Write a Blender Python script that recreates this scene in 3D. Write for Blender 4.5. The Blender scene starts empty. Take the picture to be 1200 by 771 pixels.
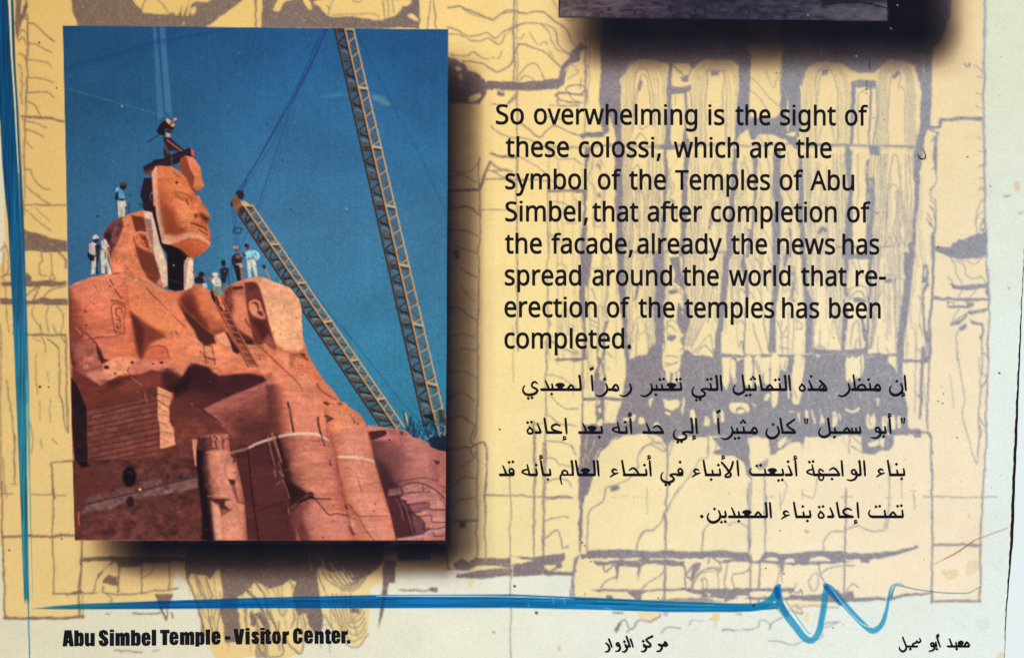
import bpy, math
import numpy as np
from mathutils.geometry import tessellate_polygon
from mathutils import Vector

# ------------------------------------------------------------------ camera, sky, sun, exposure
S = 0.001                                   # one millimetre per unit of the layout used below
def place(px, py):                          # layout (x right, y down) -> metres on the upright panel
    return ((px - 600.0) * S, (385.5 - py) * S)

scene = bpy.context.scene
cam_data = bpy.data.cameras.new('camera')
cam_data.lens = 50.0
cam_data.sensor_width = 36.0
cam_data.clip_start = 0.01
cam_data.clip_end = 100.0
camera = bpy.data.objects.new('camera', cam_data)
camera.location = (0.0, -1.2 * 50.0 / 36.0, 0.0)
camera.rotation_euler = (math.radians(90), 0, 0)
scene.collection.objects.link(camera)
scene.camera = camera

SUN_ELEV, SUN_AZ = math.radians(48), math.radians(28)     # high, in front of the panel and a little to the left
world = bpy.data.worlds.new('World')
scene.world = world
world.use_nodes = True
wn = world.node_tree
sky = wn.nodes.new('ShaderNodeTexSky')
sky.sky_type = 'NISHITA'
sky.sun_disc = False
sky.sun_elevation = SUN_ELEV
sky.sun_rotation = math.radians(180) + SUN_AZ
wn.links.new(sky.outputs['Color'], wn.nodes['Background'].inputs['Color'])
wn.nodes['Background'].inputs['Strength'].default_value = 0.08
sun_data = bpy.data.lights.new('sun', 'SUN')
sun_data.energy = 4.75
sun_data.angle = math.radians(0.5)
sun_data.color = (1.0, 0.962, 0.905)
sun = bpy.data.objects.new('sun', sun_data)
d = Vector((-math.sin(SUN_AZ) * math.cos(SUN_ELEV), -math.cos(SUN_AZ) * math.cos(SUN_ELEV), math.sin(SUN_ELEV)))
sun.rotation_euler = d.to_track_quat('Z', 'Y').to_euler()
sun.location = d * 5
scene.collection.objects.link(sun)
scene.view_settings.view_transform = 'Standard'
scene.view_settings.look = 'None'
scene.view_settings.exposure = 0.0
scene.view_settings.gamma = 1.0
scene.cycles.max_bounces = 4
scene.cycles.diffuse_bounces = 2
# ------------------------------------------------------------------ the print: inks laid on a fine grid of points
X0, Y0, GW, GH = -60, -60, 1290, 892
YY, XX = np.mgrid[Y0:Y0 + GH, X0:X0 + GW].astype(np.float32)
img = np.zeros((GH, GW, 3), np.float32)     # colour of the ink at each grid point (display values)
lab = np.zeros((GH, GW), np.int16)          # which part of the print each grid point belongs to
PARTS = ['background_print']
def pid(name):
    if name not in PARTS: PARTS.append(name)
    return PARTS.index(name)

rng = np.random.default_rng(7)
def vnoise(sx, sy, seed, octaves=3):
    out = np.zeros((GH, GW), np.float32); amp = 1.0; tot = 0
    for o in range(octaves):
        r = np.random.default_rng(seed * 31 + o)
        fx, fy = max(sx / 2 ** o, 1.0), max(sy / 2 ** o, 1.0)
        gw, gh = int(GW / fx) + 3, int(GH / fy) + 3
        g = r.standard_normal((gh, gw)).astype(np.float32)
        u = (XX - X0) / fx; v = (YY - Y0) / fy
        iu = u.astype(int); iv = v.astype(int); fu = u - iu; fv = v - iv
        fu = fu * fu * (3 - 2 * fu); fv = fv * fv * (3 - 2 * fv)
        out += amp * ((g[iv, iu] * (1 - fu) + g[iv, iu + 1] * fu) * (1 - fv) + (g[iv + 1, iu] * (1 - fu) + g[iv + 1, iu + 1] * fu) * fv)
        tot += amp * amp; amp *= 0.6
    return out / math.sqrt(tot)

class Frame:                                # a local drawing frame: origin and scale
    def __init__(self, ox, oy, k): self.ox, self.oy, self.k = ox, oy, k
    def pts(self, s):
        if isinstance(s, str):
            s = [tuple(float(v) for v in p.split(',')) for p in s.split()]
        a = np.array(s, np.float32)
        a[:, 0] = a[:, 0] / self.k + self.ox; a[:, 1] = a[:, 1] / self.k + self.oy
        return a
PX = Frame(0, 0, 1)
def F3(ox, oy): return Frame(ox, oy, 3.8533)
def F6(ox, oy): return Frame(ox, oy, 6.3158)
def F7(ox, oy): return Frame(ox, oy, 7.7067)

def spline(P, closed=False, n=6):
    m = len(P)
    if m < 3: return P
    out = []
    rngi = range(m) if closed else range(m - 1)
    for i in rngi:
        if closed: a, b, c, e = P[i - 1], P[i], P[(i + 1) % m], P[(i + 2) % m]
        else: a, b, c, e = P[max(i - 1, 0)], P[i], P[i + 1], P[min(i + 2, m - 1)]
        for j in range(n):
            t = j / n
            out.append(0.5 * ((2 * b) + (c - a) * t + (2 * a - 5 * b + 4 * c - e) * t * t + (3 * b - a - 3 * c + e) * t ** 3))
    if not closed: out.append(P[-1])
    return np.array(out, np.float32)

def _win(P, pad):
    x0 = max(int(P[:, 0].min() - pad) - X0, 0); x1 = min(int(P[:, 0].max() + pad) + 2 - X0, GW)
    y0 = max(int(P[:, 1].min() - pad) - Y0, 0); y1 = min(int(P[:, 1].max() + pad) + 2 - Y0, GH)
    if x1 <= x0 or y1 <= y0: return None
    return slice(y0, y1), slice(x0, x1)

def cov_poly(P, soft):
    w = _win(P, soft + 1)
    if w is None: return None, None
    ys, xs = w
    x = XX[ys, xs]; y = YY[ys, xs]
    inside = np.zeros(x.shape, bool)
    dist = np.full(x.shape, soft + 1.0, np.float32)
    oy, ox = ys.start + Y0, xs.start + X0
    for i in range(len(P)):
        (ax, ay), (bx, by) = P[i - 1], P[i]
        if ay != by:
            lo, hi = (ay, by) if ay < by else (by, ay)
            r0 = max(int(math.ceil(lo - oy)), 0); r1 = min(int(math.ceil(hi - oy)), x.shape[0])
            if r1 > r0:
                yy = y[r0:r1, :1]
                xc = ax + (yy - ay) * (bx - ax) / (by - ay)
                inside[r0:r1] ^= x[r0:r1] < xc
        pad = soft + 1
        c0 = max(int(min(ax, bx) - pad - ox), 0); c1 = min(int(max(ax, bx) + pad - ox) + 2, x.shape[1])
        q0 = max(int(min(ay, by) - pad - oy), 0); q1 = min(int(max(ay, by) + pad - oy) + 2, x.shape[0])
        if c1 <= c0 or q1 <= q0: continue
        sx = x[q0:q1, c0:c1]; sy = y[q0:q1, c0:c1]
        dx, dy = bx - ax, by - ay; L = dx * dx + dy * dy + 1e-9
        t = np.clip(((sx - ax) * dx + (sy - ay) * dy) / L, 0, 1)
        dd = np.sqrt((sx - ax - t * dx) ** 2 + (sy - ay - t * dy) ** 2)
        np.minimum(dist[q0:q1, c0:c1], dd, out=dist[q0:q1, c0:c1])
    sd = np.where(inside, dist, -dist)
    a = np.clip(0.5 + sd / (2 * soft), 0, 1)
    return w, a * a * (3 - 2 * a)

def cov_line(P, widths, aa=1.0):
    W = np.interp(np.linspace(0, 1, len(P)), np.linspace(0, 1, len(widths)), widths).astype(np.float32)
    pad = W.max() / 2 + aa + 1
    w = _win(P, pad)
    if w is None: return None, None
    ys, xs = w
    x = XX[ys, xs]; y = YY[ys, xs]
    best = np.full(x.shape, -9.0, np.float32)
    oy, ox = ys.start + Y0, xs.start + X0
    for i in range(len(P) - 1):
        (ax, ay), (bx, by) = P[i], P[i + 1]
        c0 = max(int(min(ax, bx) - pad - ox), 0); c1 = min(int(max(ax, bx) + pad - ox) + 2, x.shape[1])
        q0 = max(int(min(ay, by) - pad - oy), 0); q1 = min(int(max(ay, by) + pad - oy) + 2, x.shape[0])
        if c1 <= c0 or q1 <= q0: continue
        sx = x[q0:q1, c0:c1]; sy = y[q0:q1, c0:c1]
        dx, dy = bx - ax, by - ay; L = dx * dx + dy * dy + 1e-9
        t = np.clip(((sx - ax) * dx + (sy - ay) * dy) / L, 0, 1)
        dd = np.sqrt((sx - ax - t * dx) ** 2 + (sy - ay - t * dy) ** 2)
        r = (W[i] * (1 - t) + W[i + 1] * t) / 2
        np.maximum(best[q0:q1, c0:c1], r - dd, out=best[q0:q1, c0:c1])
    k = np.minimum(1.0, W.mean())           # hairlines thinner than a grid step are laid fainter, not wider
    a = np.clip(best / aa + 0.5, 0, 1)
    if W.max() < 1: a = np.clip((best + 0.5 - W.max() / 2 + 0.0) / aa + 0.5, 0, 1) * k
    return w, a

def lay(w, a, col, op=1.0, part=None, mode='n', thr=0.5):
    if w is None: return
    a3 = (a * op)[..., None]
    c = np.array(col, np.float32) / 255.0
    reg = img[w]
    if mode == 'm': reg[...] = reg * (1 - a3 + a3 * c)
    else: reg[...] = reg * (1 - a3) + a3 * c
    if part is not None:
        lab[w][a > thr] = pid(part)

def fill(T, s, col, soft=0.6, op=1.0, part=None, mode='n', smooth=False, tex=0, ts=(9, 6), seed=1):
    P = T.pts(s)
    if smooth: P = spline(P, True)
    w, a = cov_poly(P, soft)
    lay(w, a, col, op, part, mode)
    if tex and w is not None:
        n = noise_cache(ts, seed)[w]
        img[w] *= (1 + (tex * n * a)[..., None])
    return w, a

_nc = {}
def noise_cache(ts, seed):
    k = (ts, seed)
    if k not in _nc: _nc[k] = vnoise(ts[0], ts[1], seed)
    return _nc[k]

def line(T, s, width, col, op=1.0, part=None, smooth=True, mode='n', aa=1.0):
    P = T.pts(s)
    if smooth: P = spline(P)
    ws = [width] if not isinstance(width, (list, tuple)) else list(width)
    if len(ws) == 1: ws = ws * 2
    w, a = cov_line(P, ws, aa)
    lay(w, a, col, op, part, mode)

def dot(T, x, y, r, col, op=1.0, part=None, soft=0.6, ry=None):
    ang = np.linspace(0, 2 * math.pi, 14, endpoint=False)
    ry = r if ry is None else ry
    fill(T, [(x + r * math.cos(t), y + ry * math.sin(t)) for t in ang], col, soft, op, part)

INK = np.zeros((GH, GW), np.float32)        # the grey-violet drawing of the temple front
def ink(T, s, soft=0.55, v=1.0, smooth=False):
    P = T.pts(s)
    if smooth: P = spline(P, True)
    w, a = cov_poly(P, soft)
    if w is not None: INK[w] = np.maximum(INK[w], a * v)
def gap(T, s, soft=0.6, v=1.0, smooth=True):
    P = T.pts(s)
    if smooth: P = spline(P, True)
    w, a = cov_poly(P, soft)
    if w is not None: INK[w] *= 1 - a * v
def inkl(T, s, width=1.2, v=0.9, smooth=True):
    P = T.pts(s)
    if smooth: P = spline(P)
    ws = [width] * 2 if not isinstance(width, (list, tuple)) else list(width)
    w, a = cov_line(P, ws)
    if w is not None: INK[w] = np.maximum(INK[w], a * v)
def gapl(T, s, width=1.0, v=0.9):
    P = spline(T.pts(s))
    ws = [width] * 2 if not isinstance(width, (list, tuple)) else list(width)
    w, a = cov_line(P, ws)
    if w is not None: INK[w] *= 1 - a * v
def ramp(v, pts):                           # piecewise colour ramp
    xs = [p[0] for p in pts]
    return np.stack([np.interp(v, xs, [p[1][i] for p in pts]) for i in range(3)], -1) / 255.0
# ------------------------------------------------------------------ paper, temple drawing, printed shadows, blue strokes
def paint_paper():
    # bare print: cream margin, ochre field
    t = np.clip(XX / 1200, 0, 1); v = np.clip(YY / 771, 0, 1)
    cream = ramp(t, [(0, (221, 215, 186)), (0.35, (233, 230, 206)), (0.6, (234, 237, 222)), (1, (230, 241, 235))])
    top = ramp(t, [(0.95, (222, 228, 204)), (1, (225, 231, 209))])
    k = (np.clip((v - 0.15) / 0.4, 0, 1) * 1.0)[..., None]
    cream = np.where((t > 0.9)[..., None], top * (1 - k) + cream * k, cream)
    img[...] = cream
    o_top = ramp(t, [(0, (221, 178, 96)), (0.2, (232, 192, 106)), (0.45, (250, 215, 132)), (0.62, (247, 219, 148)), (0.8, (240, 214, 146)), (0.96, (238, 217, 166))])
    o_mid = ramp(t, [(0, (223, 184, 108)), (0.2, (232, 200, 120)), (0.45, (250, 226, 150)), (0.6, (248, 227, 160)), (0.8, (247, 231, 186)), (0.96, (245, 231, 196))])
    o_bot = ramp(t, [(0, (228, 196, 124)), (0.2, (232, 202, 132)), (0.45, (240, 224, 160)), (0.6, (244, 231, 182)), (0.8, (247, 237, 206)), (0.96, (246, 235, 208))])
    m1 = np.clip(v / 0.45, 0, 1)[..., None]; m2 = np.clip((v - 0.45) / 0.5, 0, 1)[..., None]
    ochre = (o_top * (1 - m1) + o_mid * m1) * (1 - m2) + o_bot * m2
    yel = [(-60, -60), (1152, -60), (1153, 130), (1155, 300), (1158, 330), (1160, 380), (1159, 440), (1154, 571), (1150, 706), (1092, 706), (1090, 697),
           (1000, 703), (985, 705), (960, 712), (674, 702), (674, 672), (640, 673), (600, 676), (560, 669), (523, 667), (462, 670), (434, 690), (432, 735),
           (426, 755), (415, 757), (392, 742), (377, 724), (362, 742), (352, 765), (335, 771), (300, 768), (255, 775), (246, 760), (238, 735), (230, 705), (218, 682),
           (206, 668), (200, 708), (97, 709), (97, 725), (4, 725), (2, 640), (-60, 640)]
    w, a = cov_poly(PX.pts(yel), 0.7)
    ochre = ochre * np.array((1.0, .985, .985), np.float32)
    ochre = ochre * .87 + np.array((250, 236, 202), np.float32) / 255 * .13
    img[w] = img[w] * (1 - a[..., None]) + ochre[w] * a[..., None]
    fill(PX, [(-60, 120), (1, 160), (5, 220), (6, 280), (3, 310), (-60, 310)], (221, 212, 180), 1.5)
    # stray ochre patches printed below the strokes
    for s in ['500,615 660,620 655,645 590,690 530,670 500,660', '1045,625 1090,620 1095,670 1070,660']:
        fill(F6(670, 620), s, (240, 222, 178), 1.2, smooth=True)
    for s in ['385,570 530,550 600,545 720,550 840,570 700,570 560,575 580,620 540,630 500,600 420,640 390,610']:
        fill(F6(850, 620), s, (242, 224, 186), 1.2, smooth=True)
    fill(F6(850, 620), '590,620 620,615 610,690 585,660', (243, 226, 180), 1.5, smooth=True)

def paint_drawing():
    D = F6(525, 0)
    for s, w in [('0,65 65,50 130,65 230,110 325,152 380,110 450,75 500,85 580,102 700,95 790,160 870,220 920,310 950,345', 1.7),
                 ('100,62 180,105 235,130 300,138', .9), ('400,105 470,90', 1), ('0,205 60,225 140,270 220,270 290,245 350,285 400,240 480,205 560,175 690,178 780,210 805,260 815,330 900,405', 1.25),
                 ('10,262 90,268 180,312 250,305 300,283 380,325 430,255 470,225 520,195', 1.15), ('690,180 745,240 790,350 890,405', .9), ('605,240 650,310 690,335 702,310 728,310 730,332', .95),
                 ('490,280 545,290 565,260', .8), ('20,400 130,415 190,392 270,440 300,440', 1), ('320,438 370,440 400,385', .9), ('110,450 240,465 345,535 420,515 475,455 515,340 560,330 620,355 700,380 770,440 830,500', 1.6),
                 ('510,590 560,510 630,475 680,530 715,600', 1.1), ('530,590 570,560 610,575 640,600', .9), ('745,380 785,430', .8), ('850,495 890,480 950,495', .8), ('940,515 960,540 900,590', .9),
                 ('880,660 920,635 980,630 1018,655 990,690 930,700 880,670', 1.7), ('800,710 840,690 1000,700', 2.4), ('805,705 830,740 900,755 990,757', 1.8), ('900,690 920,730 1000,760', 1.2), ('990,585 975,655', 1.2),
                 ('440,771 495,705 505,690', 1.5), ('770,0 815,75', .7), ('1030,350 1020,660', 1.3), ('1052,200 1040,771', .8), ('1018,640 1030,700 1015,771', 2.4), ('860,140 900,160 950,140', 1)]:
        inkl(D, s, w)
    ink(D, '0,415 60,430 120,470 150,520 210,540 280,605 480,600 710,605 825,590 835,500 900,430 900,400 960,340 980,310 1000,335 1028,350 980,380 975,450 900,480 880,545 865,630 820,665 520,672 300,660 280,700 230,771 -6,771')
    for s in ['60,490 90,495 98,525 70,525', '85,550 105,560 105,600', '285,665 320,665 320,690 290,690', '160,720 230,690 240,720 170,760']: gap(D, s, .8)
    ink(D, '368,675 392,675 392,688 405,688 405,675 417,675 415,710 372,710')
    for s in ['872,540 885,505', '900,545 925,500', '870,520 890,490']: gapl(D, s, 1.2)
    for s, w in [('487,-200 487,600', 1.9), ('512,-200 510,600', .9), ('508,640 511,771 510,1000 512,2600', 1.6)]: inkl(D, s, w, smooth=False)
    # column grain of the four colossi: nested contours
    def arches(T, xl, xr, yb, tops, li, ri, n, w=.75, lean=0):
        for q in range(n):
            L, R, tp = xl + li * q * (1 + .12 * math.sin(q * 2.3)), xr - ri * q * (1 + .1 * math.cos(q * 1.7)), tops + 13 * q
            c = (L + R) / 2; j = (q * 37 % 11) - 5
            inkl(T, [(L - 12 + j + lean, yb), (L - 4, yb - 250), (L + j, tp + 150), (L + (c - L) * .35, tp + 35), (c, tp), (R - (R - c) * .35, tp + 35), (R + j, tp + 150), (R + 6, yb - 250), (R + j + lean, yb)], w * (1 if q % 2 else .8), .75)
    D = F6(690, 60)
    arches(D, 262, 578, 700, 70, 15, 20, 5)
    inkl(D, '325,600 335,330 350,180 400,135 440,170 470,300 490,560', 1); inkl(D, '335,480 352,330 375,220 400,180 430,200 440,290 460,450 470,560', 1)
    ink(D, '380,205 397,240 378,290 357,307 360,260'); inkl(D, '330,680 390,600 440,680', 1); inkl(D, '375,545 390,575 440,545', .9)
    ink(D, '82,-60 245,-60 240,200 235,400 245,500 245,771 185,771 195,640 190,580 155,480 145,590 110,612 95,560 85,420 85,200')
    gap(D, '158,490 188,590 192,690 110,690 118,620 150,590', .6); ink(D, '-60,610 105,605 110,640 -60,640')
    ink(D, '585,80 612,90 608,690 640,700 640,730 500,730 560,690 572,640 582,400 575,300')
    ink(D, '600,250 640,262 720,258 757,252 760,285 735,300 715,312 690,305 640,312 600,320')
    ink(D, '685,190 712,195 690,150 650,138 690,165 712,182 740,175 775,110 740,190 735,225 690,222'); inkl(D, '620,110 660,140 705,180 740,180 775,105', 1.3)
    ink(D, '708,310 727,300 725,520 722,600 745,690 745,730 690,730 705,600'); inkl(D, '745,290 757,380 750,600', 1); inkl(D, '640,320 635,400', .8)
    arches(D, 775, 1118, 700, 68, 15, 22, 6)
    inkl(D, '860,700 865,400 878,170 905,140 990,140 1000,160 990,330 1010,560 1020,700', 1.1); ink(D, '895,148 958,142 945,180 905,183')
    ink(D, '1110,-80 1200,-80 1190,560 1115,615 1075,720 1085,560 1112,300'); inkl(D, '-400,712 1500,690', 2.4, .65, smooth=False); inkl(D, '150,700 760,712', 3, .7)
    D = F6(870, 60)
    ink(D, '60,-120 290,-120 290,0 62,0', .6); ink(D, '290,-120 430,-120 425,260 440,500 440,560 400,640 410,740 300,640 280,480 282,250')
    ink(D, '40,560 65,480 200,500 250,490 285,455 420,560 420,640 300,655 245,620 110,605 90,640 60,640')
    gap(D, '330,385 340,385 345,575 330,580', .6); gap(D, '320,620 380,605 400,600 380,640', .6)
    for s in ['60,190 120,240 180,330 275,415', '60,280 130,360 190,450', '175,145 205,220 235,270 280,150', '180,600 210,700', '115,620 170,690 200,771']: inkl(D, s, .9)
    arches(D, 455, 782, 720, 80, 17, 18, 5)
    inkl(D, '545,680 550,400 545,210 590,120 640,125 690,220 705,400 700,680', 1.1); inkl(D, '560,330 578,180 600,140', .9); ink(D, '583,140 640,135 640,160 592,188')
    inkl(D, '565,680 585,560', .8); inkl(D, '655,550 680,680', .8)
    gap(D, '790,145 880,170 1000,172 1000,210 860,212 790,225', .8)
    ink(D, '798,235 870,215 990,220 990,270 960,275 945,700 1010,700 1010,771 940,771 935,660 940,290 925,268 840,268 800,300')
    ink(D, '800,260 832,262 828,480 820,690 770,700 760,771 800,771 800,600'); inkl(D, '860,680 850,380 868,310 930,285', 1); inkl(D, '985,230 998,400 975,680', 2, .8); inkl(D, '1010,250 1000,680', 1)
    D = F3(900, 0)
    for q in range(6):
        inkl(D, [(497 + 9 * q, 680), (497 + 8 * q, 500), (505 + 7 * q, 340), (540 + 5 * q, 285 + 8 * q), (580, 272 + 9 * q), (625 - 4 * q, 290 + 8 * q), (655 - 6 * q, 350), (664 - 7 * q, 520), (668 - 7 * q, 680)], .75, .75)
    inkl(D, '540,660 545,450 558,340 585,318 600,350 592,400 615,415 620,640', 1); ink(D, '558,345 590,318 597,330 575,355')
    ink(D, '664,300 690,300 690,215 745,200 738,420 735,560 705,630 690,771 664,771 668,640 690,560 690,400', .8); gapl(D, '700,230 705,330', 1)
    ink(D, '540,-240 832,-240 832,0 824,70 800,150 780,190 750,212 690,240 540,200')
    inkl(D, '150,655 690,658', 3.2, .85, smooth=False); inkl(D, '975,-230 976,0 979,300 975,480 978,771', 2.1); inkl(D, '985,0 988,170', .8)
    ink(D, '775,533 970,530 970,545 790,547 780,580 725,588 725,568 770,568'); inkl(D, '765,600 752,700 760,771', 3); inkl(D, '730,592 770,605 740,640', 2); inkl(D, '748,620 758,700', 1.2)
    for s in ['935,300 955,305 972,325', '940,345 970,352', '940,415 972,425', '940,480 970,492', '945,545 972,552', '945,625 975,632', '950,685 975,690', '950,750 975,745']: inkl(D, s, 1)
    ink(D, '885,292 892,292 893,302 905,300 905,290 917,290 915,305 890,308')
    D = Frame(575, 115, 5)
    for q, wd in [('0,165 40,200 90,228 150,235', 1.2), ('180,150 240,195 290,226 340,180 380,163 440,190 500,215 545,226', 1.5), ('545,230 580,215 660,212 690,190', 3.2), ('150,225 250,252 350,320 400,358 470,350 540,390', 1.1), ('160,340 250,395 340,450', .9), ('0,325 60,342 150,345', 2.6), ('0,370 50,410 130,432', 1.1), ('0,430 40,445 90,470 180,482 330,482', 1.3), ('0,475 120,478 200,490', 1.2), ('340,545 470,548 560,540', 3), ('335,480 335,760 331,1500', 1.2), ('340,470 380,500', .9), ('370,605 440,620 490,650', 1), ('0,657 140,657', .9), ('0,40 90,40 145,0', 1.3), ('340,45 520,50', .9), ('335,120 420,125', .8), ('390,0 410,45 520,40', 1.5), ('340,790 360,810', 1), ('390,970 440,985', .8), ('340,1190 430,1200', .9), ('460,1340 495,1360', .8), ('350,1420 430,1470 515,1500', 1.3), ('345,1330 345,1300', 1), ('440,730 500,735', .8)]: inkl(D, q, wd)
    inkl(F3(600, 190), '545,405 985,405', 2.4, .85, smooth=False); inkl(F3(600, 0), '330,170 330,620', 1.2); ink(F3(600, 0), '330,600 410,600 405,620 335,622')
    # dark head band of the four figures, behind the upper picture
    D = F6(690, 60)
    ink(D, '90,-380 1195,-380 1195,80 1110,110 1060,70 960,60 880,60 810,95 770,140 740,90 640,92 610,100 540,95 470,62 380,62 310,95 265,170 245,200 90,100', 1.2, .9)
    D = F6(870, 60)
    ink(D, '285,-380 1320,-380 1320,120 1190,70 1100,60 1010,130 980,160 870,165 790,140 740,100 640,78 540,90 480,130 440,260 290,260', 1.2, .9)
    for T_, q in [(F6(690, 60), '330,20 350,-60 370,-70 345,10'), (F6(870, 60), '565,-30 590,-30 588,20 570,10'), (F6(870, 60), '500,-40 520,-40 520,15 505,5'), (F6(690, 60), '960,-40 975,-40 970,20'), (F6(690, 60), '185,-90 240,-120 260,-60 220,-40')]: gap(T_, q, 1, .5)
    gap(F6(870, 60), '62,-50 288,-50 285,20 62,20', 2, .8)
    # the long dark joints between the figures, going down the page
    D = F6(670, 180)
    ink(D, '100,-40 138,-40 135,20 108,290 112,420 100,600 105,771 62,771 68,560 92,400 80,290 105,270')
    ink(D, '318,-60 385,-60 380,300 372,500 385,771 330,771 322,400'); ink(D, '690,-30 708,-30 712,250 692,500 686,771 658,771 665,560 682,330')
    ink(D, '838,-30 872,-30 858,200 850,400 840,771 800,771 812,400'); ink(D, '0,258 105,262 105,284 0,286'); inkl(D, '0,660 -120,660', .8)
    for q in range(0, 7, 2): inkl(D, [(395 + 9 * q, -20), (392 + 8 * q, 250), (385 + 10 * q, 500), (392 + 10 * q, 771)], .9, .9)
    for q in range(0, 8, 2): inkl(D, [(570 + 15 * q, 0), (575 + 13 * q, 200), (560 + 15 * q, 500), (555 + 13 * q, 771)], .9, .9)
    for q in range(0, 6, 2): inkl(D, [(880 + 13 * q, 0), (885 + 12 * q, 300), (870 + 13 * q, 771)], .9, .9)
    for s in ['455,120 480,95 500,100 520,200', '440,771 455,500 475,320 500,280 530,320 545,771', '420,700 440,420 452,330', '1000,330 1030,120 1060,60 1100,80 1120,300', '720,120 740,300 730,440', '150,20 160,100 130,200 175,280 170,520', '240,90 215,50 195,60 180,100', '235,220 230,380 250,560', '165,460 160,540 215,540 220,480', '1045,430 1075,380', '230,580 255,610 250,650', '765,60 800,20', '0,30 80,80']: inkl(D, s, .95, .8)
    for s in ['190,90 205,70 215,100 205,120', '185,290 205,280 215,310 200,330', '740,330 765,350 770,380 750,370', '760,400 775,400 775,520 765,450', '1020,460 1045,500 1030,560 1005,560']: ink(D, s, .7, .9)
    D = F6(850, 180)
    ink(D, '62,-40 92,-40 90,50 70,400 45,771 -5,771 30,400'); ink(D, '200,0 237,40 228,250 218,400 200,640 165,771 150,771 150,680 190,560 208,300')
    ink(D, '355,-20 412,-20 405,300 425,350 410,500 400,771 345,771 350,500 368,380 350,300'); ink(D, '543,20 572,20 580,250 592,771 555,771 540,400')
    ink(D, '890,-20 942,-20 935,350 938,560 942,771 860,771 885,600 885,450 908,300'); ink(D, '1042,60 1066,40 1064,180 1112,180 1086,600 1080,771 1035,771 1040,400', .6, .95)
    for s in ['1050,100 1058,150', '1075,200 1070,260', '1060,430 1055,510', '1065,300 1060,340']: gapl(D, s, 1.1)
    for q in range(0, 6, 2): inkl(D, [(590 + 10 * q, 0), (600 + 8 * q, 300), (610 + 9 * q, 771)], .9, .9)
    for q in range(0, 7, 2): inkl(D, [(800 + 13 * q, 0), (812 + 12 * q, 350), (815 + 12 * q, 771)], .9, .9)
    for q in range(0, 9, 2): inkl(D, [(1075 + 13 * q, 0), (1085 + 11 * q, 300), (1080 + 10 * q, 600), (1075 + 8 * q, 771)], .9, .9)
    for s in ['110,80 150,70 160,110 190,200', '100,330 140,280 155,240', '140,390 160,370 180,390', '240,20 270,200 240,380 280,560 330,650 350,771', '310,30 330,150 350,330', '460,0 480,100 500,150', '430,200 470,320 500,380', '690,60 690,110 650,240', '690,440 690,400 720,370 760,385', '980,0 985,150 970,400', '1150,300 1180,100 1195,60', '440,720 415,690 430,771', '440,600 470,540 470,520']: inkl(D, s, .95, .8)
    ink(D, '470,540 485,560 490,680 490,771 475,771 480,660 468,600'); ink(D, '685,580 700,548 735,545 755,575 735,585 720,570 700,598'); inkl(D, '685,620 695,560 725,540 765,600', .9)
    ink(D, '160,545 200,560 190,640 160,620 175,590'); inkl(D, '150,600 145,545 165,530', 1.2); inkl(D, '150,436 1140,440', 1.3, .45, smooth=False); inkl(D, '820,690 1250,690', 2.4, .8, smooth=False)
    ink(D, '1075,425 1130,430 1130,445 1075,442')
    D = F6(670, 300)
    ink(D, '65,-20 110,-20 100,300 105,320 70,320 55,320 72,100'); ink(D, '108,-20 150,-20 128,200 118,240 105,220'); ink(D, '60,310 108,310 95,480 110,771 80,771 85,520 55,420')
    ink(D, '335,-20 390,-20 395,150 400,330 408,520 430,771 400,771 385,560 355,330 345,150'); ink(D, '605,-20 690,-20 690,300 680,500 690,650 680,771 540,771 580,680 622,640 605,430 620,250')
    ink(D, '725,10 800,10 812,130 842,180 830,260 780,210 755,190 770,120 745,60'); ink(D, '825,-20 840,-20 835,250 872,400 870,480 850,560 832,640 820,771 800,771 805,560 778,480 782,340 822,400 820,200')
    ink(D, '1118,-20 1172,-20 1160,200 1130,450 1108,640 1112,771 1055,771 1072,560 1100,330 1110,150'); ink(D, '715,255 760,240 785,270 740,285 720,280'); ink(D, '705,590 765,585 770,610 740,630 705,620')
    for q in range(0, 4, 2): inkl(D, [(430 + 25 * q, 740), (445 + 18 * q, 560 - 10 * q), (485, 465 + 55 * q), (520, 465 + 55 * q), (560 - 8 * q, 560), (610 - 18 * q, 700)], .9, .8)
    for q in range(0, 6, 2): inkl(D, [(400 + 10 * q, 0), (405 + 11 * q, 250), (412 + 9 * q, 520), (425 + 4 * q, 700)], .9, .9)
    for q in range(0, 7, 2): inkl(D, [(540 + 12 * q, 0), (545 + 11 * q, 300), (560 + 10 * q, 560), (575 + 8 * q, 690)], .9, .9)
    for q in range(0, 9, 2): inkl(D, [(850 + 16 * q, 0), (855 + 14 * q, 250), (850 + 12 * q, 500), (832 + 6 * q, 660)], .9, .9)
    for s in ['700,500 740,470 775,500', '695,530 730,520 780,560', '710,480 700,560 770,600', '890,720 960,650 1020,580 1040,640 1050,740', '920,720 990,660 1050,740', '880,690 960,520 1000,420', '150,0 140,90 190,90', '240,0 225,90 270,200 260,400 275,480', '205,420 205,370 235,370 235,450', '130,370 160,390 185,430', '120,440 150,480 190,500', '120,500 160,520 185,540', '265,715 300,755', '0,680 50,715', '740,210 800,270 815,330', '745,250 780,250', '1050,190 1030,300 1045,330', '150,240 185,320', '70,520 90,560 60,480', '0,510 20,520']: inkl(D, s, 1.1, .85)
    ink(D, '235,540 255,480 275,480 250,560 245,771 225,771'); ink(D, '190,440 200,440 195,771 185,771'); ink(D, '460,340 470,250 490,200 500,210 480,320'); ink(D, '0,760 90,755 90,780 0,785'); ink(D, '1110,725 1200,728 1200,750 1110,752')
    for s in ['670,650 680,640 680,680 668,690', '668,720 680,720 678,760 668,740', '805,580 822,570 825,590 808,600', '800,660 815,650 815,680 800,685', '690,300 700,280 700,330', '810,420 822,410 822,440']: gap(D, s, .6)
    D = F6(850, 300)
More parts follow.
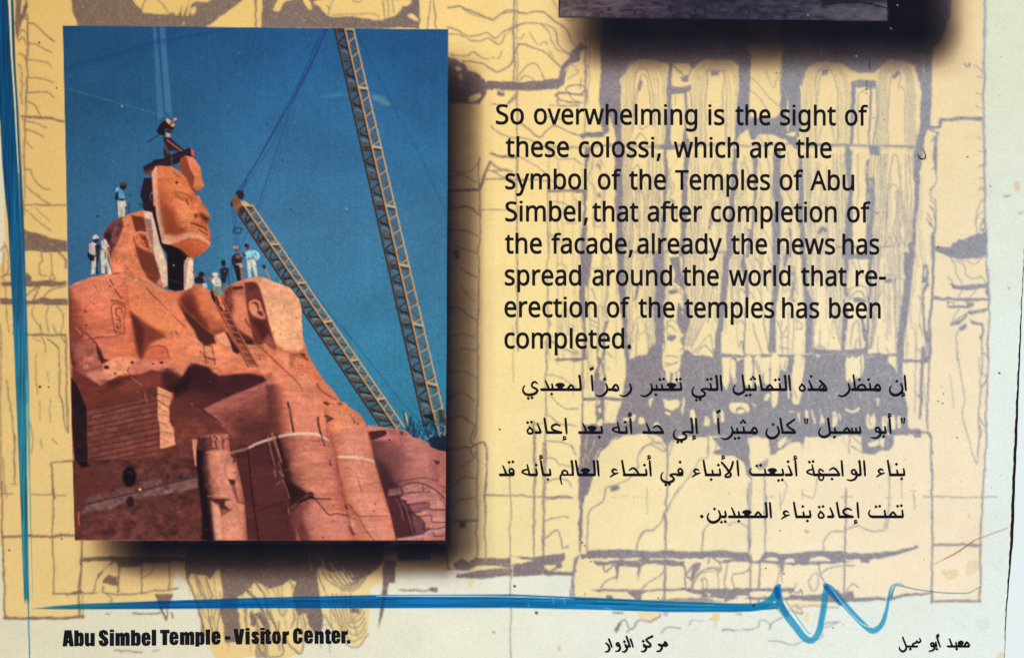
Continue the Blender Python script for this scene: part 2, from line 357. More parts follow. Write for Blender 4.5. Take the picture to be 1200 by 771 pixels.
    ink(D, '0,-20 38,-20 20,180 5,300 -10,300'); ink(D, '120,-20 140,-20 165,130 178,240 152,500 145,720 128,720 145,480 150,200 110,80'); ink(D, '350,-20 402,-20 390,250 370,450 375,720 318,720 325,560 348,250')
    ink(D, '555,-20 600,-20 602,250 642,330 645,640 640,720 590,720 592,500 580,300'); ink(D, '880,-20 1062,-20 1062,18 950,22 912,28 905,200 915,300 890,300 880,120'); ink(D, '890,300 915,450 902,560 885,700 855,720 868,500 880,330')
    ink(D, '1058,-20 1092,-20 1072,330 1062,560 1052,720 1030,720 1012,560 1000,450 1020,440 1040,560 1060,300'); ink(D, '945,310 985,300 1030,320 1050,345 1010,350 960,340'); ink(D, '440,-20 470,-20 470,0 450,90 430,70')
    for q in range(0, 4, 2): inkl(D, [(910 + 8 * q, 330), (930 + 12 * q, 240 + 14 * q), (985, 215 + 20 * q), (1040 - 12 * q, 240 + 14 * q), (1055 - 8 * q, 330)], 1.4, .85)
    for q in range(0, 9, 2): inkl(D, [(770 + 12 * q, 0), (780 + 12 * q, 250), (800 + 10 * q, 480), (860 + 3 * q, 690)], .9, .9)
    for q in range(0, 6, 2): inkl(D, [(1075 + 12 * q, 0), (1085 + 10 * q, 250), (1085 + 5 * q, 500), (1060 + 3 * q, 690)], .9, .9)
    for q in range(0, 4, 2): inkl(D, [(600 + 12 * q, 0), (610 + 12 * q, 240), (630 + 8 * q, 330)], .9, .9)
    for s in ['930,680 935,560 960,490 985,490 1000,680', '960,690 965,640 985,620 1000,690', '50,180 45,290 60,325 100,330', '80,270 120,240 145,270', '170,260 200,280 215,320', '205,500 215,560 270,720', '240,240 270,330 290,520 320,690', '225,0 250,50 320,260', '310,0 345,80', '440,270 460,240 480,270 470,330', '415,480 410,560 430,580 455,520', '470,420 460,720', '500,720 510,480 530,440', '520,480 560,500 560,540 520,550', '385,480 400,530 415,560 420,720', '400,600 460,605', '400,680 465,685', '105,500 120,480 140,510', '105,680 120,630 140,670', '650,720 655,480 680,340', '690,700 700,560', '940,40 960,80 985,120 1000,160', '980,30 1000,80 1030,160', '500,80 520,130 490,200 530,280', '460,20 440,90', '640,690 700,670 740,700', '40,480 60,510 75,470', '55,30 100,-10']: inkl(D, s, 1.2, .85)
    for s in ['485,80 515,80 518,200 500,320 520,330 500,350 480,330 490,200']: ink(D, s, .7, .8); gap(D, '490,90 510,92 505,115 492,110', .6); gap(D, '492,160 506,160 502,190', .6)
    ink(D, '640,690 700,690 760,700 850,700 900,690 1050,690 1060,725 640,725'); inkl(D, '-20,742 1200,735', 3.6, .95, smooth=False)
    for s in ['890,560 898,555 896,590', '878,640 885,635 882,670', '1020,640 1030,640 1030,680', '1028,560 1035,560 1035,600']: gap(D, s, .6)
    D = F6(1010, 180)
    ink(D, '388,-40 438,-40 425,250 405,500 395,771 345,771 372,650 390,400'); ink(D, '340,660 380,650 370,720 345,720'); inkl(D, '912,-30 910,560 925,771', 2)
    for q in range(0, 5, 2): inkl(D, [(130 + 14 * q, 0), (140 + 10 * q, 300), (120 + 12 * q, 771)], .9, .9)
    for q in range(0, 5, 2): inkl(D, [(325 + 14 * q, 0), (335 + 13 * q, 300), (325 + 12 * q, 680)], .9, .9)
    for s in ['170,650 190,360 220,60 245,0 270,60 290,300 300,460 280,580 320,680', '185,440 200,290 235,230 270,290 255,450 230,560 260,640 290,680', '180,670 205,615 240,670', '340,560 330,640', '545,130 550,200 520,270 508,300 520,330 548,350', '505,350 540,375', '500,385 530,440 540,480', '480,435 525,500', '475,480 520,530 530,560', '505,280 530,240', '870,100 890,88 910,88', '870,190 905,180', '865,280 885,265 908,265', '845,600 842,520 852,420 880,360 908,345', '870,570 880,520 908,495', '850,490 875,440 908,430']: inkl(D, s, 1.2, .85)
    for s in ['510,130 548,90 552,110', '505,390 530,410 538,440', '480,490 520,510 530,560 500,520', '890,480 910,480 910,560 880,600 850,600 900,540']: ink(D, s, .7, .9)
    ink(D, '538,-40 558,-40 555,90 540,110'); ink(D, '545,340 552,340 550,560 540,771 515,771 520,620 538,560'); ink(D, '545,692 570,690 660,692 668,662 700,655 720,632 760,628 850,600 900,585 922,560 928,771 690,771 600,745 545,715')
    gap(D, '862,590 880,575 890,590 872,600', .6); gap(D, '860,765 900,752 920,771', .7)
    D = F6(1010, 300)
    ink(D, '640,-10 920,-10 900,5 860,20 800,20 700,10 650,10'); ink(D, '310,-30 390,-30 370,200 330,500 305,771 255,771 270,560 295,330 320,150'); ink(D, '515,-20 538,-20 530,300 515,560 510,771 490,771 500,500 515,250')
    for s in ['660,10 690,70 700,140 740,180 742,215', '690,30 740,50 765,90 770,140 830,165 895,165 912,200', '700,10 800,50 840,60 890,15 930,15', '740,255 715,310', '860,240 800,310', '660,510 690,430 720,380', '660,510 760,430 900,410 940,375', '660,515 720,490 800,400', '790,470 830,490 895,505', '710,540 700,590 712,771', '165,290 175,170 200,130 225,170 240,330 260,600', '180,310 200,290 215,320', '185,440 200,430 215,480', '415,300 430,310 450,400', '420,515 440,510 455,600', '640,155 665,180 670,210', '400,560 400,771', '110,360 160,220', '180,680 200,720', '410,700 425,690 430,720']: inkl(D, s, 1.1, .85)
    for q in range(0, 5, 2): inkl(D, [(60 + 16 * q, 0), (75 + 13 * q, 250), (80 + 6 * q, 500), (60 + 3 * q, 690)], .9, .9)
    for q in range(0, 4, 2): inkl(D, [(250 + 14 * q, 0), (245 + 14 * q, 300), (255 + 8 * q, 600)], .9, .9)
    ink(D, '168,175 180,178 190,170 222,168 225,200 180,205'); ink(D, '640,205 670,205 700,215 900,210 945,205 945,240 905,240 840,250 700,245 665,240 660,215'); ink(D, '530,305 600,312 940,312 940,332 760,335 530,330')
    ink(D, '630,340 680,345 680,372 770,370 770,340 830,345 820,370 780,385 700,388 635,388'); gap(D, '645,352 670,352 672,370 640,370', .6); gap(D, '690,350 760,352 760,365 690,366', .6)
    ink(D, '775,420 790,410 870,395 930,380 940,395 800,435'); ink(D, '650,505 720,470 770,430 780,440 690,510 660,522'); ink(D, '710,530 740,505 770,495 765,530 730,555 715,550'); ink(D, '790,468 820,488 900,500 905,560 890,620 870,610 890,560 885,515 820,510')
    ink(D, '925,-10 940,120 950,220 955,320 948,400 940,771 928,771 938,400 940,250 920,60'); inkl(D, '895,560 890,771', 1.6); ink(D, '915,250 940,250 940,290 920,285')
    ink(D, '455,70 480,62 495,130 490,180 500,230 480,250 460,290 470,440 490,500 495,600 500,771 450,771 465,620 460,480 445,330 450,260 480,200 440,200 445,160'); gap(D, '462,95 472,90 475,150 460,155', .6); gap(D, '475,300 495,250 500,300 480,320', .6); gap(D, '478,480 492,460 490,540 480,560', .6); gapl(D, '470,640 462,740', 1.3); gapl(D, '488,650 480,740', 1.1)
    inkl(D, '-30,735 260,735', 3, .9, smooth=False)
    D = F6(670, 410)
    ink(D, '400,20 430,70 490,45 570,40 600,20 690,20 800,30 820,0 860,0 900,40 1000,45 1050,60 1050,-10 1112,-10 1110,240 1140,300 1200,305 1200,640 1040,632 800,632 720,690 700,700 660,640 580,628 380,630 270,690 172,771 72,771 75,550 240,546 330,545 352,440 372,378 380,350 400,200')
    for s in ['688,-10 795,-10 797,145 680,148', '690,165 718,160 725,235 705,235', '748,168 765,165 768,245 745,245', '778,168 798,165 800,225 785,235', '570,366 600,364 588,422 578,410', '685,352 720,372 790,368 792,420 760,440 720,440 690,425', '690,460 735,465 720,482 695,480', '825,352 836,360 822,480 810,450', '872,448 905,448 916,500 905,560 885,530', '500,510 530,505 538,550 500,555', '620,540 650,550 640,560 600,565', '445,490 480,485 450,540', '1042,455 1065,450 1065,540 1040,520', '1095,450 1120,450 1125,520 1100,525', '1148,450 1155,455 1150,520', '985,495 1010,500 1015,550 980,555', '1185,390 1205,390 1205,450 1185,440', '668,0 676,10 672,55 665,40', '808,0 825,5 820,40 808,30', '665,160 672,170 676,230', '390,510 440,500 400,540']: gap(D, s, .6)
    for s in ['690,95 730,100 790,90', '690,50 740,40 790,55', '690,120 720,110']: inkl(D, s, 1.4)
    for s in ['90,690 120,620', '130,640 100,700', '160,760 200,690 240,650', '200,771 260,700', '250,680 290,640', '290,690 330,640', '110,640 95,680']: gapl(D, s, 1.3)
    gap(D, '275,660 300,640 300,690 280,690', .7); gap(D, '570,640 590,635 640,670 590,665', .7)
    inkl(D, '70,70 -120,70', 3, .9); inkl(D, '75,0 80,300 78,560', 1.8); ink(D, '75,355 390,350 390,372 75,376'); ink(D, '190,60 215,60 240,100 255,200 245,300 240,560 180,560 185,380 165,300 170,200 195,110'); gap(D, '215,120 225,110 240,200 215,230 205,180', .7); gap(D, '195,380 210,385 205,410 195,410', .6); gap(D, '200,440 220,430 220,470 205,460', .6); gap(D, '190,530 220,515 228,560 190,560', .6)
    for s in ['185,-10 190,60', '245,-10 250,120 240,200', '120,0 120,120 165,120', '265,25 300,60', '-10,30 40,45', '85,200 95,230 90,290', '210,180 200,240', '0,700 20,771', '0,430 50,432', '510,771 540,730 600,690 660,690 720,771', '720,771 750,690 790,640', '560,640 600,670 690,680', '1010,640 1000,771', '1040,640 1065,690 1050,771', '1090,690 1140,690', '1085,740 1150,720']: inkl(D, s, 1.2, .85)
    D = F6(850, 410)
    ink(D, '0,300 30,220 40,60 80,60 80,90 140,60 140,30 200,30 215,60 270,60 280,200 290,150 330,140 340,60 400,60 410,150 440,160 470,30 500,60 500,350 560,350 590,45 900,40 900,200 960,220 1030,60 1200,40 1200,650 900,640 590,640 570,700 490,680 400,740 370,771 330,771 320,650 190,640 0,640')
    for s in ['38,90 60,75 75,110 75,240 45,200', '142,60 198,60 200,280 160,265 140,230', '217,60 270,60 272,235 225,250', '290,150 320,140 325,250 290,240', '342,60 398,60 395,250 385,385 340,395', '415,60 448,60 442,160 415,130', '500,60 585,60 575,200 560,320 545,392 512,395 495,350', '895,60 915,60 912,220 890,200', '920,60 958,60 955,215 925,225', '980,60 1025,60 1012,180 978,210', '470,205 480,205 478,350 462,340', '300,325 328,325 312,372 290,370', '45,395 150,390 178,430 165,465 130,425 90,430 80,468 45,450', '88,460 120,438 150,460 110,472', '195,395 230,410 220,420', '890,430 940,450 995,425 990,455 940,467 895,450', '545,465 556,465 552,535 540,500', '588,455 605,450 612,500 596,500', '630,455 640,455 665,530 655,540', '690,520 705,480 722,520 715,547 690,542', '790,460 830,470 828,520 805,570 788,560', '840,460 858,490 850,535', '1050,460 1070,480 1100,465 1105,560 1050,565', '1122,365 1147,370 1132,405', '1160,500 1190,485 1200,570 1165,572', '470,455 515,455 490,467', '385,690 420,650 450,640 440,680 400,725', '660,50 670,45 655,60', '680,35 705,40 685,55', '785,40 800,48']: gap(D, s, .6)
    for s in ['210,60 270,240', '232,80 275,215', '510,300 530,365', '440,80 430,140', '40,215 65,205 72,230', '45,230 70,225', '160,640 165,771', '185,640 200,690 195,771', '270,640 290,690 310,680', '560,771 570,700 590,640', '918,630 915,771', '1000,760 940,720', '925,640 1010,700', '1055,690 1100,660 1200,650', '790,475 810,490 825,475']: inkl(D, s, 1.2, .85)
    for s in ['0,640 0,771', ]: pass
    for s in ['110,650 150,700 165,740', '130,645 170,690', '100,640 130,700 150,740', '420,700 470,650', '450,700 490,650']: gapl(D, s, 1.4)
    ink(D, '0,655 120,640 160,660 190,771 40,771 0,700', .8, .75); ink(D, '1060,700 1090,650 1200,640 1200,740 1150,740 1110,771 1040,771')
    for s in ['1060,710 1080,680 1095,680 1075,720', '1100,690 1140,660 1130,720 1105,725', '1140,660 1180,650 1170,715 1150,715']: gap(D, s, .6)
    gap(D, '190,650 260,650 318,660 318,771 190,771', .6); gap(D, '400,771 440,720 530,675 560,700 560,771', .7)
    D = F6(1010, 410)
    ink(D, '-10,50 60,60 130,72 200,95 245,140 260,175 262,0 306,0 308,150 312,340 335,440 346,575 -10,650')
    for s in ['148,500 175,487 192,500 187,592 160,588', '215,490 235,480 252,495 250,592 225,590', '268,500 290,498 286,600 272,596', '42,470 70,490 95,470 98,570 45,575', '110,365 135,370 122,425 118,400', '0,55 15,60 10,170 0,190']: gap(D, s, .6)
    inkl(D, '70,470 62,520 75,560', 1.2); inkl(D, '170,500 185,540', 1)
    ink(D, '220,585 350,575 362,590 430,580 445,597 495,600 518,625 526,771 510,771 508,650 485,615 440,612 438,648 390,648 382,625 245,625 210,645 200,600')
    ink(D, '0,640 240,625 235,700 200,740 80,750 30,771 0,771'); gap(D, '48,690 90,675 125,660 128,705 60,715', .6); gap(D, '135,660 172,655 162,720 142,702', .6)
    ink(D, '305,75 500,70 500,95 305,97'); ink(D, '440,-20 465,-20 456,200 442,505 425,508 430,300 438,100'); inkl(D, '508,-20 492,300 485,580', 2.2); inkl(D, '398,-20 400,120 392,470', 1); inkl(D, '460,250 470,380 485,440', 1); inkl(D, '400,340 420,330 420,350', 1.4)
    for s, w in [('940,-20 925,300 915,771', 2), ('893,-20 882,200 870,500 858,771', 1.5), ('895,20 935,55', 1.2), ('885,270 930,215 890,180', 1.5), ('870,490 905,560 915,570', 1.4), ('705,-20 735,150 752,260 755,380 752,490 790,650 822,771', 1.1), ('655,180 668,300 676,430', .7), ('860,60 868,150 880,200', .9), ('870,560 880,600 865,660', 1.4), ('490,20 470,110', 1)]: inkl(D, s, w)
    rr = np.random.default_rng(5)
    for i in range(150):
        x = rr.uniform(690, 1060); y = rr.uniform(425, 515); hgt = rr.uniform(4, 13)
        (gapl if rr.random() < .45 else inkl)(PX, [(x, y), (x + rr.uniform(-1.5, 1.5), y + hgt * .5), (x + rr.uniform(-3, 3), y + hgt)], rr.uniform(.5, 1.2), rr.uniform(.3, .75))
    for x0, x1, n_ in [(728, 790, 14), (803, 868, 14), (940, 1000, 14), (1024, 1082, 16), (640, 735, 10), (850, 935, 22)]:
        for i in range(n_):
            x = rr.uniform(x0, x1); y = rr.uniform(180, 400); hgt = rr.uniform(14, 46); k_ = rr.uniform(-3, 3)
            inkl(PX, [(x, y), (x + k_, y + hgt * .35), (x + rr.uniform(-2, 2), y + hgt * .7), (x - k_ * .6, y + hgt)], rr.uniform(.6, 1.0), rr.uniform(.5, .8))
    for x0, x1, y0, y1, n_ in [(728, 786, 176, 400, 16), (803, 866, 176, 400, 18), (940, 1000, 176, 400, 18), (1024, 1084, 176, 400, 18), (860, 936, 176, 410, 12), (640, 726, 176, 480, 10)]:
        for i in range(n_):
            x = x0 + (x1 - x0) * (i + rr.uniform(.1, .9)) / n_; ya = rr.uniform(y0, y0 + 60); yb = rr.uniform(y1 - 90, y1); k1, k2 = rr.uniform(-3, 3), rr.uniform(-3, 3)
            inkl(PX, [(x, ya), (x + k1, ya + (yb - ya) * .3), (x + k2, ya + (yb - ya) * .6), (x + k1 * .5, yb)], rr.uniform(.55, .9), rr.uniform(.55, .85))
        for i in range(max(n_ // 5, 2)):      # closed knots
            x = rr.uniform(x0 + 12, x1 - 12); y = rr.uniform(y0 + 20, y1 - 70); hh = rr.uniform(26, 60)
            for m in (1, .66): inkl(PX, [(x - 6 * m, y + hh), (x - 5 * m, y + hh * (1 - m) + 9), (x, y + hh * (1 - m)), (x + 5 * m, y + hh * (1 - m) + 10), (x + 7 * m, y + hh)], .8, .75)
    # lower half
    D = F3(600, 380)
    for s, w in [('152,80 155,210 150,520 148,771 142,1060', 1.4), ('5,0 5,260', .7), ('105,480 104,771 98,1060', 1.3), ('316,490 310,640 305,880 308,1020', 2), ('703,520 700,771 690,1040 686,1240', 2.1), ('422,771 432,730 470,722 530,695 565,650 575,590 620,545 690,570', 1.2), ('694,560 740,500', 1.1), ('882,505 885,595 845,615 800,690 745,771', 1), ('1075,620 1078,771 1070,1030', 1.3), ('160,60 200,50', .8), ('155,225 220,240 290,285', 1), ('170,320 215,360 250,380 300,380', 1), ('160,410 180,420 210,448 290,455', 1.1), ('155,530 200,530 260,545 288,590', 1.1), ('155,600 190,605 215,635 280,645', 1.1), ('150,715 190,700 250,708 270,735', 1.1), ('95,440 100,520', 1.4), ('80,455 140,445', 1)]: inkl(D, s, w)
    ink(D, '312,490 470,490 440,540 400,580 385,610 380,650 365,700 340,771 306,771'); ink(D, '900,510 1070,500 1078,700 1060,680 1045,620 1000,592 920,585 905,575 940,560')
    for s in ['330,560 345,500', '345,600 380,520', '370,620 400,560', '320,640 335,580']: gapl(D, s, 1)
    ink(D, '445,730 480,725 485,745 450,752'); ink(D, '1100,640 1155,600 1155,640 1120,660', .6, .7); inkl(D, '610,0 615,60', .8, .5)
    D = F3(600, 571)
    for s, w in [('0,38 230,40 270,46', 1.4), ('150,40 235,46 272,46', 2.2), ('148,65 155,52 200,50', 1), ('150,150 210,132 255,135', 1.1), ('148,260 150,225 200,192 222,225 225,265 250,265', 1.3), ('100,-300 97,310', 1.2), ('142,-200 140,310', 1.4), ('425,0 415,50 350,105 338,160 342,290', 1.4), ('700,110 690,120 645,180 590,210 570,250 565,285', 1.2), ('760,0 720,60 703,105', 1.2), ('610,5 610,115', .7), ('858,285 865,220 875,180 890,165', 1.1), ('1068,-20 1068,290', 1.4), ('1065,190 1040,165 1000,155 985,170 960,140', 1), ('1148,40 1140,300', 1.3), ('278,400 280,490', 1.8), ('295,310 282,350 278,400', 2.6)]: inkl(D, s, w)
    ink(D, '300,-100 345,-100 340,20 325,40 318,80 312,290 303,290'); inkl(D, '450,42 520,42', .7, .5); inkl(D, '560,45 620,45', .6, .3)
    ink(D, '0,312 100,315 140,305 235,295 238,320 220,335 225,355 180,375 275,380 275,395 135,395 0,400 0,345 100,330'); gap(D, '145,355 170,348 200,350 170,372', .6); gap(D, '0,325 90,325 40,340', .6)
    D = F6(670, 620)
    ink(D, '60,180 70,178 72,188 110,188 112,165 150,155 250,158 370,148 480,150 580,165 620,165 700,155 780,162 900,165 1000,165 1060,158 1110,153 1200,163 1200,212 1020,212 800,212 700,215 660,220 580,215 585,245 530,250 480,240 520,215 420,215 360,230 290,215 130,215 65,228')
    gap(D, '75,165 105,160 108,180 72,182', .6); ink(D, '150,235 260,240 360,232 480,238 510,255 580,230 700,225 830,232 848,280 842,440 870,435 920,440 960,430 1090,432 1160,435 1200,470 1200,500 1150,530 1050,505 960,500 920,470 900,480 830,450 720,462 560,455 520,470 515,515 480,520 430,480 415,460 330,455 200,460 148,447 220,440 520,442 660,448 830,435 838,285 800,268 700,272 560,258 510,285 495,385 488,285 400,268 360,280 348,330 340,370 330,375 332,260 300,262 270,265 180,268')
    gap(D, '290,222 350,222 355,235 300,236', .5); gap(D, '590,220 660,218 665,230 600,230', .5)
    for s, w in [('240,265 250,315 280,300 320,265 330,310', 2), ('220,440 250,390 320,355 338,370', 1.4), ('345,360 345,300 370,275 480,280', 1.4), ('525,445 545,410 600,375 650,350 690,295', 1.3), ('690,-130 690,520', 2.2), ('705,265 800,265', 1), ('485,150 490,90 530,20 600,0', 1.1), ('962,155 972,50 980,0', 1.2), ('880,430 900,380 960,310 1050,285 1100,320', 2.2), ('850,330 910,250 950,250', 2), ('960,430 960,370 980,350 995,375 985,430', 1.4), ('1085,320 1085,430', 1.1), ('1160,240 1155,300 1130,380 1140,430', 1.2), ('890,420 930,340 1000,315 1080,310', 1), ('1020,250 1035,205 1100,245 1200,235', 2), ('850,350 880,370 890,430', 2), ('1100,250 1115,300 1090,290', 1.6), ('1200,330 1190,380 1200,410', 1), ('660,771 690,735 750,730 805,740', 1.2), ('865,715 890,670', 1), ('890,672 940,675 975,668', .8), ('1020,665 1060,660 1080,672', .8), ('1115,755 1150,745 1200,750', 1.4), ('410,760 430,740 470,725 500,670 580,690 650,650 655,625', 1.6), ('350,700 400,670 430,735', 1.6), ('690,610 692,640 708,640 710,615', 1.4), ('-5,510 20,210', 2), ('-5,320 25,300', 3), ('105,470 100,485', 1.5)]: inkl(D, s, w)
    ink(D, '320,740 345,690 375,690 350,740 325,771'); ink(D, '890,300 910,240 960,240 960,262 930,310 890,380 875,370'); ink(D, '255,487 310,487 310,508 258,508'); ink(D, '300,608 390,610 380,622 310,620'); ink(D, '0,498 200,505 480,520 700,515 960,500 1160,540 1000,545 700,540 0,520', .6, .8)
    gap(D, '925,478 955,480 950,492 930,492', .5); gap(D, '1000,472 1040,478 1010,492', .5); gap(D, '975,462 995,462 985,475', .5); gap(D, '1040,528 1130,510 1160,535', .6)
    gap(D, '520,475 560,465 665,470 668,505 540,505', .6); gap(D, '710,475 800,470 910,472 900,495 720,512', .6)
    D = F6(850, 620)
    ink(D, '-10,163 160,168 185,190 200,235 255,230 268,190 290,165 370,163 400,178 560,165 720,160 890,162 1060,175 1200,160 1330,140 1380,135 1395,115 1420,115 1430,125 1400,145 1200,205 1060,225 1060,250 1000,250 1000,220 960,232 900,245 780,255 700,262 560,258 440,252 425,300 418,400 408,300 395,255 280,245 200,250 150,240 60,235 -10,240 -10,225 100,218 -10,210')
    for s in ['298,215 350,203 392,212 385,232 300,230', '440,240 460,212 510,208 515,232 470,240', '622,232 640,208 740,208 780,235 640,236', '900,220 990,220 980,230 900,232']: gap(D, s, .6)
    for s, w in [('168,-300 170,160', 1.5), ('290,-400 292,160', 1.5), ('893,-300 885,160 878,480', 2), ('190,230 185,560', 2.2), ('258,230 250,540', 2.2), ('725,155 728,90 770,25 830,12 890,12', 1.2), ('890,5 960,-25 1080,10 1170,0', 1.2), ('1170,0 1185,-60 1190,-150', 1), ('25,240 10,340 0,370', 1.1), ('70,430 55,370 75,325 150,315 182,290', 1.3), ('380,255 400,300 385,390 370,420', 1), ('690,262 700,320 715,360 740,400', 1.6), ('715,325 780,285 860,272', 1.2), ('885,265 960,270', 1.4), ('640,455 615,380 660,325 688,350 670,440 640,455', 1.1), ('900,460 940,405 978,435', 1.4), ('520,400 515,450', 1.2), ('510,470 540,470 560,450 575,480', 1.6), ('0,745 105,745', 1), ('125,745 240,735 260,680 320,690 335,735 350,690 425,650', 1.1), ('500,580 540,560 530,590', .8), ('540,580 700,565 840,575', 1), ('720,750 740,700 850,690', 1.1), ('545,580 575,615 540,625 480,600', 1.2), ('385,570 390,610', 1), ('80,630 120,625 110,640', 1.1)]: inkl(D, s, w)
    ink(D, '-10,425 40,440 75,430 110,430 115,440 340,435 420,437 510,440 510,470 490,470 490,490 570,490 690,478 835,445 835,465 890,480 890,465 945,460 950,505 1100,500 1200,495 1530,460 1530,475 1200,520 850,540 740,530 560,530 470,525 200,520 70,512 60,520 0,545 -10,520')
    gap(D, '200,462 350,460 348,490 290,500 200,498', .6); gap(D, '425,465 470,465 480,490 460,500 425,495', .6); gap(D, '80,500 130,495 180,500 120,520', .6); gap(D, '15,545 55,515 95,548', .6)
    D = F3(900, 571)
    for s, w in [('742,-80 740,518', 2.4), ('975,-80 962,280 958,515', 2), ('745,258 960,258', 3), ('740,513 960,510', 3.2), ('540,-60 545,0', .8), ('700,43 1030,43', 1.2), ('0,43 30,43', 1), ('55,18 58,100', .8), ('330,45 380,45', 1), ('660,20 660,100', 1), ('530,45 560,45', .9), ('905,125 912,140', 1), ('640,20 680,22', .8), ('535,185 545,120 545,-20 555,-100', 1.2), ('600,-60 605,50', .8), ('60,75 85,5 75,-30', .8), ('155,30 200,50 215,0 225,-60', 1), ('155,55 160,10', .8), ('0,690 60,698 110,708 180,690 240,680 250,640 320,612', 1), ('10,640 20,610 60,590', 1.2)]: inkl(D, s, w)
    # left margin and the strip above the picture
    D = F6(0, 0)
    ink(D, '500,-380 1330,-380 1330,100 1060,95 1050,75 1000,5 990,-380 1800,-380 1800,0 1500,220 580,220 575,180 545,90'); ink(D, '95,-380 150,-380 150,0 200,20 190,120 160,180 140,250 130,330 115,200')
    D3 = F3(0, 0)
    gap(D3, '600,0 660,0 690,-10 765,0 760,65 650,50', .6); gap(D3, '805,0 830,0 800,70 785,60', .6); gap(D3, '830,-5 850,0 828,60 815,70', .6); gap(D3, '865,-5 950,-5 930,15 880,12 860,30 850,72 838,72 845,30', .6); gap(D3, '858,45 880,30 882,55 865,72', .6); gap(D3, '820,98 830,98 825,112', .6)
    gap(D3, '1155,0 1175,0 1180,120 1160,122', .6)
    inkl(D3, '640,50 655,5 690,-10 730,10 760,55', 1.2)
    D3 = F3(300, 0)
    ink(D3, '-30,-230 -8,-230 -8,0 0,130 740,130 745,100 735,0 735,-230', .6)
    for s in ['285,0 640,0 635,70 580,85 540,92 430,75 350,80 310,62 290,40', '75,40 100,0 150,-5 180,0 150,10 130,20 110,50 85,52', '215,0 245,0 255,45 240,45', '2,-60 22,-60 22,125 5,125', '650,0 700,0 690,20 660,30', '680,75 700,62 725,75 735,100 700,85']: gap(D3, s, .6)
    for s in ['350,70 420,65 540,65 555,95', '320,30 330,50 325,80', '440,0 465,12 480,0', '575,0 580,80', '595,0 600,80', '615,0 620,60', '345,5 330,45', '690,85 720,95', '675,95 700,95 720,110']: inkl(D3, s, 1)
    for s, w in [('790,-20 778,130', 1.2), ('805,0 818,130', 1.3)]: inkl(D3, s, w)
    gap(D, '155,10 190,5 170,40 160,100 148,95', .6); gap(D, '185,150 200,150 200,700 170,700 190,400 165,240 140,270', .6)
    for s, w in [('200,100 208,200 195,560 190,771', 1.7), ('190,0 180,120 200,150', 2), ('215,180 260,188 330,255 395,305', 1.6), ('215,318 270,328 330,365 382,390', 1.2), ('205,445 270,450 340,465 385,500', 1.2), ('200,578 300,580 405,612', 1.2), ('195,688 270,682 345,688 400,725', 1.3), ('140,270 165,230 190,250', 1.3), ('140,300 175,285 185,330', 1.3), ('140,400 175,410 190,450', 1.4), ('140,480 150,520 160,771', 1), ('145,600 175,640', .9), ('150,700 165,771', 1)]: inkl(D, s, w)
    D = F3(0, 0)
    for s, w in [('125,460 150,470 185,530', 1.3), ('100,530 150,532 290,545', 3), ('100,545 170,560 210,580', 1), ('115,585 150,595 195,622', 1.2), ('110,630 130,650 145,670', 1), ('125,110 118,400 108,771', 1.5)]: inkl(D, s, w)
    D = F3(0, 190)
    for s, w in [('110,35 135,35 155,80 195,125 225,130', 1.3), ('115,105 160,150 230,192', 1.1), ('105,193 300,198', 1.5), ('110,215 150,250 230,312', .9), ('160,205 225,270', .9), ('185,405 190,440 178,460 180,505 210,515', 1.2), ('228,408 235,510', 1.1), ('240,510 225,525 240,540 250,525 238,512', 1.2), ('260,405 295,440 300,480', 2), ('20,360 15,500 40,771', 1), ('215,650 210,700 225,771', 1), ('255,650 285,690 280,771', 1), ('150,650 145,690 185,750 190,771', 1.1), ('110,0 108,240', 1.2), ('150,620 190,560 250,545 300,545', 2), ('120,600 170,565 230,560', 1.6), ('190,620 230,580 300,560', 1.4), ('140,520 120,545 200,545', 1.4), ('110,740 120,650 160,640', 1)]: inkl(D, s, w)
    ink(D, '105,300 130,315 160,318 230,345 305,360 305,405 230,408 150,400 100,405'); ink(D, '0,540 100,540 120,500 145,515 140,535 300,540 300,555 230,565 120,560 0,560'); ink(D, '0,612 140,625 190,615 305,620 305,645 220,645 120,640 0,640')
    for s in ['0,520 40,505 100,510 110,530', '0,400 30,380 40,480 10,520']: inkl(D, s, 1.2)
    D = F3(0, 380)
    for s, w in [('60,47 300,50', 2.2), ('298,45 302,300 308,490', 1.7), ('150,60 160,70 185,75', 1), ('185,55 205,80 208,125', 1), ('220,65 265,110 270,200 268,310 285,360 290,440 308,488', 1.5), ('165,130 160,240 170,310', .8), ('215,215 215,260', .8), ('228,340 228,440', .9), ('180,340 178,430', .7), ('190,520 192,560', .9), ('235,520 258,545', 1), ('325,618 240,622 235,650 240,771', 2), ('3,0 5,771', 1.3), ('30,250 60,460 68,720', 1.2), ('15,600 20,771', .9), ('60,50 62,0', 1), ('65,500 68,700', 1.6), ('45,720 75,722', .8), ('185,0 190,40 175,45', 1.2), ('240,0 260,40 285,45', 1.2), ('280,60 292,85', 1.6), ('135,440 150,520 145,580', 1)]: inkl(D, s, w)
    D = F3(0, 571)
